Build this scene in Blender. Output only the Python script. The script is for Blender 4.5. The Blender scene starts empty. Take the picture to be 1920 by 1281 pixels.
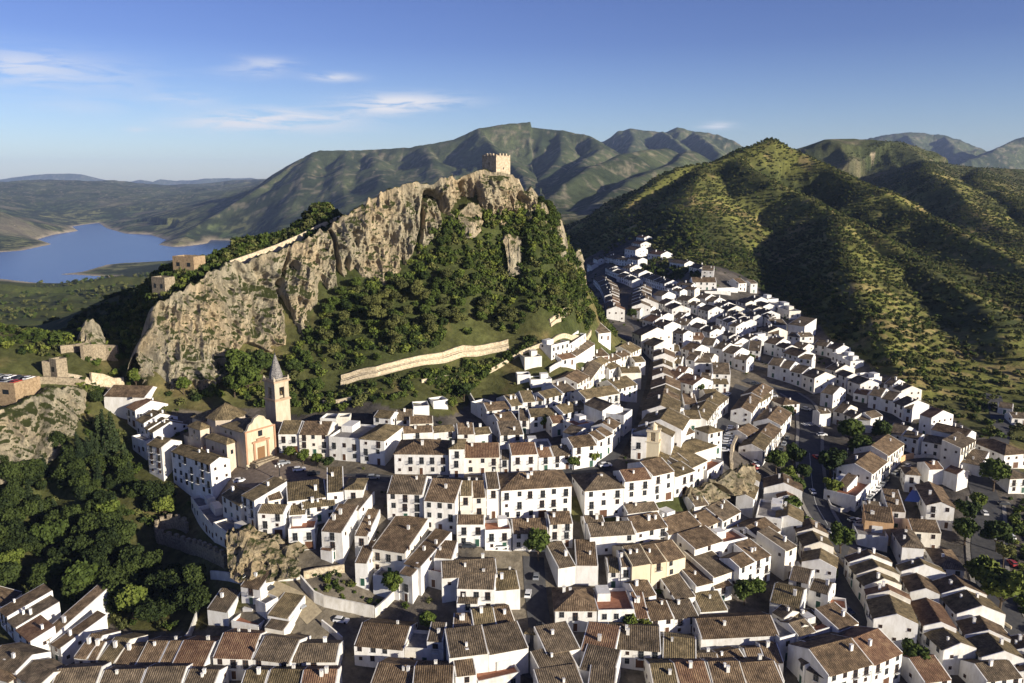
import bpy, math, random
import numpy as np
from mathutils import Vector

# ------------------------------------------------------------------ camera, world, sun, exposure
SC = bpy.context.scene
COL = SC.collection
F = 1500.0; HOR = 345.0
TH = math.atan((640.5 - HOR) / F)
CT, ST = math.cos(TH), math.sin(TH)
cam_d = bpy.data.cameras.new("camera")
cam_d.sensor_width = 36.0
cam_d.lens = 36.0 * F / 1920.0
cam_d.clip_start = 1.0
cam_d.clip_end = 90000.0
cam = bpy.data.objects.new("camera", cam_d); COL.objects.link(cam)
cam.rotation_euler = (math.pi / 2 - TH, 0, 0)
SC.camera = cam

SUN_EL = math.radians(14.0)
SUN_AZ = math.radians(36.0)          # clockwise from +X towards the viewer
sdir = Vector((math.cos(SUN_AZ) * math.cos(SUN_EL), -math.sin(SUN_AZ) * math.cos(SUN_EL), math.sin(SUN_EL)))
sun_d = bpy.data.lights.new("sun", 'SUN')
sun_d.energy = 5.0; sun_d.angle = math.radians(0.5); sun_d.color = (1.0, 0.91, 0.76)
sun = bpy.data.objects.new("sun", sun_d); COL.objects.link(sun)
sun.rotation_euler = sdir.to_track_quat('Z', 'Y').to_euler()
SC.view_settings.view_transform = 'Standard'
SC.view_settings.look = 'None'
SC.view_settings.gamma = 1.0
SC.view_settings.exposure = 0.8

world = bpy.data.worlds.new("World"); SC.world = world
world.use_nodes = True
def build_world():
    nt = world.node_tree; N = nt.nodes; L = nt.links
    N.clear()
    out = N.new("ShaderNodeOutputWorld"); bg = N.new("ShaderNodeBackground")
    sky = N.new("ShaderNodeTexSky"); sky.sky_type = 'NISHITA'; sky.sun_disc = False
    sky.sun_elevation = SUN_EL
    sky.sun_rotation = math.atan2(sdir.x, sdir.y)
    sky.altitude = 600; sky.air_density = 1.0; sky.dust_density = 0.8; sky.ozone_density = 3.0
    bg.inputs[1].default_value = 0.05
    # thin cirrus: noise on the view direction projected on a high flat layer
    tc = N.new("ShaderNodeTexCoord"); sep = N.new("ShaderNodeSeparateXYZ")
    L.new(tc.outputs["Generated"], sep.inputs[0])
    def M(op, a, b=None, c=None, clamp=False):
        n = N.new("ShaderNodeMath"); n.operation = op; n.use_clamp = clamp
        for i, v in enumerate((a, b, c)):
            if v is None: continue
            if isinstance(v, (int, float)): n.inputs[i].default_value = v
            else: L.new(v, n.inputs[i])
        return n.outputs[0]
    az = M('ARCTAN2', sep.outputs[0], sep.outputs[1])
    el = M('ARCSINE', sep.outputs[2])
    cb = N.new("ShaderNodeCombineXYZ"); L.new(az, cb.inputs[0]); L.new(el, cb.inputs[1])
    mp = N.new("ShaderNodeMapping"); mp.inputs["Scale"].default_value = (14, 95, 1); mp.inputs["Rotation"].default_value = (0, 0, -0.05)
    L.new(cb.outputs[0], mp.inputs[0])
    nz = N.new("ShaderNodeTexNoise"); nz.inputs["Scale"].default_value = 1.0; nz.inputs["Detail"].default_value = 8; nz.inputs["Roughness"].default_value = 0.62
    nz.inputs["Distortion"].default_value = 0.6
    L.new(mp.outputs[0], nz.inputs[0])
    total = None
    # soft patches (azimuth, elevation, half-width, half-height, strength) in radians
    for (a, e, wa, we, s) in CLOUDS:
        da = M('DIVIDE', M('SUBTRACT', az, a), wa); de = M('DIVIDE', M('SUBTRACT', el, e), we)
        r = M('ADD', M('MULTIPLY', da, da), M('MULTIPLY', de, de))
        g = M('MULTIPLY', M('EXPONENT', M('MULTIPLY', r, -1.0)), s)
        total = g if total is None else M('ADD', total, g)
    cover = M('MULTIPLY', total, M('MULTIPLY', M('SUBTRACT', nz.outputs[0], 0.385), 6.0, clamp=True), clamp=True)
    mix = N.new("ShaderNodeMix"); mix.data_type = 'RGBA'
    L.new(cover, mix.inputs[0]); 
    tint = N.new("ShaderNodeMix"); tint.data_type = 'RGBA'; tint.blend_type = 'MULTIPLY'; tint.inputs[0].default_value = 1.0
    tint.inputs[7].default_value = SKY_TINT
    L.new(sky.outputs[0], tint.inputs[6])
    rp = N.new("ShaderNodeValToRGB"); e = rp.color_ramp.elements
    e[0].position = 0.0; e[0].color = (*HORIZON_GAIN, 1); e[1].position = .42; e[1].color = (*ZENITH_GAIN, 1); x_ = e.new(.16); x_.color = (*MID_GAIN, 1)
    L.new(M('MULTIPLY', sep.outputs[2], 1.0, clamp=True), rp.inputs[0])
    t2 = N.new("ShaderNodeMix"); t2.data_type = 'RGBA'; t2.blend_type = 'MULTIPLY'; t2.inputs[0].default_value = 1.0
    L.new(tint.outputs[2], t2.inputs[6]); L.new(rp.outputs[0], t2.inputs[7]); sc_ = N.new("ShaderNodeVectorMath"); sc_.operation = 'SCALE'; sc_.inputs[3].default_value = 2.0
    L.new(t2.outputs[2], sc_.inputs[0])
    L.new(sc_.outputs[0], mix.inputs[6]); mix.inputs[7].default_value = (9.5, 9.6, 10.2, 1)
    L.new(mix.outputs[2], bg.inputs[0]); L.new(bg.outputs[0], out.inputs[0])
def pxdir(px, py):
    u = (px - 960.0) / F; v = (640.5 - py) / F
    return (u, CT + v * ST, -ST + v * CT)
def azel(px, py):
    d = pxdir(px, py); return math.atan2(d[0], d[1]), math.atan2(d[2], math.hypot(d[0], d[1]))
CLOUDS = []
for (x, y, wx, wy, s) in [(90, 130, 130, 26, .34), (30, 118, 60, 20, .35), (500, 118, 46, 9, .5), (560, 222, 110, 12, .45), (700, 205, 60, 10, .5), (60, 150, 160, 20, .12), (470, 135, 50, 10, .35),
                          (628, 145, 40, 7, .75), (770, 190, 95, 13, .85), (740, 200, 50, 14, .45), (430, 232, 90, 14, .75), (530, 218, 90, 16, .5),
                          (340, 185, 60, 12, .35), (255, 245, 22, 5, .5), (1345, 236, 26, 6, .75), (600, 240, 90, 12, .3), (150, 200, 70, 12, .2)]:
    a, e = azel(x, y); CLOUDS.append((a, e, wx / F, wy / F, s))
SKY_TINT = (0.9, 0.9, 1.1, 1)
HORIZON_GAIN = (1.0, 1.0, .92); MID_GAIN = (.52, .52, .66); ZENITH_GAIN = (.42, .34, .50)
build_world()

# ------------------------------------------------------------------ helpers
def hash3(ix, iy, iz, seed):
    h = (ix.astype(np.int64) * 374761393 + iy.astype(np.int64) * 668265263 + iz.astype(np.int64) * 2147483647 + seed * 974634777) & 0xffffffff
    h = ((h ^ (h >> 13)) * 1274126177) & 0xffffffff
    h = (h ^ (h >> 16)) & 0xffffffff
    return h.astype(np.float64) / 4294967295.0
def vnoise(x, y, z, seed=0):
    x = np.asarray(x, float); y = np.asarray(y, float); z = np.broadcast_to(np.asarray(z, float), x.shape)
    ix, iy, iz = np.floor(x), np.floor(y), np.floor(z)
    fx, fy, fz = x - ix, y - iy, z - iz
    fx, fy, fz = [t * t * t * (t * (t * 6 - 15) + 10) for t in (fx, fy, fz)]
    r = 0
    for a in (0, 1):
        for b in (0, 1):
            for c in (0, 1):
                w = (fx if a else 1 - fx) * (fy if b else 1 - fy) * (fz if c else 1 - fz)
                r = r + w * hash3(ix + a, iy + b, iz + c, seed)
    return r * 2 - 1
def vnoise2(x, y, seed=0):
    ix, iy = np.floor(x), np.floor(y); fx, fy = x - ix, y - iy
    fx, fy = [t * t * t * (t * (t * 6 - 15) + 10) for t in (fx, fy)]
    zz = np.zeros_like(ix)
    r = 0
    for a in (0, 1):
        for b in (0, 1):
            r = r + (fx if a else 1 - fx) * (fy if b else 1 - fy) * hash3(ix + a, iy + b, zz, seed)
    return r * 2 - 1
def fbm2(x, y, octv=4, seed=0, ridged=False, gain=.5):
    r = 0; a = 1.0; f = 1.0
    for o in range(octv):
        n = vnoise2(x * f + 13.7 * o, y * f - 7.1 * o, seed + o)
        if ridged: n = 1 - 2 * np.abs(n)
        r = r + a * n; a *= gain; f *= 2.03
    return r
def fbm3(x, y, z, octv=4, seed=0, ridged=False):
    r = 0; a = 1.0; f = 1.0
    for o in range(octv):
        n = vnoise(x * f + 13.7 * o, y * f - 7.1 * o, z * f + 3.3 * o, seed + o)
        if ridged: n = 1 - 2 * np.abs(n)
        r = r + a * n; a *= .5; f *= 2.07
    return r

def link(o, parent=None):
    COL.objects.link(o)
    if parent is not None: o.parent = parent
    return o
def tag(o, label=None, cat=None, group=None, kind=None):
    if label: o["label"] = label
    if cat: o["category"] = cat
    if group: o["group"] = group
    if kind: o["kind"] = kind
    return o
def empty(name, loc, rz=0.0):
    o = bpy.data.objects.new(name, None); o.location = loc; o.rotation_euler = (0, 0, rz); o.empty_display_size = 1
    return link(o)

class MB:
    """collects faces (with a material slot each) and links them as one mesh object"""
    def __init__(s): s.v = []; s.f = []; s.m = []
    def poly(s, pts, m=0):
        i = len(s.v); s.v.extend([tuple(p) for p in pts]); s.f.append(tuple(range(i, i + len(pts)))); s.m.append(m)
    def prism(s, base, z0, z1, m=0, mtop=None, cap=True, bottom=True):
        """base: list of (x,y) counter-clockwise; z0,z1 numbers or lists"""
        n = len(base)
        z0 = [z0] * n if not hasattr(z0, '__len__') else z0
        z1 = [z1] * n if not hasattr(z1, '__len__') else z1
        i = len(s.v)
        s.v.extend([(base[k][0], base[k][1], z0[k]) for k in range(n)]); s.v.extend([(base[k][0], base[k][1], z1[k]) for k in range(n)])
        for k in range(n):
            k2 = (k + 1) % n
            s.f.append((i + k, i + k2, i + n + k2, i + n + k)); s.m.append(m)
        if cap: s.f.append(tuple(i + n + k for k in range(n))); s.m.append(m if mtop is None else mtop)
        if bottom: s.f.append(tuple(i + k for k in reversed(range(n)))); s.m.append(m)
    def box(s, c, d, m=0, rz=0.0):
        cx, cy, cz = c; hx, hy, hz = d[0] / 2, d[1] / 2, d[2] / 2
        ca, sa = math.cos(rz), math.sin(rz)
        b = [(cx + x * ca - y * sa, cy + x * sa + y * ca) for x, y in ((-hx, -hy), (hx, -hy), (hx, hy), (-hx, hy))]
        s.prism(b, cz - hz, cz + hz, m)
    def hexa(s, low, high, m=0):
        """box from 4 lower and 4 upper corners"""
        i = len(s.v); s.v.extend([tuple(p) for p in low]); s.v.extend([tuple(p) for p in high])
        for f in ((3, 2, 1, 0), (4, 5, 6, 7), (0, 1, 5, 4), (1, 2, 6, 5), (2, 3, 7, 6), (3, 0, 4, 7)):
            s.f.append(tuple(i + k for k in f)); s.m.append(m)
    def cyl(s, c, r0, r1, h, n=10, m=0, cap=True, rot=0.0):
        cx, cy, cz = c; i = len(s.v)
        for k in range(n):
            a = 2 * math.pi * k / n + rot; s.v.append((cx + r0 * math.cos(a), cy + r0 * math.sin(a), cz))
        if r1 <= 1e-6:
            s.v.append((cx, cy, cz + h))
            for k in range(n): s.f.append((i + k, i + (k + 1) % n, i + n)); s.m.append(m)
        else:
            for k in range(n):
                a = 2 * math.pi * k / n + rot; s.v.append((cx + r1 * math.cos(a), cy + r1 * math.sin(a), cz + h))
            for k in range(n):
                k2 = (k + 1) % n; s.f.append((i + k, i + k2, i + n + k2, i + n + k)); s.m.append(m)
            if cap: s.f.append(tuple(i + n + k for k in range(n))); s.m.append(m)
        if cap: s.f.append(tuple(i + k for k in reversed(range(n)))); s.m.append(m)
    def tube(s, p, q, r0, r1=None, n=5, m=0):
        r1 = r0 if r1 is None else r1
        p = Vector(p); q = Vector(q); d = (q - p)
        if d.length < 1e-6: return
        d.normalize(); a = Vector((0, 0, 1)) if abs(d.z) < .9 else Vector((1, 0, 0))
        e1 = d.cross(a).normalized(); e2 = d.cross(e1)
        i = len(s.v)
        for c, r in ((p, r0), (q, r1)):
            for k in range(n):
                t = 2 * math.pi * k / n; s.v.append(tuple(c + e1 * (r * math.cos(t)) + e2 * (r * math.sin(t))))
        for k in range(n):
            k2 = (k + 1) % n; s.f.append((i + k, i + n + k, i + n + k2, i + k2)); s.m.append(m)
        s.f.append(tuple(i + k for k in range(n))); s.m.append(m)
        s.f.append(tuple(i + n + k for k in reversed(range(n)))); s.m.append(m)
    def mesh(s, name, mats):
        me = bpy.data.meshes.new(name); me.from_pydata(s.v, [], s.f)
        if not isinstance(mats, (list, tuple)): mats = [mats]
        for m in mats: me.materials.append(m)
        if len(mats) > 1: me.polygons.foreach_set("material_index", s.m)
        me.update(); return me
    def build(s, name, mats, parent=None, smooth=False):
        me = s.mesh(name, mats)
        if smooth: me.polygons.foreach_set("use_smooth", [True] * len(me.polygons))
        return link(bpy.data.objects.new(name, me), parent)

def grid_mesh(name, P, mats, cols=None, smooth=True, wrap=False):
    """P: (R,C,3) array -> quad grid mesh"""
    R, C = P.shape[:2]
    me = bpy.data.meshes.new(name)
    me.vertices.add(R * C); me.vertices.foreach_set("co", np.ascontiguousarray(P, dtype=np.float32).ravel())
    idx = np.arange(R * C).reshape(R, C)
    q = np.stack([idx[:-1, :-1], idx[:-1, 1:], idx[1:, 1:], idx[1:, :-1]], -1).reshape(-1, 4)
    n = len(q)
    me.loops.add(n * 4); me.loops.foreach_set("vertex_index", q.ravel().astype(np.int32))
    me.polygons.add(n); me.polygons.foreach_set("loop_start", np.arange(0, n * 4, 4, dtype=np.int32))
    try: me.polygons.foreach_set("loop_total", np.full(n, 4, dtype=np.int32))
    except Exception: pass
    if smooth: me.polygons.foreach_set("use_smooth", np.ones(n, dtype=bool))
    me.update(calc_edges=True)
    if cols is not None:
        ca = me.color_attributes.new("Col", 'FLOAT_COLOR', 'POINT')
        c = np.ones((R * C, 4), np.float32); c[:, :3] = cols.reshape(-1, 3)
        ca.data.foreach_set("color", c.ravel())
    for m in (mats if isinstance(mats, (list, tuple)) else [mats]): me.materials.append(m)
    o = bpy.data.objects.new(name, me)
    return link(o)

# ------------------------------------------------------------------ materials
def new_mat(name):
    m = bpy.data.materials.new(name); m.use_nodes = True
    nt = m.node_tree; b = nt.nodes["Principled BSDF"]
    return m, nt, b
def node(nt, kind, **kw):
    n = nt.nodes.new(kind)
    for k, v in kw.items():
        if k.startswith("i_"):
            key = k[2:]; key = int(key) if key.isdigit() else key
            n.inputs[key].default_value = v
        else: setattr(n, k, v)
    return n
def noise_mat(name, c1, c2, scale, rough=.9, bump=0.0, bscale=None, detail=6, c3=None, dist=1.0, spec=.25, stretch=(1, 1, 1), objrand=0.0, lo=.35, hi=.65):
    m, nt, b = new_mat(name); L = nt.links
    g = node(nt, "ShaderNodeNewGeometry"); mp = node(nt, "ShaderNodeMapping"); mp.inputs["Scale"].default_value = stretch
    L.new(g.outputs["Position"], mp.inputs[0])
    n = node(nt, "ShaderNodeTexNoise"); n.inputs["Scale"].default_value = scale; n.inputs["Detail"].default_value = detail; n.inputs["Roughness"].default_value = .65
    L.new(mp.outputs[0], n.inputs[0])
    r = node(nt, "ShaderNodeValToRGB"); e = r.color_ramp.elements
    e[0].position = lo; e[0].color = (*c1, 1); e[1].position = hi; e[1].color = (*c2, 1)
    if c3: x = e.new((lo + hi) / 2); x.color = (*c3, 1)
    L.new(n.outputs[0], r.inputs[0])
    col = r.outputs[0]
    if objrand:
        oi = node(nt, "ShaderNodeObjectInfo"); mr = node(nt, "ShaderNodeMapRange"); mr.inputs[3].default_value = 1 - objrand; mr.inputs[4].default_value = 1 + objrand
        L.new(oi.outputs["Random"], mr.inputs[0])
        mx = node(nt, "ShaderNodeMix", data_type='RGBA', blend_type='MULTIPLY'); mx.inputs[0].default_value = 1
        L.new(col, mx.inputs[6]); L.new(mr.outputs[0], mx.inputs[7]); col = mx.outputs[2]
    L.new(col, b.inputs["Base Color"]); b.inputs["Roughness"].default_value = rough
    b.inputs["Specular IOR Level"].default_value = spec
    if bump:
        n2 = node(nt, "ShaderNodeTexNoise"); n2.inputs["Scale"].default_value = bscale or scale * 3; n2.inputs["Detail"].default_value = 4
        L.new(mp.outputs[0], n2.inputs[0])
        bp = node(nt, "ShaderNodeBump"); bp.inputs["Strength"].default_value = bump; bp.inputs["Distance"].default_value = dist
        L.new(n2.outputs[0], bp.inputs["Height"]); L.new(bp.outputs[0], b.inputs["Normal"])
    return m
def flat_mat(name, c, rough=.6, spec=.4, metal=0.0):
    m, nt, b = new_mat(name); b.inputs["Base Color"].default_value = (*c, 1); b.inputs["Roughness"].default_value = rough
    b.inputs["Specular IOR Level"].default_value = spec; b.inputs["Metallic"].default_value = metal
    return m
# ------------------------------------------------------------------ terrain: heights from surveyed control points
def ctl(px, py, Y=None, Z=None):
    d = pxdir(px, py); s = d[2] / d[1]
    if Y is None: Y = Z / s
    return (d[0] / d[1] * Y, Y, s * Y)
CP = []
for (px, py, Z) in [(480,870,-90),(380,860,-91),(300,820,-88),(260,760,-83),(540,900,-92),(640,870,-91),(730,880,-91),(640,785,-84),(760,765,-82),(870,740,-82),
    (850,880,-91),(1000,880,-91),(1100,880,-91),(1000,800,-88),(1000,700,-76),(1100,650,-75),(1200,640,-84),(1150,750,-88),(1180,560,-80),(1110,505,-74),
    (1170,480,-66),(1190,455,-56),(1330,505,-62),(1250,520,-72),(1400,540,-74),(1500,610,-84),(1300,600,-86),(1300,700,-92),(1400,660,-92),(1650,720,-96),
    (1500,750,-101),(1400,780,-100),(1350,830,-97),(1500,800,-104),(1520,900,-109),(1540,960,-111),(1600,860,-108),(1700,850,-107),(1850,830,-105),(1900,760,-101),
    (1900,900,-110),(1270,900,-95),(1300,960,-103),(700,960,-95),(850,950,-95),(1050,960,-97),(1110,960,-98),(1400,960,-108),(900,1030,-102),(1080,1020,-103),
    (400,1010,-104),(480,1015,-100),(460,1085,-105),(560,1072,-105),(620,1060,-104),(1135,560,-79),(1142,600,-80),(1122,520,-76),(700,1110,-110),(640,1160,-113),(840,1100,-108),(1000,1100,-109),(1200,1130,-112),
    (1400,1100,-114),(1000,1230,-117),(1200,1250,-119),(1400,1270,-121),(1600,1100,-118),(1640,1200,-121),(1700,980,-115),(1850,1000,-117),(1900,1100,-121),
    (1800,1250,-125),(600,1230,-117),(450,1170,-114),(800,1281,-118),(2000,900,-113),(2050,1100,-124),(2000,1281,-128),(2000,700,-95),(1950,1281,-127),
    (640,715,-76),(800,690,-72),(955,652,-68),(1060,590,-66),(600,750,-81),(400,760,-82),
    (0,525,-248),(110,532,-250),(200,520,-250),(265,492,-250),(400,455,-250),(430,452,-250),(300,460,-250),(280,440,-250),(190,420,-250),(130,435,-250),(96,458,-250),(0,473,-250),(-150,500,-250)]:
    CP.append(ctl(px, py, Z=Z))
for (px, py, Y) in [(700,600,325),(800,560,340),(900,520,353),(960,500,361),(1000,450,362),(950,420,368),(1030,400,385),(1060,450,387),(1085,500,392),(1100,560,412),(1112,600,414),
    (450,470,372),(560,430,385),(600,396,402),(340,500,400),(220,600,360),(272,562,400),(235,585,385),(305,535,402),(250,545,470),(150,680,300),(60,700,290),(100,660,305),(100,645,420),(50,620,600),(200,650,325),(240,660,318),
    (0,760,270),(80,742,280),(150,735,288),(150,765,282),(60,850,262),(150,850,258),(200,900,255),(100,950,248),(250,950,245),(300,1000,238),(380,930,247),(350,1060,222),
    (200,1100,215),(100,1150,205),(0,1100,215),(250,1180,198),(0,1200,190),(100,1250,183),(400,1230,185),(-150,800,260),(-150,1000,235),(-150,1281,180),
    (0,600,960),(100,580,1130),(150,563,1330),(150,548,1600),(60,545,1650),(150,538,1850),(0,536,1920),(100,540,1850),(0,552,1400),(200,563,1250),(250,530,1750),(220,545,1500),(-200,560,1300),
    (0,383,3900),(60,400,3750),(120,425,3600),(100,362,8000),(200,388,6500),(300,372,8000),(400,364,9000),(500,352,9000),(0,362,9000),(350,420,4200),(450,402,3700),(520,420,3000),(420,432,3400),
    (1060,430,1700),(1100,450,1400),(1060,400,2600),(1200,380,2800),(800,420,2500),(600,420,2700),(1900,600,520),(2100,600,480),(1500,540,610),(1440,480,790),(1405,402,935),(1620,430,900),(1760,470,780),(1900,420,1500),(2200,400,1500),(1700,350,3000),(1400,370,3000),
    (-300,365,9000),(2300,365,9000),(960,362,12000),(400,352,20000),(1500,352,20000),(0,352,20000),(0,350,42000),(500,350,42000),(1000,350,42000),(1500,350,42000),(-600,350,42000),(2500,350,42000),(-600,355,20000),(2500,355,20000),(-800,365,9000),(2700,365,9000)]:
    CP.append(ctl(px, py, Y=Y))
# crest of the crag (px, py, Y) and its foot
CREST = [(262,668,300),(278,622,304),(302,572,310),(330,548,313),(372,530,318),(405,512,322),(430,500,328),(480,487,334),(530,474,340),(560,458,343),(600,436,347),(640,412,350),(680,384,354),(722,360,357),(760,352,361),
         (790,344,364),(822,342,366),(850,335,368),(880,328,372),(905,325,375),(960,331,377),(980,352,379),(1000,362,380),(1015,382,381),(1032,402,381)]
FOOT = [(272,712,296),(290,722,296),(310,728,297),(345,722,299),(380,716,301),(405,712,303),(430,708,305),(480,700,308),(520,672,312),(556,640,317),(584,604,324),(610,566,332),(640,546,338),(680,528,343),(716,520,347),
        (745,500,350),(768,470,353),(790,440,358),(820,410,363),(860,392,366),(900,384,369),(930,402,369),(955,408,370),(990,400,373),(1035,425,376)]
for k, (px, py, Y) in enumerate(CREST):
    x, y, z = ctl(px, py, Y=Y)
    if k % 2 == 0:
        q = (y + 9) / y
        CP.append((x * q, y * q, z - (4 if k < 11 else 7)))
        if 10 < k < 20: q = (y + 26) / y; CP.append((x * q, y * q, z - 22))
        if 2 < k: CP.append((x * 1.22, y * 1.22 + 10, z - 55)); CP.append((x * 1.7, y * 1.7 + 50, -150 + px * .03))
for k, (px, py, Y) in enumerate(FOOT):
    if k % 2 == 0:
        x, y, z = ctl(px, py, Y=Y); CP.append((x, y, z + .5))
CP = np.array(CP)
WS = 0.6
def uw(x, y): return x / y, np.log(y) * WS
cu, cw = uw(CP[:, 0], CP[:, 1]); cs = CP[:, 2] / CP[:, 1]
def kern(r2): return np.where(r2 > 1e-12, .5 * r2 * np.log(np.maximum(r2, 1e-12)), 0)
n = len(CP)
Kmat = kern((cu[:, None] - cu) ** 2 + (cw[:, None] - cw) ** 2) + np.eye(n) * 1.2e-4
Pm = np.stack([np.ones(n), cu, cw], 1)
A = np.zeros((n + 3, n + 3)); A[:n, :n] = Kmat; A[:n, n:] = Pm; A[n:, :n] = Pm.T
sol = np.linalg.solve(A, np.concatenate([cs, np.zeros(3)]))
Ug = np.linspace(-1.25, 1.25, 420); Wg = np.linspace(math.log(60) * WS, math.log(42000) * WS, 420)
UU, WW = np.meshgrid(Ug, Wg)
Sg = sol[n] + sol[n + 1] * UU + sol[n + 2] * WW
for k in range(n): Sg += sol[k] * kern((UU - cu[k]) ** 2 + (WW - cw[k]) ** 2)
Sg = np.clip(Sg, -1.6, .08)
def bil(G, U0, U1, W0, W1, u, w):
    R, C = G.shape
    fu = np.clip((u - U0) / (U1 - U0) * (C - 1), 0, C - 1.001); fw = np.clip((w - W0) / (W1 - W0) * (R - 1), 0, R - 1.001)
    a = fu.astype(int); b = fw.astype(int); p = fu - a; q = fw - b
    return G[b, a] * (1 - p) * (1 - q) + G[b, a + 1] * p * (1 - q) + G[b + 1, a] * (1 - p) * q + G[b + 1, a + 1] * p * q
def base_h(x, y):
    u, w = uw(x, y); return bil(Sg, Ug[0], Ug[-1], Wg[0], Wg[-1], u, w) * y

def poly_dist(x, y, pts):
    """distance to polyline and crest height at the nearest point"""
    bd = np.full(x.shape, 1e18); bh = np.zeros(x.shape); side = np.zeros(x.shape)
    for (a, b) in zip(pts[:-1], pts[1:]):
        ax, ay, az = a; bx, by, bz = b; dx, dy = bx - ax, by - ay; L2 = dx * dx + dy * dy + 1e-9
        t = np.clip(((x - ax) * dx + (y - ay) * dy) / L2, 0, 1)
        d2 = (x - ax - t * dx) ** 2 + (y - ay - t * dy) ** 2
        m = d2 < bd; bd = np.where(m, d2, bd); bh = np.where(m, az + t * (bz - az), bh)
    return np.sqrt(bd), bh
def inside(x, y, poly):
    r = np.zeros(x.shape, bool); n = len(poly)
    for i in range(n):
        x1, y1 = poly[i][:2]; x2, y2 = poly[(i + 1) % n][:2]
        c = ((y1 > y) != (y2 > y)); t = (x2 - x1) * (y - y1) / ((y2 - y1) if abs(y2 - y1) > 1e-9 else 1e-9) + x1
        r ^= c & (x < t)
    return r
def P3(l): return [ctl(a, b, Y=c) for a, b, c in l]
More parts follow.
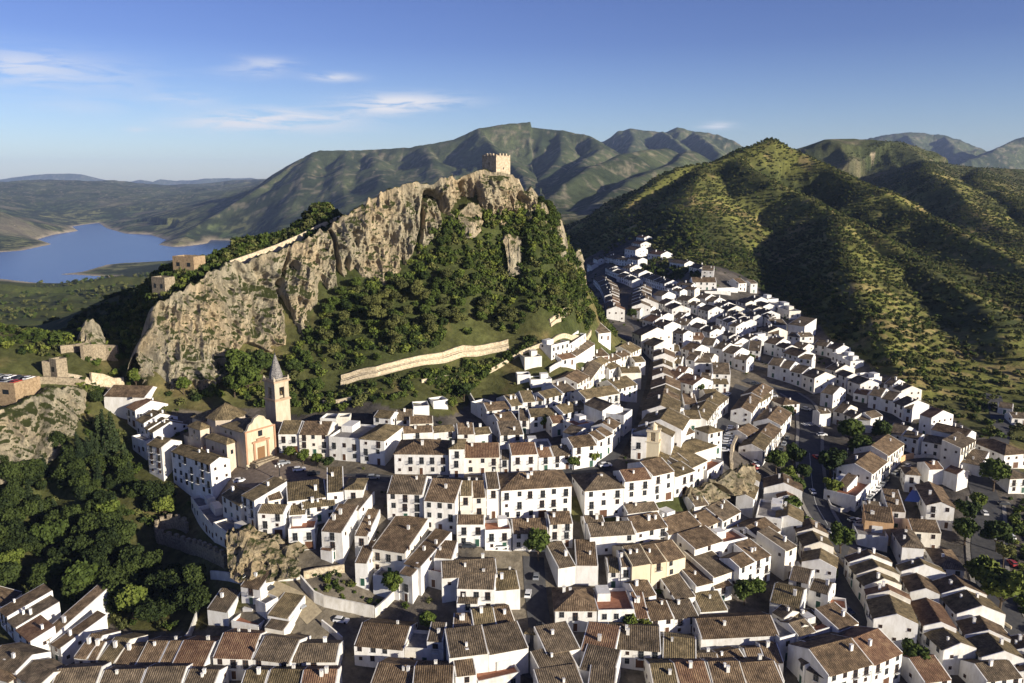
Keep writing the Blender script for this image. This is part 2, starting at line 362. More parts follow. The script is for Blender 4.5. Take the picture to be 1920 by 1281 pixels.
# ridges: (points, side slope, warp amplitude, warp wavelength, name)
RIDGES = [
 # wooded hill beside the village, three spurs
 (P3([(1060,470,860),(1120,425,900),(1180,378,930),(1230,343,960),(1270,318,985),(1340,305,1005),(1390,283,1025),(1445,256,1050),(1500,284,1025),(1560,312,985),(1610,340,935),(1650,352,900),(1700,385,850),(1760,410,800),(1850,460,720),(1930,505,650),(2050,560,580)]), .60, 12, 70, 'h'),
 (P3([(1385,290,1020),(1400,310,960),(1447,337,910),(1487,357,880),(1527,373,840),(1567,400,800),(1597,415,765),(1647,440,720),(1697,477,670),(1730,500,630),(1780,533,570),(1830,565,520),(1870,605,470),(1900,660,420)]), .62, 7, 60, 'h'),
 (P3([(1567,402,800),(1590,480,600),(1615,555,492),(1648,620,428),(1690,700,382)]), .66, 5, 50, 'h'),
 (P3([(1320,312,995),(1300,360,880),(1290,420,760),(1310,470,680)]), .42, 10, 60, 'h'),
 (P3([(1735,303,1750),(1742,330,1350),(1790,352,1150),(1850,420,960),(1930,470,850)]), .48, 12, 70, 'h'),
 (P3([(1480,285,1900),(1545,263,1900),(1600,262,1900),(1690,268,1850),(1735,303,1750),(1830,318,1750),(1930,320,1750),(2100,318,1750)]), .40, 20, 120, 'h'),
 (P3([(1840,318,1750),(1830,340,1400),(1900,380,1100),(1960,440,950)]), .45, 12, 80, 'h'),
 # mountain behind the castle
 (P3([(330,408,3600),(430,374,4000),(500,337,4200),(560,300,4400),(600,284,4500),(650,287,4550),(700,286,4600),(770,285,4500),(800,277,4450),(850,270,4400),(900,250,4400),(960,243,4450),(1000,240,4500),(1060,246,4500),(1105,256,4400),(1150,286,4200),(1200,330,3900)]), .62, 80, 420, 'm'),
 (P3([(590,286,4500),(560,335,3850),(500,375,3300),(450,400,2900)]), .7, 35, 250, 'm'),
 (P3([(650,287,4550),(640,330,3900),(650,380,3200)]), .85, 30, 250, 'm'),
 (P3([(700,286,4600),(705,330,3900),(735,385,3200)]), .85, 30, 250, 'm'),
 (P3([(800,277,4450),(815,320,3900),(840,380,3200)]), .85, 30, 250, 'm'),
 (P3([(900,252,4400),(930,290,3900),(980,335,3300),(1000,400,2600)]), .85, 30, 250, 'm'),
 (P3([(1050,250,4450),(1055,290,4000),(1010,345,3400)]), .7, 30, 220, 'm'),
 (P3([(1105,256,4400),(1130,280,4100),(1095,300,3700),(1080,330,3300)]), .7, 30, 220, 'm'),
 (P3([(1250,280,3900),(1213,283,3500),(1173,290,3300),(1107,317,3000),(1067,343,2750),(1030,380,2500)]), .6, 25, 200, 'm'),
 (P3([(1290,285,3800),(1260,310,3200),(1200,330,2900),(1150,365,2500),(1110,400,2200)]), .6, 25, 200, 'm'),
 # jagged range further back
 (P3([(1080,290,6400),(1130,266,6500),(1160,247,6500),(1180,241,6500),(1205,246,6500),(1245,248,6500),(1270,241,6500),(1330,251,6500),(1372,264,6400),(1400,285,6300),(1450,310,6000)]), .62, 150, 500, 'm'),
 (P3([(1180,243,6500),(1190,262,5900),(1180,280,5300)]), .85, 50, 260, 'm'),
 (P3([(1240,248,6500),(1262,262,5800),(1290,285,5200)]), .85, 50, 260, 'm'),
 (P3([(1300,246,6500),(1330,270,5800),(1350,290,5200)]), .85, 50, 260, 'm'),
 (P3([(1500,290,8000),(1600,266,8200),(1650,256,8200),(1690,250,8200),(1720,251,8200),(1760,253,8200),(1800,262,8200),(1850,283,8200),(1870,290,8200)]), .62, 160, 600, 'm'),
 (P3([(1780,325,6000),(1810,303,6200),(1850,290,6500),(1880,275,6800),(1905,261,7000),(1930,254,7000),(2000,240,7000),(2200,260,7000)]), .62, 160, 600, 'm'),
 (P3([(1700,252,8200),(1720,280,7200),(1740,310,6200)]), .6, 60, 300, 'm'),
 (P3([(1770,255,8200),(1790,280,7400)]), .6, 60, 300, 'm'),
 # low hills beyond the lake and the pale far range
 (P3([(-300,360,9500),(0,352,9500),(100,350,9300),(160,354,9300),(250,352,9500),(300,350,9800),(380,345,10000),(440,340,10200),(510,336,10200),(600,340,10200)]), .14, 200, 900, 'p'),
 (P3([(150,357,7800),(200,370,7000),(260,385,6300),(330,395,5600)]), .12, 150, 700, 'p'),
 (P3([(-100,388,3900),(0,381,3900),(50,398,3800),(100,420,3600),(135,431,3500)]), .16, 60, 300, 'p'),
 (P3([(480,372,4300),(420,385,4100),(350,398,3900),(270,410,3900)]), .12, 80, 400, 'p'),
 (P3([(0,336,19000),(30,332,19000),(60,329,19000),(95,328,19000),(150,328,19000),(180,335,19000),(230,342,19000),(262,337,19000),(290,342,19000),(302,337,19000),(330,343,19000),(380,337,19000),(410,335,19000),(470,331,19000),(520,340,19000)]), .4, 200, 900, 'f'),
]
LAKE_PX = [(-300,480),(0,473),(40,470),(96,458),(70,449),(100,440),(146,433),(135,425),(160,421),(185,418),(200,428),(235,438),(280,440),(300,446),(312,450),(298,459),(322,463),(345,462),(372,459),(390,456),(395,450),(430,451),(470,455),(470,480),(330,489),(265,492),(225,494),(200,497),(155,510),(112,515),(140,515),(200,519),(200,523),(150,530),(110,532),(60,530),(0,523),(-300,520)]
LAKE = [ctl(a, b, Z=-250) for a, b in LAKE_PX]

def terrain_h(x, y):
    base = base_h(x, y)
    z = base.copy()
    tent = np.full(x.shape, -1e9)
    for (pts, k, wa, wl, kind) in RIDGES:
        ys = [p[1] for p in pts]; xs = [p[0] for p in pts]
        hz = max(p[2] for p in pts) + 330; reach = hz / k * 1.1 + wa
        if kind == 'h': reach = 420
        msk = (x > min(xs) - reach) & (x < max(xs) + reach) & (y > min(ys) - reach) & (y < max(ys) + reach)
        if not msk.any(): continue
        X = x[msk]; Y = y[msk]
        wx = fbm2(X / wl, Y / wl, 4, 11) * wa * .6; wy = fbm2(X / wl + 50, Y / wl, 4, 23) * wa * .6
        d, h = poly_dist(X, Y, pts)
        near = np.clip(d / (wa * 1.5 + 1e-6), 0.0, 1)
        d2, h2 = poly_dist(X + wx, Y + wy, pts)
        d = d * (1 - near) + d2 * near; h = h * (1 - near) + h2 * near
        rnd = {'h': 5, 'm': 18, 'p': 150, 'f': 100}[kind]
        t = h - k * (np.sqrt(d * d + rnd * rnd) - rnd)
        if kind == 'm':
            t = t + np.clip(d / 250, 0, 1) * (fbm2(X / 330, Y / 330, 5, 5, True) - .4) * 24 + fbm2(X / 110, Y / 110, 4, 6, True) * (.35 + .65 * np.clip(d / 150, 0, 1)) * (6 + np.clip((Y - 5000) / 120, 0, 11))
        if kind == 'h':
            t = t + np.clip(d / 40, 0, 1) * (fbm2(X / 85, Y / 85, 4, 9, True) - .3) * 5
        tent[msk] = np.maximum(tent[msk], t)
    s = np.clip(y * .008, 1.5, 40)
    dd = (tent - z) / s
    z = np.where(dd > 20, tent, np.where(dd < -20, z, z + s * np.log1p(np.exp(np.clip(dd, -20, 20)))))
    # rolling detail on the low country
    far = np.clip((y - 500) / 800, 0, 1)
    z = z + far * (fbm2(x / 420, y / 420, 5, 31, True) - .3) * 17 * np.clip((5 - tent + z) / 30, 0.25, 1) * np.clip((z + 252) / 60, .08, 1)
    z = z + np.clip((y - 6000) / 6000, 0, 1) * fbm2(x / 1500, y / 1500, 4, 41) * 40
    # lake bowl
    m = (x < 100) & (y > 1400) & (y < 9000)
    if m.any():
        X = x[m]; Y = y[m]
        d, _ = poly_dist(X, Y, LAKE + [LAKE[0]])
        ins = inside(X, Y, LAKE)
        zz = z[m]; k = 1 - np.exp(-d / 260)
        out = -249.2 + np.maximum(d, 0) * .02 + np.maximum(zz + 249, 4) * k
        z[m] = np.where(ins, -251 - np.minimum(d * .2, 8), out)
    return z
# polar ground sheet, finest where the village and hills stand
NC, NR = 1040, 1300
uc = np.concatenate([np.linspace(-1.2, -.72, 50)[:-1], np.linspace(-.72, .72, NC - 98), np.linspace(.72, 1.2, 50)[1:]])
lw = np.linspace(math.log(62), math.log(40000), NR)
GU, GW = np.meshgrid(uc, lw)
GY = np.exp(GW); GX = GU * GY
GZ = terrain_h(GX, GY)
_ui = np.arange(len(uc)); 
def ground(x, y):
    """height of the ground sheet"""
    y = max(y, 62.5); u = x / y; fu = float(np.interp(u, uc, _ui)); fw = (math.log(y) - lw[0]) / (lw[-1] - lw[0]) * (NR - 1)
    a = min(max(int(fu), 0), len(uc) - 2); b = min(max(int(fw), 0), NR - 2); p = fu - a; q = min(fw - b, 1)
    return float(GZ[b, a] * (1 - p) * (1 - q) + GZ[b, a + 1] * p * (1 - q) + GZ[b + 1, a] * (1 - p) * q + GZ[b + 1, a + 1] * p * q)
def groundv(x, y):
    u = x / y; fu = np.interp(u, uc, _ui); fw = (np.log(y) - lw[0]) / (lw[-1] - lw[0]) * (NR - 1)
    a = np.clip(fu.astype(int), 0, len(uc) - 2); b = np.clip(fw.astype(int), 0, NR - 2); p = fu - a; q = fw - b
    return GZ[b, a] * (1 - p) * (1 - q) + GZ[b, a + 1] * p * (1 - q) + GZ[b + 1, a] * (1 - p) * q + GZ[b + 1, a + 1] * p * q
def hit(px, py, h=0.0, y0=130.0, y1=6000.0):
    """where the sight line of the survey photo meets the surface h above the ground"""
    d = pxdir(px, py); sx = d[0] / d[1]; sz = d[2] / d[1]
    Y = y0; prev = Y
    while Y < y1:
        if sz * Y < ground(sx * Y, Y) + h:
            lo, hi = prev, Y
            for _ in range(18):
                mid = (lo + hi) / 2
                if sz * mid < ground(sx * mid, mid) + h: hi = mid
                else: lo = mid
            return Vector((sx * hi, hi, ground(sx * hi, hi)))
        prev = Y; Y *= 1.006
    return Vector((sx * y1, y1, ground(sx * y1, y1)))
# ------------------------------------------------------------------ ground colours by zone (what grows or lies there)
def zone(px_list, h=0.0): return [tuple(hit(a, b, h))[:2] for a, b in px_list]
VILLAGE = [hit(a, b)[:2] for a, b in [(230,745),(330,900),(430,1010),(560,1120),(380,1180),(240,1180),(60,1120),(-60,1120),(-60,1281)]] + [(-150,120),(260,120),(300,230)] + \
          [hit(a, b)[:2] for a, b in [(1905,880),(1860,830),(1780,780),(1650,700),(1560,640),(1480,570),(1400,520),(1320,500),(1240,480),(1200,445),(1150,455),(1095,490),(1100,530),(1140,600),(1060,640),(900,700),(760,745),(620,765),(560,780),(430,745),(330,760)]]
CLEAR = [hit(a, b)[:2] for a, b in [(0,1150),(200,1180),(380,1180)]]
gx, gy, gz = GX, GY, GZ
dzu = np.gradient(gz, axis=1) / np.maximum(np.gradient(gx, axis=1), 1e-6)
nz1 = fbm2(gx / 60, gy / 60, 5, 61); nz2 = fbm2(gx / 9, gy / 9, 4, 62); nzf = fbm2(gx / 600, gy / 600, 5, 63); nzg = fbm2(gx / 170, gy / 240, 4, 64)
def lerp3(c1, c2, t): t = np.clip(t, 0, 1)[..., None]; return np.array(c1) * (1 - t) + np.array(c2) * t
def mixc(C, c2, t): t = np.clip(t, 0, 1)[..., None]; return C * (1 - t) + np.array(c2) * t
scrub = lerp3((.045, .055, .018), (.10, .095, .035), .5 + nz1 * .5)
scrub = mixc(scrub, (.16, .125, .055), np.clip(nz2 * .9 + nz1 * .5 - .35, 0, .8))
mtn = lerp3((.036, .048, .022), (.085, .10, .045), .5 + fbm2(gx / 200, gy / 200, 5, 65) * .6)
mtn = mixc(mtn, (.22, .19, .13), np.clip(fbm2(gx / 70, gy / 70, 4, 66, True) * 1.3 - 1.05, 0, .7))
field = lerp3((.075, .105, .04), (.20, .20, .08), .5 + nzg * .8)
field = mixc(field, (.025, .034, .016), np.clip(nz1 * 3.0 + .2, 0, .92)); field = mixc(field, (.03, .038, .02), np.clip(fbm2(gx / 35, gy / 35, 3, 68) * 3 - .2, 0, .8))
field = mixc(field, (.25, .21, .14), np.clip(nzf * 2 - 1.0, 0, .7))
Ck = scrub
Ck = mixc(Ck, (0, 0, 0), np.zeros_like(gx))
tf = np.clip((gy - 1500) / 500, 0, 1)
low = np.clip((-120 - gz + nz1 * 20) / 50, 0, 1)
Ck = Ck * (1 - tf[..., None]) + (mtn * (1 - low[..., None]) + field * low[..., None]) * tf[..., None]
tl = np.clip((-100 - gz) / 40, 0, 1) * (gx < -100) * (gy > 420)
Ck = mixc(Ck, (.06, .075, .02), tl * np.clip(.6 + nz1 * .5, 0, 1) * (1 - tf))
# grass and bare soil on the castle slope and hillside
hillz = (gx > 60) & (gy > 360) & (gy < 1400) & (gz > -105)
Ck = mixc(Ck, (.15, .155, .04), hillz * np.clip(.6 + nz1 * .9, 0, 1))
Ck = mixc(Ck, (.28, .21, .095), hillz * np.clip(nz2 * .8 + nz1 * .9 - .4, 0, .75))
# shores
lm = (gx < 100) & (gy > 1400) & (gy < 9000)
dsh = np.full(gx.shape, 1e9); dsh[lm] = poly_dist(gx[lm], gy[lm], LAKE + [LAKE[0]])[0]
Ck = mixc(Ck, (.42, .35, .23), np.clip(1.15 - dsh / (28 + 18 * nz1), 0, 1))
# village streets
vil = inside(gx, gy, VILLAGE) & ~((gx < -60) & (gy < 214) & (gy > 188) & (gx < -110))
_gy = np.gradient(gz, axis=0) / np.maximum(np.gradient(gy, axis=0), 1e-6); _gx = np.gradient(gz, axis=1) / np.maximum(np.gradient(gx, axis=1), 1e-6)
vil &= ~((np.hypot(_gx, _gy) > .42) & (gy > 225) & (gx < 60))
Ck = np.where(vil[..., None], mixc(lerp3((.05, .046, .042), (.11, .095, .078), .5 + nz2 * .6), (.17, .145, .105), np.clip(nz1 * 1.6 - .35, 0, .8)), Ck)
def ground_material():
    m, nt, b = new_mat("ground_cover"); L = nt.links
    at = node(nt, "ShaderNodeAttribute", attribute_name="Col")
    g = node(nt, "ShaderNodeNewGeometry")
    n = node(nt, "ShaderNodeTexNoise"); n.inputs["Scale"].default_value = .35; n.inputs["Detail"].default_value = 7; n.inputs["Roughness"].default_value = .75
    L.new(g.outputs["Position"], n.inputs[0])
    n3 = node(nt, "ShaderNodeTexNoise"); n3.inputs["Scale"].default_value = .03; n3.inputs["Detail"].default_value = 8; n3.inputs["Roughness"].default_value = .8
    L.new(g.outputs["Position"], n3.inputs[0])
    mr = node(nt, "ShaderNodeMapRange"); mr.inputs[1].default_value = .3; mr.inputs[2].default_value = .7; mr.inputs[3].default_value = .55; mr.inputs[4].default_value = 1.45
    L.new(n.outputs[0], mr.inputs[0])
    mr3 = node(nt, "ShaderNodeMapRange"); mr3.inputs[1].default_value = .35; mr3.inputs[2].default_value = .65; mr3.inputs[3].default_value = .6; mr3.inputs[4].default_value = 1.4
    L.new(n3.outputs[0], mr3.inputs[0])
    mu = node(nt, "ShaderNodeMath", operation='MULTIPLY'); L.new(mr.outputs[0], mu.inputs[0]); L.new(mr3.outputs[0], mu.inputs[1])
    mx = node(nt, "ShaderNodeMix", data_type='RGBA', blend_type='MULTIPLY'); mx.inputs[0].default_value = 1
    L.new(at.outputs["Color"], mx.inputs[6]); L.new(mu.outputs[0], mx.inputs[7]); L.new(mx.outputs[2], b.inputs["Base Color"])
    bp = node(nt, "ShaderNodeBump"); bp.inputs["Strength"].default_value = .5; bp.inputs["Distance"].default_value = 1.2
    L.new(n.outputs[0], bp.inputs["Height"])
    bp3 = node(nt, "ShaderNodeBump"); bp3.inputs["Strength"].default_value = .7; bp3.inputs["Distance"].default_value = 14.0
    L.new(n3.outputs[0], bp3.inputs["Height"])
    # broad relief only matters on the open hills, far away
    L.new(bp.outputs[0], bp3.inputs["Normal"])
    sp = node(nt, "ShaderNodeSeparateXYZ"); L.new(g.outputs["Position"], sp.inputs[0])
    mf = node(nt, "ShaderNodeMapRange"); mf.inputs[1].default_value = 900; mf.inputs[2].default_value = 2500; mf.inputs[3].default_value = 0; mf.inputs[4].default_value = .8
    L.new(sp.outputs[1], mf.inputs[0]); L.new(mf.outputs[0], bp3.inputs["Strength"])
    L.new(bp3.outputs[0], b.inputs["Normal"])
    b.inputs["Roughness"].default_value = .95; b.inputs["Specular IOR Level"].default_value = .1
    return m
gr = grid_mesh("ground", np.stack([GX, GY, GZ], -1), ground_material(), Ck)
tag(gr, "rolling ground carrying the village, hills and distant mountains", kind="structure")

# ------------------------------------------------------------------ lake
def lake_material():
    m, nt, b = new_mat("lake_water"); L = nt.links
    b.inputs["Base Color"].default_value = (.015, .06, .20, 1); b.inputs["Roughness"].default_value = .22; b.inputs["IOR"].default_value = 1.33
    g = node(nt, "ShaderNodeNewGeometry"); n = node(nt, "ShaderNodeTexNoise"); n.inputs["Scale"].default_value = .08; n.inputs["Detail"].default_value = 6
    L.new(g.outputs["Position"], n.inputs[0]); bp = node(nt, "ShaderNodeBump"); bp.inputs["Strength"].default_value = .35; bp.inputs["Distance"].default_value = 1.0
    L.new(n.outputs[0], bp.inputs["Height"]); L.new(bp.outputs[0], b.inputs["Normal"])
    return m
b_ = MB(); b_.poly([(-6000, 1500, -250), (300, 1500, -250), (300, 8000, -250), (-6000, 8000, -250)])
tag(b_.build("lake_water", lake_material()), "blue reservoir water between the hills", kind="structure")

# ------------------------------------------------------------------ the crag
def resample(l, n):
    P = np.array(P3(l)); d = np.r_[0, np.cumsum(np.linalg.norm(np.diff(np.array(l)[:, :2].astype(float), axis=0), axis=1))]
    t = np.linspace(0, 1, n); k = np.linspace(0, 1, len(l))
    return np.stack([np.interp(t, k, P[:, i]) for i in range(3)], 1)
def rock_material(name, moss=.80, base=((.12, .11, .085), (.38, .34, .265), (.62, .55, .43))):
    m, nt, b = new_mat(name); L = nt.links
    g = node(nt, "ShaderNodeNewGeometry"); mp = node(nt, "ShaderNodeMapping"); mp.inputs["Scale"].default_value = (1, 1, .35)
    L.new(g.outputs["Position"], mp.inputs[0])
    n = node(nt, "ShaderNodeTexNoise"); n.inputs["Scale"].default_value = .28; n.inputs["Detail"].default_value = 9; n.inputs["Roughness"].default_value = .78
    L.new(mp.outputs[0], n.inputs[0])
    r = node(nt, "ShaderNodeValToRGB"); e = r.color_ramp.elements
    e[0].position = .34; e[0].color = (*base[0], 1); e[1].position = .66; e[1].color = (*base[2], 1); x = e.new(.48); x.color = (*base[1], 1)
    L.new(n.outputs[0], r.inputs[0])
    n2 = node(nt, "ShaderNodeTexNoise"); n2.inputs["Scale"].default_value = .05; n2.inputs["Detail"].default_value = 5; L.new(g.outputs["Position"], n2.inputs[0])
    r2 = node(nt, "ShaderNodeValToRGB"); e = r2.color_ramp.elements
    e[0].position = .42; e[0].color = (.80, .80, .74, 1); e[1].position = .66; e[1].color = (1.0, .90, .74, 1)
    L.new(n2.outputs[0], r2.inputs[0])
    mx = node(nt, "ShaderNodeMix", data_type='RGBA', blend_type='MULTIPLY'); mx.inputs[0].default_value = 1
    L.new(r.outputs[0], mx.inputs[6]); L.new(r2.outputs[0], mx.inputs[7])
    # moss and small plants on ledges
    sp = node(nt, "ShaderNodeSeparateXYZ"); L.new(g.outputs["Normal"], sp.inputs[0])
    n3 = node(nt, "ShaderNodeTexNoise"); n3.inputs["Scale"].default_value = .5; n3.inputs["Detail"].default_value = 8; n3.inputs["Roughness"].default_value = .7; L.new(g.outputs["Position"], n3.inputs[0])
    ad = node(nt, "ShaderNodeMath", operation='MULTIPLY_ADD'); ad.inputs[1].default_value = .55; L.new(sp.outputs[2], ad.inputs[0]); L.new(n3.outputs[0], ad.inputs[2])
    rg = node(nt, "ShaderNodeMapRange"); rg.inputs[1].default_value = moss; rg.inputs[2].default_value = moss + .12; L.new(ad.outputs[0], rg.inputs[0])
    mg = node(nt, "ShaderNodeMix", data_type='RGBA'); L.new(rg.outputs[0], mg.inputs[0]); L.new(mx.outputs[2], mg.inputs[6]); mg.inputs[7].default_value = (.06, .07, .022, 1)
    L.new(mg.outputs[2], b.inputs["Base Color"])
    b.inputs["Roughness"].default_value = .95; b.inputs["Specular IOR Level"].default_value = .1
    bp = node(nt, "ShaderNodeBump"); bp.inputs["Strength"].default_value = 1.0; bp.inputs["Distance"].default_value = 2.6
    L.new(n.outputs[0], bp.inputs["Height"]); L.new(bp.outputs[0], b.inputs["Normal"])
    return m
ROCK = rock_material("limestone")
ROCKB = rock_material("bare_limestone", .93, ((.11, .095, .065), (.38, .33, .24), (.64, .56, .42)))
def crag(name, crest, foot, nc, nr, amp=2.2, depth=14.0, seed=0, label="", mat=None, back=10, sink=7.0, drop=26.0):
    A = resample(crest, nc); B = resample(foot, nc); B[:, 2] -= sink
    t = np.linspace(0, 1, nr)[:, None, None]
    prof = t + .18 * np.sin(np.pi * t) * (1 - t)          # steeper towards the top
    P = B[None] * (1 - t) + A[None] * t
    horiz = (A - B); horiz[:, 2] = 0
    P = P - horiz[None] * (t * (1 - t)) * .25               # bulge: lower part stands forward less
    out = np.cross(np.gradient(A, axis=0), np.array([0, 0, 1.0])); out /= np.linalg.norm(out, axis=1)[:, None] + 1e-9
    out[out[:, 1] > 0] *= -1
    k = 9; ker = np.ones(k) / k
    out = np.stack([np.convolve(np.pad(out[:, i], k // 2, mode='edge'), ker, 'valid') for i in range(3)], 1)
    s = np.arange(nc)[None, :] * np.ones((nr, 1)); X, Y, Z = P[..., 0], P[..., 1], P[..., 2]
    flute = fbm3(X / 13, Y / 13, Z / 55, 4, seed + 1, True) * 1.5 - .6
    blob = fbm3(X / 24, Y / 24, Z / 24, 3, seed + 2)
    fine = fbm3(X / 4.0, Y / 4.0, Z / 7.0, 4, seed + 3, True)
    crack = -np.clip(.10 - np.abs(vnoise(X / 17 + 3, Y / 17, Z / 70, seed + 7)), 0, .10) * 34
    cellv = fbm3(X / 7.5, Y / 7.5, Z / 16, 2, seed + 21); cellv = np.round(cellv * 3) / 3
    D = (flute * .9 + blob * 1.2 + fine * .95 + cellv * .5 + crack) * amp * (.35 + .65 * np.clip(np.minimum(t[..., 0] * 6 + .2, 1), 0, 1))
    topf = np.clip((1 - t[..., 0]) * 8, 0.35, 1)
    P = P + out[None] * (D * topf)[..., None]
    jag = fbm3(X / 5, Y / 5, Z * 0, 3, seed + 9, True)
    P[..., 2] += np.clip(t[..., 0] * 6 - 5, 0, 1) * (jag * 1.3)
    # top and back side
    rows = [P]
    last = P[-1]
    for j in range(1, back + 1):
        f = j / back
        q = last - out * (depth * f) + np.array([0, 0, 1.0]) * (-(f ** 2) * drop)
        q = q + np.stack([vnoise(last[:, 0] / 3 + j * 5, last[:, 1] / 3, last[:, 2] * 0, seed + 13)] * 3, 1) * np.array([.4, .4, 1.0])
        rows.append(q[None])
    P = np.concatenate(rows, 0)
    o = grid_mesh(name, P, mat or ROCK, smooth=False)
    if label: tag(o, label, 'rock')
    return o
cr = crag("rock_crag", CREST, FOOT, 820, 200)
tag(cr, "long pale limestone crag with a jagged crest carrying the castle keep", "rock crag")

crag("rock_outcrop", [(-40,778,262),(0,770,262),(40,757,267),(90,738,274),(135,728,281),(165,742,285)], [(-40,905,247),(10,887,250),(50,873,254),(95,847,258),(130,810,267),(152,780,277)], 260, 90, 1.5, 12, 40, "grassy limestone outcrop below the ruins above the dark wood", sink=3, drop=6)
crag("rock_outcrop", [(424,1012,207),(450,1002,208),(480,1008,208),(520,1024,206),(562,1042,205)], [(430,1072,199),(455,1084,197),(490,1080,197),(530,1072,198),(566,1064,199)], 220, 80, 1.25, 7, 50, "pale rounded rock carrying the balcony houses beside the crenellated wall", mat=ROCKB, sink=2, drop=3)
crag("rock_outcrop", [(1285,930,241),(1310,918,244),(1342,904,249),(1370,890,254),(1398,880,259),(1415,880,261)], [(1292,950,237),(1312,942,240),(1345,930,243),(1374,920,247),(1396,912,251),(1412,906,255)], 220, 60, 1.3, 4, 60, "long pale rock ledge between the upper street houses and the row below", mat=ROCKB, sink=2, drop=3)
crag("rock_outcrop", [(152,640,318),(160,612,322),(172,603,323),(182,625,322),(192,648,320)], [(140,665,314),(155,670,313),(170,672,313),(185,668,314),(198,664,315)], 60, 30, .6, 5, 70, "small pointed rock standing beside the ruined walls", sink=2, drop=9)
crag("rock_outcrop", [(942,452,362),(950,440,364),(966,438,365),(978,450,364)], [(944,500,357),(952,505,356),(968,505,356),(980,498,357)], 60, 40, .8, 5, 80, "narrow rock pillar in the middle of the green castle slope", sink=3, drop=9)
crag("rock_outcrop", [(862,402,363),(878,386,366),(896,384,367),(905,400,366)], [(860,428,360),(876,434,359),(892,432,359),(903,420,361)], 60, 40, .7, 5, 90, "small rock knob under the keep among shrubs", sink=3, drop=9)
crag("rock_outcrop", [(1040,430,376),(1050,415,378),(1060,430,379),(1066,460,380)], [(1036,470,372),(1046,472,371),(1056,470,372),(1064,478,373)], 60, 40, .8, 6, 95, "rounded rock shoulder at the valley end of the castle slope", sink=3, drop=12)
crag("rock_outcrop", [(978,610,372),(990,596,375),(1008,592,376),(1020,604,375)], [(974,655,362),(990,660,361),(1006,658,361),(1018,652,363)], 70, 40, .8, 5, 97, "dull grey rock beside the end of the cobbled path", sink=3, drop=9)
crag("rock_outcrop", [(1078,480,388),(1086,468,391),(1094,490,393),(1098,530,394)], [(1072,520,382),(1082,528,382),(1090,535,384),(1096,545,387)], 60, 40, .8, 6, 99, "steep rock edge above the valley street", sink=3, drop=12)
# ------------------------------------------------------------------ village materials
def wall_material(name, c, dirt=.12):
    m, nt, b = new_mat(name); L = nt.links
    g = node(nt, "ShaderNodeNewGeometry"); mp = node(nt, "ShaderNodeMapping"); mp.inputs["Scale"].default_value = (1, 1, .35)
    L.new(g.outputs["Position"], mp.inputs[0])
    n = node(nt, "ShaderNodeTexNoise"); n.inputs["Scale"].default_value = .7; n.inputs["Detail"].default_value = 6; n.inputs["Roughness"].default_value = .7
    L.new(mp.outputs[0], n.inputs[0])
    r = node(nt, "ShaderNodeValToRGB"); e = r.color_ramp.elements
    e[0].position = .3; e[0].color = (c[0] * (1 - dirt), c[1] * (1 - dirt * 1.1), c[2] * (1 - dirt * 1.3), 1); e[1].position = .6; e[1].color = (*c, 1)
    L.new(n.outputs[0], r.inputs[0])
    oi = node(nt, "ShaderNodeObjectInfo"); mr = node(nt, "ShaderNodeMapRange"); mr.inputs[3].default_value = .82; mr.inputs[4].default_value = 1.0
    L.new(oi.outputs["Random"], mr.inputs[0])
    mx = node(nt, "ShaderNodeMix", data_type='RGBA', blend_type='MULTIPLY'); mx.inputs[0].default_value = 1
    L.new(r.outputs[0], mx.inputs[6]); L.new(mr.outputs[0], mx.inputs[7]); L.new(mx.outputs[2], b.inputs["Base Color"])
    b.inputs["Roughness"].default_value = .9; b.inputs["Specular IOR Level"].default_value = .15
    bp = node(nt, "ShaderNodeBump"); bp.inputs["Strength"].default_value = .25; bp.inputs["Distance"].default_value = .15
    L.new(n.outputs[0], bp.inputs["Height"]); L.new(bp.outputs[0], b.inputs["Normal"])
    return m
WHITE = wall_material("white_limewash", (.80, .79, .76), .22)
WHITE2 = wall_material('greyed_limewash', (.71, .70, .68), .3)
IVORY = wall_material('ivory_limewash', (.79, .75, .66), .2)
CREAM = wall_material("cream_render", (.66, .58, .42))
BEIGE = wall_material("beige_stone", (.47, .41, .31), .25)
OCHRE = wall_material("ochre_render", (.62, .40, .22), .2)
PINK = wall_material("pale_pink_render", (.58, .50, .40), .2)
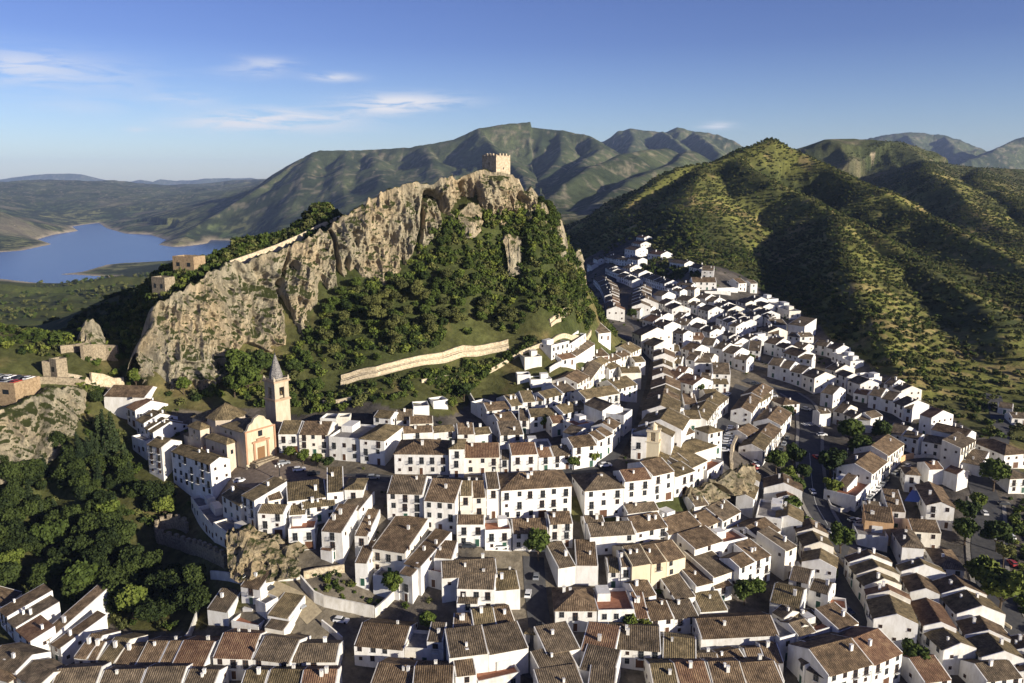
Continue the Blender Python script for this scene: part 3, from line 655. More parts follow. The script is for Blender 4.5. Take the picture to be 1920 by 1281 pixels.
def roof_material(name, c1, c2, c3):
    m, nt, b = new_mat(name); L = nt.links
    uv = node(nt, "ShaderNodeUVMap"); uv.uv_map = "UVMap"
    w = node(nt, "ShaderNodeTexWave", wave_type='BANDS', bands_direction='X'); w.inputs["Scale"].default_value = .62; w.inputs["Distortion"].default_value = 1.2
    w.inputs["Detail"].default_value = 2; w.inputs["Detail Scale"].default_value = 1.5
    L.new(uv.outputs[0], w.inputs[0])
    g = node(nt, "ShaderNodeNewGeometry")
    n = node(nt, "ShaderNodeTexNoise"); n.inputs["Scale"].default_value = .45; n.inputs["Detail"].default_value = 7; n.inputs["Roughness"].default_value = .72
    L.new(g.outputs["Position"], n.inputs[0])
    r = node(nt, "ShaderNodeValToRGB"); e = r.color_ramp.elements
    e[0].position = .36; e[0].color = (*c1, 1); e[1].position = .64; e[1].color = (*c3, 1); x = e.new(.5); x.color = (*c2, 1)
    L.new(n.outputs[0], r.inputs[0])
    mp = node(nt, "ShaderNodeMapping"); mp.inputs["Scale"].default_value = (3.8, 1.1, 1); L.new(uv.outputs[0], mp.inputs[0])
    v = node(nt, "ShaderNodeTexNoise"); v.inputs["Scale"].default_value = 1.0; v.inputs["Detail"].default_value = 3; v.inputs["Roughness"].default_value = .7; L.new(mp.outputs[0], v.inputs[0])
    mv = node(nt, "ShaderNodeMapRange"); mv.inputs[1].default_value = .3; mv.inputs[2].default_value = .7; mv.inputs[3].default_value = .5; mv.inputs[4].default_value = 1.5
    L.new(v.outputs[0], mv.inputs[0])
    mw = node(nt, "ShaderNodeMapRange"); mw.inputs[3].default_value = .62; mw.inputs[4].default_value = 1.2; L.new(w.outputs[0], mw.inputs[0])
    oi = node(nt, "ShaderNodeObjectInfo"); mo = node(nt, "ShaderNodeMapRange"); mo.inputs[3].default_value = .78; mo.inputs[4].default_value = 1.18; L.new(oi.outputs["Random"], mo.inputs[0])
    a = node(nt, "ShaderNodeMath", operation='MULTIPLY'); L.new(mv.outputs[0], a.inputs[0]); L.new(mw.outputs[0], a.inputs[1])
    a2 = node(nt, "ShaderNodeMath", operation='MULTIPLY'); L.new(a.outputs[0], a2.inputs[0]); L.new(mo.outputs[0], a2.inputs[1])
    mx = node(nt, "ShaderNodeMix", data_type='RGBA', blend_type='MULTIPLY'); mx.inputs[0].default_value = 1
    L.new(r.outputs[0], mx.inputs[6]); L.new(a2.outputs[0], mx.inputs[7]); L.new(mx.outputs[2], b.inputs["Base Color"])
    bp = node(nt, "ShaderNodeBump"); bp.inputs["Strength"].default_value = .6; bp.inputs["Distance"].default_value = .12; L.new(w.outputs[0], bp.inputs["Height"])
    bp2 = node(nt, "ShaderNodeBump"); bp2.inputs["Strength"].default_value = .5; bp2.inputs["Distance"].default_value = .3; L.new(v.outputs[0], bp2.inputs["Height"]); L.new(bp.outputs[0], bp2.inputs["Normal"])
    L.new(bp2.outputs[0], b.inputs["Normal"])
    b.inputs["Roughness"].default_value = .92; b.inputs["Specular IOR Level"].default_value = .1
    return m
ROOFS = {'brown': roof_material("old_brown_tiles", (.075, .055, .036), (.15, .105, .065), (.25, .18, .11)),
         'grey': roof_material("weathered_grey_tiles", (.072, .058, .041), (.14, .108, .073), (.23, .178, .118)),
         'mossy': roof_material("mossy_tiles", (.08, .064, .038), (.16, .125, .07), (.26, .20, .11)),
         'red': roof_material("newer_red_tiles", (.12, .07, .045), (.185, .11, .068), (.26, .17, .10))}
TERRA = noise_mat("terracotta_floor", (.25, .10, .055), (.36, .17, .10), 1.2)
GREYFLOOR = noise_mat("grey_floor", (.16, .15, .14), (.28, .26, .24), .8)
GLASS = flat_mat("dark_glass", (.015, .018, .022), .25, .5)
WOOD = flat_mat("brown_wood", (.10, .045, .022), .6)
IRON = flat_mat("black_iron", (.02, .02, .022), .5)
TRIM = flat_mat("white_trim", (.72, .72, .69), .8, .2)
STONE = noise_mat("rubble_stone", (.15, .12, .08), (.36, .30, .21), 1.6, bump=.6, dist=.4, detail=8)
ASPHALT = noise_mat("asphalt", (.045, .045, .048), (.075, .073, .072), .5, rough=.85)
PAVING = noise_mat("plaza_paving", (.12, .095, .075), (.20, .16, .125), 1.0)

# ------------------------------------------------------------------ window, door, chimney meshes (shared)
def win_mesh(w, h, frame, rail=False):
    b = MB()
    b.box((0, -.02, h / 2), (w, .04, h), 0)
    f = .07
    for x in (-w / 2 + f / 2, w / 2 - f / 2, 0): b.box((x, -.05, h / 2), (f if x else f * .8, .05, h), 1)
    b.box((0, -.052, f / 2), (w, .05, f), 1); b.box((0, -.052, h - f / 2), (w, .05, f), 1); b.box((0, -.053, h * .62), (w, .045, f * .7), 1)
    b.box((0, -.09, -.06), (w + .3, .18, .1), 2)
    return b.mesh("window", [GLASS, frame, TRIM])
def balcony_mesh(w):
    b = MB(); b.box((0, -.35, -.06), (w, .7, .1), 1)
    for x in np.linspace(-w / 2 + .03, w / 2 - .03, max(6, int(w / .25))): b.box((float(x), -.68, .5), (.035, .035, 1.0), 0)
    for s in (-1, 1): b.box((s * (w / 2 - .02), -.35, 1.0), (.05, .7, .05), 0)
    b.box((0, -.68, 1.0), (w, .05, .06), 0)
    return b.mesh("balcony", [IRON, TRIM])
def door_mesh(w, h, mat):
    b = MB(); b.box((0, -.03, h / 2), (w, .06, h), 0); b.box((0, -.06, h / 2), (.05, .04, h * .95), 1)
    for s in (-1, 1): b.box((s * (w / 2 + .07), -.035, h / 2), (.14, .07, h), 2)
    b.box((0, -.036, h + .07), (w + .28, .072, .14), 2)
    return b.mesh("door", [mat, IRON, TRIM])
def chimney_mesh(h, w):
    b = MB(); b.box((0, 0, h / 2 - .6), (w, w * .8, h + 1.2), 0)
    for s in (-1, 1): b.box((s * w * .33, 0, h + .1), (w * .2, w * .8, .2), 0)
    b.box((0, 0, h + .26), (w * 1.15, w, .12), 0); b.box((0, 0, h + .1), (w * .4, w * .5, .16), 1)
    return b.mesh("chimney", [WHITE, IRON])
DKGREY = flat_mat('grey_frame', (.12, .12, .12), .6)
GREEN = flat_mat("green_paint", (.03, .09, .06), .5)
WINS = [win_mesh(1.15, 1.5, WOOD), win_mesh(1.25, 1.6, DKGREY), win_mesh(.85, .95, WOOD), win_mesh(1.15, 1.5, DKGREY)]
TALLW = [win_mesh(1.35, 2.25, WOOD), win_mesh(1.35, 2.25, DKGREY)]
BALC = [balcony_mesh(1.7), balcony_mesh(2.2)]
DOORS = [door_mesh(1.1, 2.2, WOOD), door_mesh(1.2, 2.2, GREEN), door_mesh(2.3, 2.4, WOOD)]
CHIMS = [chimney_mesh(1.0, .7), chimney_mesh(1.4, .8), chimney_mesh(.8, .55)]

def add_uv(me):
    uv = me.uv_layers.new(name="UVMap")
    data = np.zeros((len(me.loops), 2), np.float32)
    for p in me.polygons:
        nrm = p.normal; hx = Vector((-nrm.y, nrm.x, 0))
        hx = hx.normalized() if hx.length > 1e-4 else Vector((1, 0, 0)); sl = nrm.cross(hx)
        for li in p.loop_indices:
            co = me.vertices[me.loops[li].vertex_index].co; data[li] = (co.dot(hx), co.dot(sl))
    uv.data.foreach_set("uv", data.ravel())
RNG = random.Random(7)
N_HOUSE = [0]; HOUSES = []
FOOT_SEGS = []
def place(me, name, parent, loc, rz):
    o = bpy.data.objects.new(name, me); COL.objects.link(o); o.parent = parent; o.location = loc; o.rotation_euler = (0, 0, rz); return o
def facade(root, org, P, Q, z0, z1, near, rich, rng, doors=True, skip=0.0, wtype=None):
    """windows and a door along the wall P->Q (outward side is the right of travel)"""
    P = Vector((P[0], P[1], 0)); Q = Vector((Q[0], Q[1], 0)); d = Q - P; Ln = d.length
    if Ln < 2.2: return
    d.normalize(); rz = math.atan2(d.y, d.x)
    out = Vector((d.y, -d.x, 0))
    H = z1 - z0; fl = max(1, int(round(H / 2.9)))
    cols = max(1, int(Ln / 3.1)); cols = min(cols, 8 if near else 4)
    fh = H / fl
    for k in range(fl):
        zb = z0 + fh * k
        for c in range(cols):
            x = Ln * (c + .5) / cols + rng.uniform(-.2, .2)
            pos = P + d * x + out * .01
            if k == 0 and doors and c == (cols // 2):
                zz = zb + .02
                place(rng.choice(DOORS[:2]) if rng.random() < .8 or Ln < 6 else DOORS[2], "door", root, (pos.x - org.x, pos.y - org.y, zz - org.z), rz); continue
            if rng.random() < skip: continue
            if wtype is None: wm = rng.choice(WINS)
            else: wm = WINS[wtype]
            if k > 0 and rich and rng.random() < .45:
                wm = rng.choice(TALLW); zz = zb + .15
                w = place(wm, "window", root, (pos.x - org.x, pos.y - org.y, zz - org.z), rz)
                place(BALC[0], "balcony", w, (0, 0, 0), 0)
            else:
                zz = zb + min(1.0, fh * .36)
                place(wm, "window", root, (pos.x - org.x, pos.y - org.y, zz - org.z), rz)
ORD = ["first", "second", "third", "fourth", "fifth", "sixth", "seventh", "eighth", "ninth", "tenth", "eleventh", "twelfth", "thirteenth"]
def house(A, B, zE, d, roof='g', rmat='brown', wall=None, label="", group=None, pitch=.40, endL=False, endR=False, near=True, rich=True, seed=0, chim=None, skip=.1, doors=True, cat="house", name="house", back_to=None, shadeback=False, winless=False):
    rng = random.Random(seed * 77 + 5)
    wall = wall or (WHITE, WHITE, WHITE, WHITE2, WHITE, IVORY, WHITE)[(seed * 7 + seed // 3) % 7]
    A = Vector((A[0], A[1], 0)); B = Vector((B[0], B[1], 0)); t = (B - A); Ln = t.length; t.normalize(); N = Vector((-t.y, t.x, 0))
    A = A + t * .03; B = B - t * .03; Ln -= .06
    Cc = B + N * d; D = A + N * d
    gs = [ground(p.x, p.y) for p in (A, B, Cc, D, (A + B) / 2)]
    zf = min(gs) - 1.2
    org = Vector(((A.x + B.x + Cc.x + D.x) / 4, (A.y + B.y + Cc.y + D.y) / 4, gs[4]))
    root = empty(name, org)
    tag(root, label, cat, group)
    N_HOUSE[0] += 1; HOUSES.append((A.copy(), B.copy(), Cc.copy(), D.copy()))
    def W(p, z): return (p.x - org.x, p.y - org.y, z - org.z)
    wb = MB(); rb = MB()
    pw = .26; e = .13                                  # parapet width / height above tiles
    rise = d / 2 * pitch
    a, b, c, dd = A, B, Cc, D
    ov = .35; th = .16
    if roof in ('g', 't'):
        m1 = (A + D) / 2; m2 = (B + Cc) / 2
        zr = zE + rise
        # walls as pentagon prism
        wb.poly([W(a, zf), W(b, zf), W(b, zE), W(a, zE)])
        wb.poly([W(b, zf), W(c, zf), W(c, zE), W(m2, zr), W(b, zE)])
        wb.poly([W(c, zf), W(dd, zf), W(dd, zE), W(c, zE)])
        wb.poly([W(dd, zf), W(a, zf), W(a, zE), W(m1, zr), W(dd, zE)])
        wb.poly([W(a, zE), W(b, zE), W(m2, zr), W(m1, zr)]); wb.poly([W(c, zE), W(dd, zE), W(m1, zr), W(m2, zr)])
        # white gable copings
        for (p, q, r_, s) in ((A, m1, D, 1), (B, m2, Cc, -1)):
            for (u, v, zu, zv) in ((p, q, zE, zr), (r_, q, zE, zr)):
                inn = t * (pw * s)
                f1 = u + (u - v).normalized() * .12 * 0
                low = [W(f1, zu - .05), W(f1 + inn, zu - .05), W(v + inn, zv - .05), W(v, zv - .05)]
                wb.hexa(low if s > 0 else low[::-1], ([W(f1, zu + e), W(f1 + inn, zu + e), W(v + inn, zv + e), W(v, zv + e)] if s > 0 else [W(f1, zu + e), W(f1 + inn, zu + e), W(v + inn, zv + e), W(v, zv + e)][::-1]))
        ti = t * (pw + .01)
        sl = rise / (d / 2)
        for (p, q, mm1, mm2, sgn) in ((A, B, m1, m2, -1), (D, Cc, m1, m2, 1)):
            o1 = p + N * (ov * sgn) + ti; o2 = q + N * (ov * sgn) - ti; zo = zE - ov * sl
            r1 = mm1 + ti; r2 = mm2 - ti
            lo = [W(o1, zo + .02), W(o2, zo + .02), W(r2, zr + .02), W(r1, zr + .02)]; hi = [W(o1, zo + th), W(o2, zo + th), W(r2, zr + th + .03), W(r1, zr + th + .03)]
            if sgn < 0: rb.hexa(lo, hi)
            else: rb.hexa(lo[::-1], hi[::-1])
        rb.box(((m1.x + m2.x) / 2 - org.x, (m1.y + m2.y) / 2 - org.y, zr + th + .06 - org.z), (Ln - .7, .26, .14), 0, math.atan2(t.y, t.x))
        rz_at = lambda s, f: zE + rise * (1 - abs(2 * f - 1))
        if roof == 't':                               # small white roof room beside a terrace on the rear slope
            w_ = min(3.4, Ln * .5); q0 = A + t * (Ln * .5 - w_ / 2) + N * (d * .55); q1 = q0 + t * w_; q2 = q1 + N * (d * .36); q3 = q0 + N * (d * .36)
            bs = [(p.x - org.x, p.y - org.y) for p in (q0, q1, q2, q3)]
            wb.prism(bs, zE - org.z + .1, zr + 1.2 - org.z, 0)
    elif roof == 's':
        zr = zE + d * pitch * .62
        wb.poly([W(a, zf), W(b, zf), W(b, zE), W(a, zE)]); wb.poly([W(b, zf), W(c, zf), W(c, zr), W(b, zE)])
        wb.poly([W(c, zf), W(dd, zf), W(dd, zr), W(c, zr)]); wb.poly([W(dd, zf), W(a, zf), W(a, zE), W(dd, zr)]); wb.poly([W(a, zE), W(b, zE), W(c, zr), W(dd, zr)])
        for (p, q, s) in ((A, D, 1), (B, Cc, -1)):
            inn = t * (pw * s); L_ = [(p, zE), (p + inn, zE), (q + inn, zr), (q, zr)]
            lo = [W(x, z - .05) for x, z in L_]; hi = [W(x, z + e) for x, z in L_]
            if s < 0: lo, hi = lo[::-1], hi[::-1]
            wb.hexa(lo, hi)
        ti = t * (pw + .01); sl = (zr - zE) / d
        o1 = A - N * ov + ti; o2 = B - N * ov - ti; zo = zE - ov * sl; r1 = D + ti - N * .05; r2 = Cc - ti - N * .05
        rb.hexa([W(o1, zo + .02), W(o2, zo + .02), W(r2, zr + .02), W(r1, zr + .02)], [W(o1, zo + th), W(o2, zo + th), W(r2, zr + th), W(r1, zr + th)])
        rz_at = lambda s, f: zE + (zr - zE) * f
    elif roof == 'x':                                  # ridge runs away from the front: gable faces the front
        rise = Ln / 2 * pitch; zr = zE + rise; m1 = (A + B) / 2; m2 = (Cc + D) / 2
        wb.poly([W(a, zf), W(b, zf), W(b, zE), W(m1, zr), W(a, zE)]); wb.poly([W(b, zf), W(c, zf), W(c, zE), W(b, zE)])
        wb.poly([W(c, zf), W(dd, zf), W(dd, zE), W(m2, zr), W(c, zE)]); wb.poly([W(dd, zf), W(a, zf), W(a, zE), W(dd, zE)])
        wb.poly([W(a, zE), W(m1, zr), W(m2, zr), W(dd, zE)]); wb.poly([W(m1, zr), W(b, zE), W(c, zE), W(m2, zr)])
        sl = pitch
        for (p, q, s) in ((A, D, -1), (B, Cc, 1)):
            o1 = p + t * (ov * s); o2 = q + t * (ov * s); zo = zE - ov * sl
            lo = [W(o1 - N * .1, zo + .02), W(m1 - N * .1, zr + .02), W(m2, zr + .02), W(o2, zo + .02)]; hi = [W(o1 - N * .1, zo + th), W(m1 - N * .1, zr + th + .02), W(m2, zr + th + .02), W(o2, zo + th)]
            if s > 0: lo, hi = lo[::-1], hi[::-1]
            rb.hexa(lo, hi)
        rz_at = lambda s, f: zE + rise * (1 - abs(2 * s - 1))
    elif roof == 'h':
        k = min(Ln, d) / 2 * .98; rise = k * pitch; zr = zE + rise
        wb.prism([(p.x - org.x, p.y - org.y) for p in (a, b, c, dd)], zf - org.z, zE - org.z, 0)
        if Ln >= d: m1 = A + t * k + N * (d / 2); m2 = B - t * k + N * (d / 2)
        else: m1 = A + t * (Ln / 2) + N * k; m2 = A + t * (Ln / 2) + N * (d - k)
        oa, ob, oc, od = A - t * ov - N * ov, B + t * ov - N * ov, Cc + t * ov + N * ov, D - t * ov + N * ov
        z0 = zE - .02; z1 = zE + .14
        rb.prism([(p.x - org.x, p.y - org.y) for p in (oa, ob, oc, od)], z0 - org.z, z1 - org.z, 0, cap=False)
        if Ln >= d:
            rb.poly([W(oa, z1), W(ob, z1), W(m2, zr + .2), W(m1, zr + .2)]); rb.poly([W(ob, z1), W(oc, z1), W(m2, zr + .2)])
            rb.poly([W(oc, z1), W(od, z1), W(m1, zr + .2), W(m2, zr + .2)]); rb.poly([W(od, z1), W(oa, z1), W(m1, zr + .2)])
        else:
            rb.poly([W(oa, z1), W(ob, z1), W(m1, zr + .2)]); rb.poly([W(ob, z1), W(oc, z1), W(m2, zr + .2), W(m1, zr + .2)])
            rb.poly([W(oc, z1), W(od, z1), W(m2, zr + .2)]); rb.poly([W(od, z1), W(oa, z1), W(m1, zr + .2), W(m2, zr + .2)])
        rz_at = lambda s, f: zE + rise * .6
    else:                                              # 'f': flat terrace behind a parapet, with a roof room
        wb.prism([(p.x - org.x, p.y - org.y) for p in (a, b, c, dd)], zf - org.z, zE - .9 - org.z, 0)
        pp = .25
        for (p, q) in ((a, b), (b, c), (c, dd), (dd, a)):
            dr = (q - p).normalized(); nn = Vector((-dr.y, dr.x, 0)) * pp
            s1 = p + dr * (pp + .002); s2 = q
            wb.prism([(v.x - org.x, v.y - org.y) for v in (s1, s2, s2 + nn, s1 + nn)], zE - .95 - org.z, zE - org.z, 0)
        q0, q1, q2, q3 = (a + t * .3 + N * .3), (b - t * .3 + N * .3), (c - t * .3 - N * .3), (dd + t * .3 - N * .3)
        rb.prism([(v.x - org.x, v.y - org.y) for v in (q0, q1, q2, q3)], zE - .89 - org.z, zE - .82 - org.z, 0)
        if Ln > 6 and d > 5:
            s0 = .55 if seed % 2 else .08
            q0 = a + t * (Ln * s0) + N * (d * .5); q1 = q0 + t * (Ln * .36); q2 = q1 + N * (d * .42); q3 = q0 + N * (d * .42)
            wb.prism([(v.x - org.x, v.y - org.y) for v in (q0, q1, q2, q3)], zE - .8 - org.z, zE + 1.5 - org.z, 0)
        rz_at = lambda s, f: zE - .8
    wo = wb.build("wall", [wall], root)
    me = rb.mesh("roof", [ROOFS[rmat] if roof != 'f' else (TERRA if rmat in ('red', 'brown') else GREYFLOOR)]); add_uv(me)
    ro = link(bpy.data.objects.new("roof" if roof != 'f' else "terrace_floor", me), root)
    nch = chim if chim is not None else (rng.choice((0, 1, 1, 2)) if roof != 'f' else 0)
    for k in range(nch):
        s = rng.uniform(.2, .8); f = rng.choice((.3, .4, .62)); p = A + t * (Ln * s) + N * (d * f)
        place(rng.choice(CHIMS), "chimney", ro, (p.x - org.x, p.y - org.y, rz_at(s, f) - org.z), math.atan2(t.y, t.x))
    if not winless:
        gA, gB = ground(A.x, A.y), ground(B.x, B.y)
        z0 = max(gA, gB); 
        if zE - z0 < 2.4: z0 = zE - 2.8
        zt = zE - (.9 if roof == 'f' else 0)
        facade(root, org, A, B, z0, zt, near, rich, rng, doors, skip)
        if endR: facade(root, org, B, Cc, max(ground(Cc.x, Cc.y), zE - 6.5), zt, near, False, rng, False, .45, 2)
        if endL: facade(root, org, D, A, max(ground(D.x, D.y), zE - 6.5), zt, near, False, rng, False, .45, 2)
    return root
def FR(fr, pts): return [(fr[0] + x / fr[2], fr[1] + y / fr[2]) for x, y in pts]
B0 = (0, 1025, 5); B1 = (384, 1025, 5); B2 = (768, 1025, 5); B3 = (1152, 1025, 5); B4 = (1536, 1025, 5)
M1 = (400, 800, 5); M2 = (768, 800, 5); M3 = (1152, 800, 5); M4 = (1536, 800, 5)
U1 = (820, 600, 4); U2 = (960, 600, 4); U3 = (1440, 600, 4); V = (1050, 420, 4); K = (480, 600, 4); Z2 = (480, 900, 3.3625); Z4 = (1440, 900, 3.3625)
RADJ = {'brown': 'brown tile', 'grey': 'greyish tile', 'mossy': 'mossy tile', 'red': 'reddish tile'}
ROWN = [0]
SPECS = []
def row(fr, pts, n, h, d, desc, frm="", roof='g', rm=None, jit=.32, near=None, group=None, **kw):
    ROWN[0] += 1; rid = ROWN[0]; rng = random.Random(rid * 31 + 3)
    W_ = [hit(x, y, h) for x, y in FR(fr, pts)]
    if n != len(pts) - 1:
        seg = [0.0]
        for p, q in zip(W_[:-1], W_[1:]): seg.append(seg[-1] + (q.xy - p.xy).length)
        R_ = []
        cuts = [0.0] + sorted((i + rng.uniform(-.12, .12)) / n for i in range(1, n)) + [1.0]
        for c in cuts:
            s = c * seg[-1]
            for i in range(len(seg) - 1):
                if s <= seg[i + 1] + 1e-6:
                    f = (s - seg[i]) / max(seg[i + 1] - seg[i], 1e-6); R_.append(W_[i].lerp(W_[i + 1], f)); break
        W_ = R_
    Yc = W_[0].y
    nr = Yc < 300 if near is None else near
    if fr is V:
        N2 = []
        for p, q in zip(W_[:-1], W_[1:]):
            k = max(1, int(round((q.xy - p.xy).length / 13))) if n > 1 else 1
            if n == 1 and (q.xy - p.xy).length > 19: m_ = p.lerp(q, .5); dv = (q - p).normalized() * 9; p, q = m_ - dv, m_ + dv; W_[-1] = q
            N2 += [p.lerp(q, j / k) for j in range(k)]
        W_ = N2 + [W_[-1]]
    for i in range(len(W_) - 1):
        A, B = W_[i], W_[i + 1]
        zE = (A.z + B.z) / 2 + h + (rng.uniform(-jit, jit) if n > 1 else 0)
        ri = roof if isinstance(roof, str) and len(roof) == 1 else roof[i % len(roof)]
        if ri == 'g' and n > 1 and rng.random() < .14 and 'plain' not in kw: ri = rng.choice('ts') if rng.random() < .6 else 'f'
        m_ = (rm if isinstance(rm, str) else (rm[i % len(rm)] if rm else None)) or rng.choice(['brown', 'brown', 'grey', 'grey', 'mossy', 'red'] if nr else ['brown', 'brown', 'grey', 'grey', 'brown', 'red'])
        lab = desc
        if n > 1:
            k = i; radj = {'f': "flat-roofed house", 's': RADJ[m_].split()[0] + "-roofed lean-to house"}.get(ri, RADJ[m_].split()[0] + "-roofed house")
            if ri == 'x': radj = "gabled white house"
            lab = f"{radj}, {ORD[k]} from the {frm} end of {desc}"
        kk = {k_: v_ for k_, v_ in kw.items() if k_ != 'plain'}
        dd_ = d * (1 + (rng.uniform(-.07, .07) if n > 1 else 0))
        kk.setdefault('endL', i == 0); kk.setdefault('endR', i == len(W_) - 2)
        SPECS.append((A, B, zE, dd_, ri, m_)); SPECS[-1] += (dict(label=lab, group=group or ("houses of " + desc if n > 1 else "houses of the white village"), near=nr, rich=nr, seed=rid * 13 + i, **kk),)

ROADS = [([(1395,712),(1440,728),(1480,738),(1508,760),(1518,800),(1518,850),(1522,900),(1530,945),(1552,985),(1570,1010),(1556,1055),(1580,1110),(1612,1180),(1632,1240),(1640,1275)], 4.5),
 ([(1120,875),(1150,850),(1175,800),(1192,750),(1205,700),(1212,655),(1195,615),(1172,590),(1172,555)], 3.0), ([(1395,725),(1378,755),(1362,790),(1352,830),(1345,870)], 5.0),
 ([(1660,880),(1700,862),(1760,868),(1800,890),(1835,905),(1868,895),(1868,860),(1876,800),(1862,740)], 4.5), ([(1835,905),(1850,940),(1852,990),(1850,1040),(1862,1100),(1885,1150),(1915,1200)], 5.5),
 ([(1600,965),(1640,935),(1672,905),(1700,880),(1716,866)], 3.5), ([(560,905),(660,895),(760,902),(880,905),(1000,895),(1120,885)], 3.0), ([(1000,1045),(1002,1080),(1005,1120),(1012,1180),(1010,1240),(1000,1275)], 3.5),
 ([(1045,620),(955,660),(860,690),(760,725),(640,750)], 2.0), ([(440,880),(500,880),(560,900),(520,940),(450,950)], 6.0)]
def build_rows():
    """deepen each house towards the one behind it until only a narrow gap is left, then build"""
    RD = [(np.array([tuple(hit(x, y)[:2]) for x, y in p]), w) for p, w in ROADS]
    Q = []
    for (A, B, zE, d, *_r) in SPECS:
        t = (B - A); t.z = 0; t.normalize(); N = Vector((-t.y, t.x, 0)); Q.append((Vector((A.x, A.y, 0)), Vector((B.x, B.y, 0)), N, d))
    quads = [[(p.x, p.y) for p in (A - N * .6, B - N * .6, B + N * d, A + N * d)] for A, B, N, d in Q]
    def inq(q, x, y):
        s = True
        for i in range(4):
            x1, y1 = q[i]; x2, y2 = q[(i + 1) % 4]
            if (x2 - x1) * (y - y1) - (y2 - y1) * (x - x1) < 0: return False
        return True
    cen = [(sum(p[0] for p in q) / 4, sum(p[1] for p in q) / 4) for q in quads]
    for i, sp in enumerate(SPECS):
        A, B, N, d = Q[i]; best = d; near = [j for j in range(len(Q)) if j != i and abs(cen[j][0] - cen[i][0]) < 45 and abs(cen[j][1] - cen[i][1]) < 45]
        for k in range(1, 14):
            dn = d * (1 + .06 * k)
            if dn > d + 7: break
            ok = True
            for f in (.08, .3, .5, .7, .92):
                p = A.lerp(B, f) + N * (dn + .5)
                if any(inq(quads[j], p.x, p.y) for j in near): ok = False; break
                for rp, w in RD:
                    a = rp[:-1]; b = rp[1:]; v = b - a; tt = np.clip(((p.x - a[:, 0]) * v[:, 0] + (p.y - a[:, 1]) * v[:, 1]) / (v ** 2).sum(1), 0, 1)
                    if (np.hypot(a[:, 0] + tt * v[:, 0] - p.x, a[:, 1] + tt * v[:, 1] - p.y) < w + .5).any(): ok = False; break
                if not ok: break
            if not ok: break
            best = dn
        A0, B0_, zE, d0, ri, m_, kk = sp
        if d0 <= 6 and ri != 'g': best = min(best, d0 * 1.35)
        if 'cliff-edge' in kk['label']: best = d0
        if ri in 'xh': best = min(best, d0 * 1.25)
        if ri in 'gs' and best > 12.5 and d0 < 11: best = 12.5
        quads[i] = [(p.x, p.y) for p in (A - N * .6, B - N * .6, B + N * best, A + N * best)]
        house(A0, B0_, zE, best, ri, m_, **kk)
# ------------------------------------------------------------------ the rows of houses
# lower edge of the village, below the wood
row(B0, [(690,1030),(820,1055),(915,1060),(1075,1090),(1270,1110),(1480,1115),(1610,1115),(1920,1118)], 7, 5.8, 9, "the street below the wood", "western", chim=1, plain=1, jit=.15)
row(B0, [(350,835),(470,890)], 1, 5, 13, "white house with long brown roof under the wood, behind the terrace's western end", roof='s', rm='brown')
row(B0, [(480,900),(570,965)], 1, 5, 9, "low white house with brown roof beside the long-roofed house below the wood", roof='s', rm='brown')
row(B0, [(80,1265),(350,1105)], 1, 5, 12, "white house with hipped brown roof in the bottom corner of the village", roof='h', rm='brown')
row(B0, [(-10,585),(70,670),(150,765),(290,925)], 3, 5, 6, "the narrow bending wood lane", "upper", roof='s')
row(B0, [(10,570),(205,425)], 1, 4, 7, "small white house with brown roof alone at the upper end of the wood lane", roof='s', rm='brown')
row(B1, [(75,1045),(445,1042)], 1, 6, 13, "white house with wide reddish roof and three upper windows at the bottom street", rm='red')
row(B1, [(450,1055),(798,1085)], 1, 5.5, 12, "white house with dark roof between the reddish roof and the lone grey roof", rm='grey')
row(B1, [(810,1070),(1238,1082)], 1, 5, 9, "white house with plain grey roof framed by white copings near the bottom", rm='grey', endR=True)
row(B1, [(1398,935),(1868,955)], 1, 5.2, 9, "low white house with brown roof and two upper windows below the walled garden", rm='brown')
row(B1, [(1872,960),(2235,955)], 1, 5.0, 6, "low white house with flat terrace next to the brown roof below the walled garden", roof='f', rm='grey')
row(B2, [(160,885),(312,885)], 1, 6.5, 6, "small white tower house with square grey roof by the lower lane", roof='s', rm='grey')
row(B2, [(400,795),(588,795)], 1, 5, 6, "narrow white house with iron balcony in the lower lane", roof='s', rm='brown')
row(B2, [(600,765),(820,745),(1000,715)], 2, 5, 11, "the bend of the lower lane", "garden", plain=1, rm=['mossy','brown'])
row(B2, [(370,1050),(740,1008),(1115,948)], 2, 7, 9, "the dark lane's long wall", "garden", roof='s', rm='grey', winless=True)
row(B2, [(430,1215),(630,1192)], 1, 6, 10, "white house with steep-looking brown roof standing before the long white wall", roof='s', rm='brown')
row(B2, [(640,1262),(1040,1178)], 1, 4, 7, "white house with terracotta terrace below the long white wall", roof='f', rm='red')
row(B1, [(330,1320),(560,1312),(890,1312),(1230,1302)], 3, 6, 8, "the street below the grey roof", "wood", plain=1)
row(B1, [(1540,1335),(1925,1345)], 1, 6, 12, "large brown corrugated-looking roof at the bottom of the dark lane's garden side", rm='brown')
row(B1, [(1940,1350),(2330,1325)], 1, 6, 11, "broad brown roof at the picture's lower edge beside the terracotta terrace", rm='brown')
row(B2, [(1365,597),(1756,606)], 1, 6, 10, "white house with hipped roof and a long iron balcony facing the dark lane", roof='h', rm='brown', skip=0)
row(B2, [(1765,592),(2110,592)], 1, 6.6, 8, "white house with terracotta roof terraces next to the hipped balcony house", roof='f', rm='red', skip=0)
row(B3, [(195,665),(325,668)], 1, 5, 15, "narrow white house under a long brown roof beside the terraced house", rm='red')
row(B3, [(330,685),(560,668),(790,645)], 2, 5, 10, "the shaded lane with two yellow-green trees", "dark lane", rm=['brown','grey'], plain=1)
row(B3, [(815,842),(1545,845)], 1, 6, 11, "long white house with four balconies and a big brown roof", rm='brown', skip=1.0, doors=True)
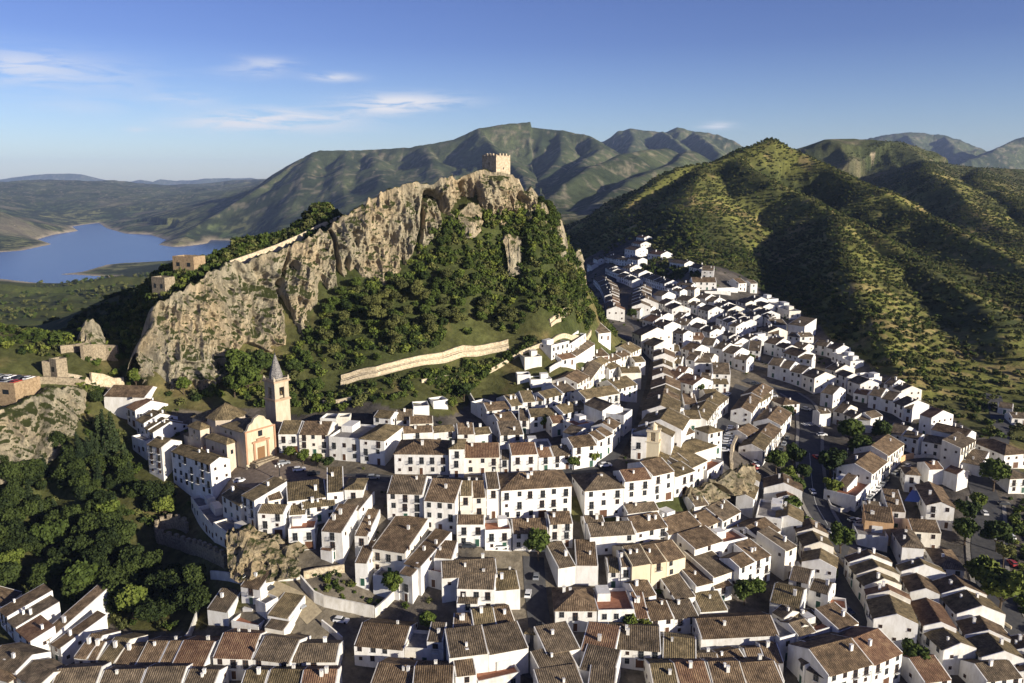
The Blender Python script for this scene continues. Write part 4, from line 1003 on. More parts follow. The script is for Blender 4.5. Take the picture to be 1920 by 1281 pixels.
row(B3, [(1552,858),(1712,812)], 1, 7, 8, "tall narrow white house at the end of the four-balcony house", roof='f', rm='grey')
row(B3, [(370,1345),(620,1345),(930,1335),(1250,1335),(1600,1310)], 4, 6, 13, "the lowest row before the four-balcony house", "dark lane", plain=1, rm=['mossy','red','brown','brown'])
row(B3, [(450,1030),(770,1092)], 1, 5.5, 11, "white house with lit mossy roof before the shaded lane trees", rm='mossy')
row(B3, [(-60,930),(440,1000)], 1, 5.5, 13, "white house under a large dark roof beside the lit mossy roof", rm='grey')
row(B3, [(780,1130),(1000,1132),(1245,1078),(1580,1078)], 3, 5, 7, "the block directly below the four balconies", "dark lane", rm=['grey','brown','brown'], plain=1)
row(B2, [(1280,1022),(1600,952),(1920,1042)], 2, 6, 9, "the dark lane's upper parapets", "lane", roof='s', rm=['grey','red'], winless=True)
row(B2, [(1245,1215),(1590,1130),(1920,1232)], 2, 6, 8, "the dark lane's lower parapets", "lane", roof='s', rm='grey', winless=True)
row(B2, [(1240,1400),(1660,1350),(1920,1400)], 2, 6, 8, "the bottom pair beside the dark lane", "lane", roof='s', rm='grey', winless=True)
# block between the walled garden and the dark lane
row(B2, [(300,305),(825,248)], 1, 7, 10, "broad grey-brown roof of the big house behind the parked white van", rm='grey')
row(B2, [(442,378),(800,405)], 1, 7, 9, "white house with square grey roof stepping below the broad roof", rm='grey')
row(B2, [(802,400),(1037,397)], 1, 6, 11, "white house with bright blank wall and mossy roof beside the parked white van", rm='mossy', winless=True)
row(B2, [(440,525),(645,532)], 1, 4.5, 7, "small lean-to with grey roof in the yard behind the bright blank wall", roof='s', rm='grey')
row(M1, [(1010,948),(1210,1020)], 1, 9, 12, "tall white house with brown roof above the garden shed, lit gable", roof='s', rm='brown', endR=True)
row(M1, [(1322,1000),(1450,1042)], 1, 7, 11, "white house with narrow brown roof between two larger roofs above the garden", roof='s', rm='brown')
row(M1, [(1485,1110),(1805,1212)], 1, 8, 15, "big white house with the widest brown roof above the arched building", roof='s', rm='brown')
row(Z2, [(930,515),(1040,562)], 1, 8, 12, "white house with brown roof stepping down east of the widest roof", roof='s', rm='brown', endR=True)
row(Z2, [(1120,485),(1240,495)], 1, 7, 7, "white house with small brown roof and red terrace above the lower block", roof='s', rm='brown')
row(Z2, [(1068,560),(1170,590)], 1, 5, 5, "low house with red terracotta terrace beside the small brown roof", roof='f', rm='red')
row(Z2, [(622,505),(705,538)], 1, 7.5, 9, "small white house with square brown roof overlooking the walled garden", roof='s', rm='brown')
row(Z2, [(735,590),(900,632)], 1, 6, 9, "white building with a wide dark archway and roof terrace over the garden", roof='f', rm='grey', winless=True)
row(Z2, [(902,580),(985,612)], 1, 8, 6, "slim white house at the corner beside the archway", roof='s', rm='brown')
row(Z2, [(405,425),(480,455)], 1, 3.5, 5, "garden shed with small terracotta roof under the tall lit gable", roof='s', rm='red', winless=True)
# cluster on the rock above the crenellated wall
row(M1, [(80,655),(252,722)], 1, 7, 8, "white house with mossy roof at the plaza's outer corner, shaded front", rm='mossy')
row(M1, [(262,640),(385,702)], 1, 8.5, 11, "tall white house with pyramid-like mossy roof at the plaza edge", roof='s', rm='mossy', endR=True)
row(M1, [(412,800),(662,822)], 1, 7.5, 6, "white balcony house with mossy roof on top of the pale rock", roof='g', rm='mossy', skip=0)
row(M1, [(705,832),(872,812)], 1, 6, 6, "low white house with mossy roof between the rock-top houses", roof='s', rm='mossy')
row(M1, [(700,965),(950,945)], 1, 6.5, 7, "white house with terracotta terrace at the end of the rock", roof='f', rm='red', endR=True)
row(M1, [(515,705),(655,655)], 1, 7, 5, "small white house wedged behind the rock-top balcony house", roof='s', rm='brown')
row(M1, [(692,722),(1062,632)], 1, 6.5, 9, "long mossy roof of the white house along the plaza's lower side", roof='s', rm='mossy')
row(M1, [(830,792),(1150,705)], 1, 5.5, 7, "white house with mossy roof just below the long plaza-side roof", roof='s', rm='mossy', endR=True)
row(M1, [(1065,628),(1225,592)], 1, 7, 9, "white house with mossy roof at the rounded end of the plaza", roof='s', rm='mossy')
row(M1, [(1228,600),(1400,580)], 1, 7, 7, "cream-fronted house with rounded tan roof at the street corner by the plaza", roof='h', rm='mossy')
row(M1, [(1190,742),(1372,802)], 1, 5.5, 9, "white house with greyish roof and bright gable below the rounded corner", roof='s', rm='grey', endR=True)
# middle street, upper side
row(M2, [(-215,602),(128,655)], 1, 9, 14, "first house of the middle street, with a tall blank cream side wall", roof='g', rm='grey', skip=0, endL=True)
row(M2, [(132,680),(430,722)], 1, 9.5, 16, "three-storey white house with brown roof and small red roof terrace, middle street", roof='g', rm='brown', skip=0)
row(M2, [(470,652),(590,655),(718,658)], 2, 9, 11, "the pair above the balcony houses", "plaza", rm=['mossy','brown'], plain=1)
row(M2, [(722,578),(850,580)], 1, 9.5, 9, "narrow white house with plain wall in the middle street", rm='grey')
row(M2, [(858,598),(1520,560)], 1, 9.5, 11, "very long white building with eight upper windows and reddish-brown roof", rm='brown', skip=0.1, endR=True, roof='h')
row(M2, [(440,908),(702,915)], 1, 7, 6, "white house with grey roof and low dark balconies, lower front of middle street", rm='brown', skip=0)
row(M2, [(706,962),(955,970)], 1, 6.5, 7, "white house with red roof terrace, lower front of middle street", roof='f', rm='red', skip=0)
row(M2, [(965,988),(1302,1005)], 1, 5.6, 10, "white house with two little dormers on a brown roof", rm='brown', skip=0)
row(M2, [(1310,906),(1532,910)], 1, 7.6, 5, "white house with small brown roof beside the dark stairway alley", rm='brown', skip=0)
# plaza front and the row towards the long street
row(K, [(165,848),(318,858)], 1, 7, 9, "white balcony house next to the bell tower", rm='mossy', skip=0)
row(K, [(320,852),(542,866)], 1, 7.6, 10, "white three-storey house with brown roof facing the plaza", rm='brown', skip=0)
row(K, [(545,872),(775,892)], 1, 8, 9, "town hall with flat parapet and arched attic windows on the plaza", roof='f', rm='grey', skip=0, cat="town hall")
row(K, [(777,890),(962,908)], 1, 8.5, 13, "white corner house with big mossy hipped roof beside the town hall", roof='h', rm='mossy', skip=0, endR=True)
row(K, [(880,718),(1012,748)], 1, 6, 7, "white house with mossy roof behind the town hall", rm='mossy')
row(K, [(1050,748),(1180,752)], 1, 5, 6, "white house with dark roof behind the plaza corner", rm='grey')
row(K, [(1150,772),(1330,778)], 1, 6, 7, "white house with brown roof in the upper lane behind the plaza", rm='brown')
row(K, [(1100,842),(1330,838),(1500,832)], 2, 5, 6, "the low lane above the hip-roofed hotel", "plaza", plain=1)
row(K, [(1510,855),(1640,857),(1770,845)], 2, 5, 6, "the lane's far half above the hotel", "plaza", plain=1)
row(K, [(480,742),(600,735),(700,725)], 2, 3.5, 5, "the low white sheds behind the plaza houses", "bell tower", roof='f', rm='grey', winless=True)
row(K, [(1180,640),(1300,650)], 1, 3.5, 5, "low white outbuilding in the terraced gardens under the path", roof='f', rm='grey', winless=True)
row(K, [(1330,600),(1440,605)], 1, 3.5, 4, "white garden shed among trees under the cobbled path", roof='f', rm='grey', winless=True)
row(M2, [(-145,255),(365,265)], 1, 6.8, 11, "white hotel with hipped brown roof and rows of small balconies", roof='h', rm='brown', skip=0)
row(M2, [(368,208),(508,212)], 1, 9.5, 8, "slim white tower house with golden-lit hipped roof", roof='h', rm='mossy', skip=0)
row(M2, [(512,285),(850,288)], 1, 6, 9, "white house with brown shutters and a narrow reddish roof", roof='g', rm='red', skip=0)
row(M2, [(852,305),(942,305)], 1, 5.5, 8, "narrow white house squeezed before the red-brown roof", rm='grey')
row(M2, [(950,272),(1203,245)], 1, 7, 10, "white house with large red-brown roof beyond the shuttered house", rm='red', skip=0)
row(M2, [(1208,292),(1345,272),(1522,252)], 2, 5.2, 8, "the low pair before the street fork", "plaza", rm=['red','grey'], plain=1)
row(M2, [(1530,203),(1760,165)], 1, 7.5, 9, "white corner house with brown roof at the street fork", rm='brown', skip=0)
row(U2, [(640,918),(700,880),(755,840),(815,768)], 3, 7, 8, "the curve into the long street", "plaza", plain=1, rm='brown')
# upper quarter between the cobbled path and the long street
row(U1, [(370,692),(550,657),(640,628),(740,607),(800,604)], 4, 5.6, 8, "the topmost long terrace", "garden", plain=1)
row(U1, [(802,606),(940,548),(1040,516)], 2, 5.6, 8, "the topmost terrace's middle", "garden", plain=1)
row(U1, [(1048,470),(1140,420),(1230,366)], 2, 6, 8, "the topmost terrace's street end", "garden", plain=1, rm=['brown','grey'])
row(U1, [(470,785),(610,752),(690,745)], 2, 5.5, 8, "the second terrace's start", "garden", plain=1)
row(U1, [(695,742),(940,698)], 1, 5.5, 8, "white house with wide mossy roof in the second terrace of the upper quarter", rm='mossy')
row(U1, [(942,712),(1140,652)], 1, 5.5, 9, "white house with mossy roof ending the second terrace of the upper quarter", rm='mossy')
row(U1, [(470,870),(650,850)], 1, 5, 8, "white house with black-shaded roof behind the red-brown roof", roof='s', rm='grey')
row(U1, [(860,780),(960,760)], 1, 5, 7, "small house with reddish roof in the courtyard block", rm='red')
row(U1, [(940,835),(1040,870)], 1, 6, 8, "white house with dark square roof in the courtyard block", rm='grey')
row(U1, [(1040,800),(1180,760)], 1, 5.5, 8, "white house around a red patio in the courtyard block", roof='f', rm='red')
row(U1, [(680,960),(860,940)], 1, 4, 6, "low white back building behind the red-brown roof", roof='f', rm='grey')
row(U1, [(1100,622),(1240,690)], 1, 8, 9, "white house with curved blank wall and dark roof by the long street", rm='grey', winless=True)
row(U1, [(1245,692),(1400,722)], 1, 7.5, 9, "white house with cluttered roof terrace by the long street", roof='f', rm='grey', skip=0)
row(U1, [(1110,580),(1370,560)], 1, 7, 9, "wide mossy-roofed house behind the curved blank wall", rm='mossy')
row(U1, [(1350,488),(1500,512)], 1, 6.5, 7, "white house with mossy roof at the long street above the roof terrace", rm='mossy')
row(U1, [(1378,385),(1530,405)], 1, 7.5, 8, "white house with big rounded blank wall by the long street", rm='mossy', winless=True)
row(U1, [(1290,370),(1375,350)], 1, 6, 7, "small white house with mossy roof beside the rounded blank wall", rm='mossy')
row(U1, [(1480,310),(1562,318)], 1, 6.5, 8, "last house on the long street's castle side before the bend", rm='mossy')
row(U1, [(1200,345),(1290,312),(1380,280),(1450,250),(1530,207)], 4, 6, 7, "the lit row under the white parapet building", "castle", plain=1, rm=['mossy','brown','brown','mossy'])
row(U1, [(1040,225),(1180,222)], 1, 6, 7, "white house with curved wall and dark roof below the parapet building", rm='grey', winless=True)
row(U1, [(1190,240),(1290,300)], 1, 5, 6, "small brown-roofed house tucked below the curved wall", rm='brown', roof='s')
row(U1, [(930,275),(1040,300)], 1, 4.5, 6, "low white house with reddish roof at the garden's edge", rm='red')
row(U1, [(855,190),(990,165),(1115,125)], 2, 6.5, 6, "the white parapet building under the castle slope", "castle", roof='f', rm='grey')
row(U1, [(655,290),(785,262)], 1, 5, 6, "plain white block below the end of the cobbled path", roof='f', rm='grey', winless=True)
row(U1, [(600,420),(700,400)], 1, 3.5, 5, "low white garden house under the plain block", roof='f', rm='grey', winless=True)
row(U1, [(700,450),(860,440)], 1, 3.5, 6, "shaded white shed with blue-grey walls above the topmost terrace", roof='f', rm='grey', winless=True)
row(U1, [(250,600),(330,650)], 1, 5, 5, "white-walled yard house at the garden end of the topmost terrace", roof='f', rm='grey', winless=True)
row(U1, [(1210,62),(1302,130)], 1, 6.5, 12, "white house with black-shaded roof and bright gable above the street bend", rm='grey')
row(U1, [(1462,78),(1530,135)], 1, 6.5, 12, "white house with dark roof and bright gable across the street bend", rm='grey')
row(U1, [(1545,152),(1625,222)], 1, 6.5, 12, "dark-roofed house at the top of the long street's outer side", rm='grey')
# outer side of the long street
row(U2, [(1064,225),(1062,295),(1060,365),(1052,440)], 3, 6, 9.5, "the long street's outer side", "castle", plain=1, rm=['brown','mossy','brown'])
row(U2, [(1048,455),(1042,510)], 1, 6.5, 10, "white house with tall shaded side wall halfway down the long street", rm='brown')
row(U2, [(1040,535),(1012,600),(975,680)], 3, 6, 13, "the widest roofs on the long street", "castle", rm=['mossy','brown','mossy'], plain=1)
row(U2, [(1020,702),(945,795)], 1, 6, 15, "mossy-roofed house below the widest roof of the long street", rm='mossy')
row(U2, [(935,800),(905,858)], 1, 6, 13, "white house with reddish lit roof near the foot of the long street", rm='mossy')
row(U2, [(895,868),(1012,888)], 1, 8, 9, "blue-shaded white house with square windows at the long street's foot", roof='f', rm='grey', skip=0)
row(U2, [(1095,1008),(1530,1012)], 1, 6, 10, "white chapel nave with long hipped mossy roof", roof='h', rm='mossy', winless=True, cat="chapel", name="chapel")
row(U2, [(1180,880),(1370,868)], 1, 5.5, 7, "white house with brown roof behind the chapel", rm='brown')
row(U2, [(1300,720),(1420,760)], 1, 6, 9, "white house with mossy roof sloping towards the parking lane", rm='mossy')
row(U2, [(1165,665),(1290,680)], 1, 5, 6, "white roof house with two little windows among the mossy roofs", roof='f', rm='grey')
row(U2, [(1290,620),(1390,640)], 1, 5.5, 8, "brown-roofed house above the parking lane", rm='brown')
row(U2, [(1140,420),(1230,450),(1360,500)], 2, 6, 8, "the reddish roofs facing the parking lane", "street", rm=['red','red'], plain=1)
row(U2, [(1160,225),(1265,240)], 1, 5.5, 7, "tan-roofed house behind the long street's top", rm='mossy')
row(U2, [(1150,300),(1210,320),(1270,330)], 2, 5.5, 7, "the lit pair behind the long street", "castle", rm='mossy', plain=1)
row(U2, [(1210,390),(1290,410)], 1, 5, 6, "small reddish-roofed house above the reddish pair", rm='red')
row(U2, [(1300,290),(1370,310),(1500,330)], 2, 6.5, 8, "the dark-roofed pair above the palm garden", "street", rm='grey', plain=1)
row(U2, [(1410,430),(1495,450)], 1, 5, 7, "white house with dark roof below the palm garden", rm='grey')
row(U2, [(1505,390),(1640,420)], 1, 6.5, 12, "broad white house with dark roof and bright garden front", rm='grey', endR=True)
row(U2, [(1510,470),(1630,490)], 1, 5, 7, "tan-roofed low house before the broad garden-front house", rm='mossy')
row(U2, [(1450,560),(1560,575)], 1, 5, 8, "mossy-roofed house at the road's inner edge", rm='mossy')
row(U2, [(1540,640),(1625,590)], 1, 6.5, 9, "white row house facing the parked lane near its top", rm='mossy')
row(U2, [(1460,740),(1545,660)], 1, 6.5, 9, "white row house facing the parked lane, with mossy roof", rm='mossy')
row(U2, [(1475,832),(1578,852)], 1, 9.5, 7, "white cubic tower house with small pyramid roof by the parked cars", roof='h', rm='mossy', skip=0)
# across the parked lane
row(U2, [(1795,695),(1870,585),(1960,505)], 2, 7, 9, "the long house across the parked lane", "plaza", plain=1, rm='brown')
row(U2, [(1760,860),(1850,830)], 1, 5, 8, "low house with brown roof below the long house across the lane", rm='brown')
row(M3, [(1392,235),(1480,115),(1565,20)], 2, 6, 9, "the slanting row beside the car park", "chapel", plain=1, rm=['mossy','brown'])
row(U3, [(95,800),(178,692)], 1, 6, 9, "brown-roofed house with lit side at the main road bend", rm='brown')
row(U3, [(-60,620),(30,560)], 1, 6, 8, "tan-roofed house above the main road bend", rm='mossy')
row(U3, [(110,635),(238,632)], 1, 5, 8, "white house with hipped brown roof projecting over the main road", roof='h', rm='brown')
row(U3, [(388,705),(474,695)], 1, 6, 5, "small white block standing alone by the zebra crossing", rm='grey', winless=True)
# street row above the rock garden
row(M2, [(1642,602),(2008,578)], 1, 9, 11, "white house with hipped grey roof beside the dark stairway alley", roof='h', rm='grey', skip=0)
row(M3, [(95,508),(352,492)], 1, 9.5, 9, "three-storey house with dark ground-floor openings and red-brown roof", rm='red', skip=0)
row(M3, [(355,452),(562,428)], 1, 9.5, 10, "white house with dark brown roof above the rock garden", rm='brown', skip=0)
row(M3, [(566,442),(756,442)], 1, 8, 6, "white house with small mossy roof at the top of the rock", roof='s', rm='mossy')
row(M3, [(560,335),(705,372)], 1, 5, 6, "low white house with two square windows below the chapel", roof='s', rm='grey')
row(M3, [(710,372),(870,335)], 1, 8, 8, "white house with mossy roof on the rock's bend", roof='s', rm='mossy')
row(M3, [(872,405),(1022,335)], 1, 7, 7, "white parapet house with red terrace on the rock's end", roof='f', rm='red')
# row under the rock
row(M3, [(-230,1028),(200,1008)], 1, 6, 9, "white house with corrugated-looking grey roof under the rock garden", rm='grey', skip=.3)
row(M3, [(202,978),(502,948)], 1, 6, 11, "white house with two chimneys on a brown roof under the rock garden", rm='brown', chim=2)
row(M3, [(504,988),(815,942)], 1, 6, 11, "white house with a roof cut-out terrace under the rock garden", rm='brown', roof='t')
row(M3, [(818,952),(1008,882)], 1, 6, 10, "brown-roofed house before the bend of the under-rock row", rm='brown')
row(M3, [(1010,882),(1186,796)], 1, 7, 12, "tall house with lit grey roof at the bend of the under-rock row", rm='grey', skip=0)
row(M2, [(1645,918),(1835,912)], 1, 5, 6, "small house with black-shaded roof beside the stairway alley", rm='grey')
row(M3, [(120,800),(420,790)], 1, 4.5, 6, "low dark-roofed outbuilding between the rock and the two-chimney roof", rm='grey')
row(M3, [(750,725),(885,752)], 1, 6, 8, "white house with dark side roof behind the bend of the under-rock row", rm='grey', winless=True)
# block below
row(B2, [(1392,208),(1560,168),(1770,182)], 2, 6, 11, "the block above the roof-terrace houses", "lane", roof='s', rm=['grey','brown'], winless=True)
row(B3, [(-60,235),(58,240)], 1, 5, 9, "house with tan lit roof between the shaded parapets and the cream block", rm='mossy')
row(B3, [(62,182),(160,185)], 1, 7, 10, "narrow white house with a green window", rm='brown')
row(B3, [(165,182),(345,152)], 1, 8, 13, "cream house with black-shaded roof and blank sunlit wall", rm='grey', wall=CREAM, winless=True)
row(B3, [(347,158),(490,135)], 1, 8, 12, "cream house with white roof-frame and one window", rm='brown', wall=CREAM, skip=.4)
row(B3, [(492,132),(668,98)], 1, 8, 12, "cream house at the end of the cream block, large single window", rm='brown', wall=CREAM, skip=.4)
row(B3, [(208,485),(395,445)], 1, 5, 9, "small white house with dark brown roof under the cream block", rm='brown')
row(B3, [(560,490),(762,468)], 1, 4.5, 11, "low house with wide dark roof under the cream block's end", roof='s', rm='grey')
row(B3, [(762,368),(930,335)], 1, 5.5, 10, "white house with brown roof and bright blank wall below the courtyard", roof='s', rm='brown', winless=True)
row(B3, [(935,392),(1108,358)], 1, 4.5, 6, "low white annexe with brown roof and two small windows", roof='s', rm='brown')
row(B3, [(805,598),(1065,602)], 1, 4, 7, "lean-to with lit mossy roof below the white annexe", roof='s', rm='mossy', winless=True)
row(B3, [(925,292),(1130,218)], 1, 7, 12, "large dark sunken roof behind a high white courtyard wall", roof='s', rm='grey', winless=True)
row(M3, [(752,1140),(1020,1078)], 1, 8.5, 7, "white house with brown roof and high blank wall above the courtyard", roof='s', rm='brown', skip=.6, endL=True)
row(M3, [(1010,1075),(1250,1050)], 1, 8, 6, "white house with cluttered terraces above the lit facade", roof='f', rm='red')
row(B3, [(1172,205),(1312,132)], 1, 9, 7, "three-storey lit house with white balconies above the yellow-leaved garden", rm='brown', skip=0)
row(B3, [(1315,130),(1470,82)], 1, 8, 8, "white house with brown roof next to the lit balcony house", roof='s', rm='brown', skip=0)
row(B3, [(1602,42),(1712,-8)], 1, 9.5, 10, "tall white corner house with grey roof beside the narrow climbing lane", roof='s', rm='grey', skip=0, endL=True)
row(M3, [(1370,1062),(1560,965)], 1, 7, 11, "long-roofed white house climbing towards the lane", roof='g', rm='brown')
row(M3, [(1180,1020),(1368,1065)], 1, 6, 6, "dark narrow roof house behind the long-roofed house", roof='s', rm='grey')
# lane houses on the right of the block
row(M3, [(1402,460),(1402,598)], 1, 5, 10, "brown-roofed house beside the parked-car slope", rm='brown')
row(M3, [(1502,540),(1532,692)], 1, 5, 6, "narrow red-roofed house next to the tree-lined slope", rm='red')
row(M3, [(1368,652),(1325,855)], 1, 5, 8, "house with flat dark roof in the middle of the climbing lane", roof='f', rm='grey')
row(M3, [(1500,735),(1482,885)], 1, 5, 9, "mossy-roofed house with a small red roof patch by the tree-lined slope", rm='mossy')
row(M3, [(1215,412),(1195,520),(1140,682)], 2, 4, 5, "the lane-side roofs above the climbing lane", "chapel", rm='mossy', plain=1)
row(Z4, [(162,255),(185,340),(228,440),(212,530)], 3, 5, 9, "the climbing lane facing the garage", "uphill", plain=1, rm=['brown','mossy','mossy'])
row(Z4, [(218,562),(350,568)], 1, 4, 6, "low grey-roofed house closing the climbing lane", rm='grey')
row(Z4, [(132,612),(258,668),(382,728)], 2, 6, 7.5, "the dark double roof at the lane's foot", "uphill", plain=1, rm='grey', endR=True)
row(Z4, [(388,788),(498,820)], 1, 4.5, 6, "small house with red roof terrace jutting into the lane", roof='f', rm='red')
row(Z4, [(12,745),(205,828)], 1, 5, 12, "house with half-lit, half-dark gable roof above the lit corner block", rm='mossy')
row(Z4, [(130,905),(240,925),(345,890)], 2, 5.5, 8, "the inner roofs of the lit corner block", "uphill", rm=['mossy','grey'], plain=1)
row(Z4, [(188,990),(300,955),(440,915)], 2, 6.5, 7, "the lit corner block's street side", "western", roof=['g','f'], rm=['grey','red'], plain=1)
row(Z4, [(443,945),(572,900)], 1, 7, 8, "bright white corner house with four dark windows at the lane mouth", roof='s', rm='brown', skip=0)
row(B3, [(1480,600),(1590,700),(1692,812)], 2, 6, 6, "the narrow stepped roofs beside the four-balcony house", "uphill", plain=1, rm='grey')
row(Z4, [(380,1232),(660,1162)], 1, 8, 14, "white balcony building with wide dark brown roof at the lower edge", rm='brown', skip=0)
row(Z4, [(662,1162),(848,1092)], 1, 8, 14, "white balcony building with streaky red-brown roof beside the small tree", rm='red', skip=0, endR=True)
row(Z4, [(290,1108),(560,1062)], 1, 6, 8, "dark roof behind the lower balcony buildings", rm='grey')
row(Z4, [(195,1120),(232,1180)], 1, 6, 10, "dark-roofed house with narrow lit end beside the balcony buildings", rm='grey')
row(Z4, [(238,1185),(372,1262)], 1, 6, 8, "lower dark roof beside the wide brown one", rm='grey', roof='s')
row(Z4, [(-20,1150),(100,1150)], 1, 5, 10, "brown-roofed house with bright narrow gable at the lower edge", rm='brown')
row(Z4, [(-20,1270),(105,1270)], 1, 5, 8, "brown-roofed house lowest beside the dark yard", rm='brown')
# terraces at the lower right
row(B4, [(240,85),(285,165),(350,275),(430,385),(452,465),(512,692)], 5, 6, 10.5, "the terrace along the curved lane", "uphill", plain=1, rm=['brown','mossy','mossy','red','mossy'])
row(B4, [(722,165),(772,252),(852,442)], 2, 6, 7.5, "the short terrace behind the curved lane", "uphill", plain=1, rm=['mossy','brown'])
row(B4, [(852,485),(980,780)], 1, 6, 8, "white house with long red-brown roof in the middle terrace", rm='red')
row(B4, [(985,785),(1165,1002)], 1, 6, 9, "white house with half-mossy roof ending the middle terrace in a bright gable", rm='mossy')
row(B4, [(1040,305),(1145,462),(1290,668),(1372,845),(1522,1062)], 4, 6.5, 11, "the long eastern terrace", "uphill", plain=1, rm=['brown','mossy','brown','mossy'])
row(B4, [(1690,930),(1852,905)], 1, 6, 8, "box-like white house with dark roof behind the long eastern terrace", rm='brown')
row(B4, [(1570,1252),(1905,1232)], 1, 5.5, 9, "white house with black-shaded roof closing the long eastern terrace", rm='grey')
row(B4, [(1640,860),(1720,1010)], 1, 5, 9, "lit brown roof behind the eastern terrace's lower end", rm='brown')
row(B4, [(1740,1030),(1830,1200)], 1, 5, 9, "lit brown roof lowest behind the eastern terrace", rm='brown')
row(B4, [(1112,188),(1362,232)], 1, 6, 11, "white house with four-sided roof and one balcony by the pale tree", roof='h', rm='brown', skip=0.3, endR=True)
row(B4, [(985,1260),(1240,1255)], 1, 5, 8, "low house with red-brown roof below the middle terrace's gable", rm='red')
row(B4, [(520,700),(800,700)], 1, 5.5, 3, "white pergola wall closing the curved lane terrace", roof='f', rm='grey', winless=True)
# block around the blue awning
row(M4, [(780,1115),(985,1155)], 1, 8, 14, "large white house with many-sided grey roof and blank front", roof='h', rm='grey', skip=.8, endR=True)
row(M4, [(868,965),(1145,1010)], 1, 7, 10, "white house with dark brown roof and red balconies behind the many-sided roof", roof='g', rm='brown')
row(M4, [(1010,728),(1270,775)], 1, 8, 16, "large white building with big two-tone gable roof beside the car park trees", roof='x', rm='brown', skip=.3, endR=True)
row(M4, [(808,442),(948,462)], 1, 7, 8, "white house with small hipped roof and a balcony inside the ring road", roof='h', rm='brown')
row(M4, [(1030,398),(1170,388),(1300,455)], 2, 6.5, 6, "the curved blank wall inside the ring road", "inner", roof='g', rm='red', winless=True, plain=1)
row(M4, [(455,775),(592,805)], 1, 5, 8, "white house with brown roof next to the tan wall", rm='grey')
row(M4, [(432,848),(700,925)], 1, 7.5, 6, "house with tall tan unpainted wall above the walled yard", roof='s', rm='brown', wall=OCHRE, winless=True)
row(M4, [(645,775),(812,812)], 1, 7, 7, "white house with brown roof between the tan wall and the blue awning", roof='s', rm='brown', endR=True)
row(M4, [(362,985),(648,1058)], 1, 4.5, 9, "white garage yard with a brown gate below the tan wall", roof='f', rm='grey', winless=True)
row(M4, [(492,462),(640,305),(800,138)], 2, 8, 11, "the long slanting building by the park", "garage", plain=1, rm='brown', skip=0)
row(M4, [(345,668),(490,512)], 1, 5.5, 11, "white building with red patio at the lower end of the slanting building", roof='f', rm='red')
row(M4, [(158,545),(262,590)], 1, 5, 9, "brown-roofed wing behind the red patio", roof='s', rm='brown')
row(U3, [(885,828),(1005,866),(1130,908)], 2, 6, 7.5, "the pair above the palm yard", "uphill", plain=1, rm='grey', skip=0)
row(U3, [(1155,898),(1442,968)], 1, 6.5, 8, "long white school with rows of arched windows", rm='grey', skip=0, plain=1)
row(U3, [(1445,985),(1562,882)], 1, 9, 7, "tall white gable end of the school, sunlit", rm='grey', roof='s')
row(U3, [(1440,1055),(1602,1102)], 1, 4.2, 11, "low hall with black-shaded roof beside the school", rm='grey', roof='s', winless=True)
row(U3, [(1222,808),(1490,892)], 1, 8, 5, "long blank-walled white house just behind the school", rm='brown', winless=True)
row(U3, [(1140,702),(1228,742)], 1, 9, 7, "white tower-like house at the top corner above the school", rm='red', skip=.5)
row(U3, [(1775,1008),(1960,1008)], 1, 6, 18, "broad white hall with large hipped brown roof across the side road", roof='h', rm='brown', skip=0, endL=True)
row(U3, [(1815,1188),(1960,1192)], 1, 6, 11, "white house with hipped dark roof below the broad hall", roof='h', rm='grey', skip=0, endL=True)
row(U3, [(1725,645),(1835,672)], 1, 3.5, 7, "low dark-roofed farm shed on the far side of the side road", rm='grey')
row(U3, [(1830,728),(1960,745)], 1, 3.5, 7, "low white shed beyond the side road's trees", rm='grey')
# hillside terraces on the far bank of the main road
row(U3, [(490,678),(565,700),(650,740)], 2, 6, 8, "the courtyard group by the zebra crossing", "road", plain=1, rm='grey')
row(U3, [(680,738),(770,748),(862,712)], 2, 6, 7, "the group's upper side by the plane trees", "road", plain=1, rm='grey')
row(U3, [(395,540),(490,562)], 1, 6.5, 10, "white corner house with bright side wall above the main road", rm='grey', endR=True, skip=0)
row(U3, [(0,325),(90,350),(165,372),(255,405),(350,452)], 4, 7, 8, "the first terrace above the main road", "uphill", plain=1, rm='grey', skip=0)
row(U3, [(110,235),(225,285),(330,302)], 2, 6.5, 8, "the second terrace above the main road", "uphill", plain=1, rm=['brown','grey'])
row(U3, [(430,362),(505,392),(590,432)], 2, 6, 8, "the second terrace's lower half", "uphill", plain=1, rm='grey')
row(U3, [(600,445),(692,492)], 1, 7, 10, "white house with black-shaded roof ending the second hillside terrace", rm='grey', endR=True)
row(U3, [(755,562),(850,582),(940,608),(1020,658),(1085,672)], 4, 6, 7.5, "the lowest hillside terrace", "uphill", plain=1, rm='grey', skip=0)
row(U3, [(870,475),(935,498),(1000,545)], 2, 5, 6, "the small pair under the olive hill", "uphill", plain=1, rm='grey')
row(U3, [(640,545),(745,565)], 1, 4, 6, "low reddish-roofed house between the hillside terraces", rm='red')
row(U3, [(640,400),(760,440)], 1, 5.5, 6, "white terrace-roofed house at the edge of the olive hill", roof='f', rm='grey')
row(U3, [(340,180),(440,200),(510,225)], 2, 5.5, 6, "the edge pair below the tall white hall", "uphill", plain=1, rm='grey')
row(U3, [(480,240),(560,280),(620,310)], 2, 5, 6, "the outermost hillside pair", "uphill", roof='f', rm='grey')
row(U3, [(180,190),(270,215)], 1, 6, 7, "lit gabled house inside the hillside terraces", rm='grey')
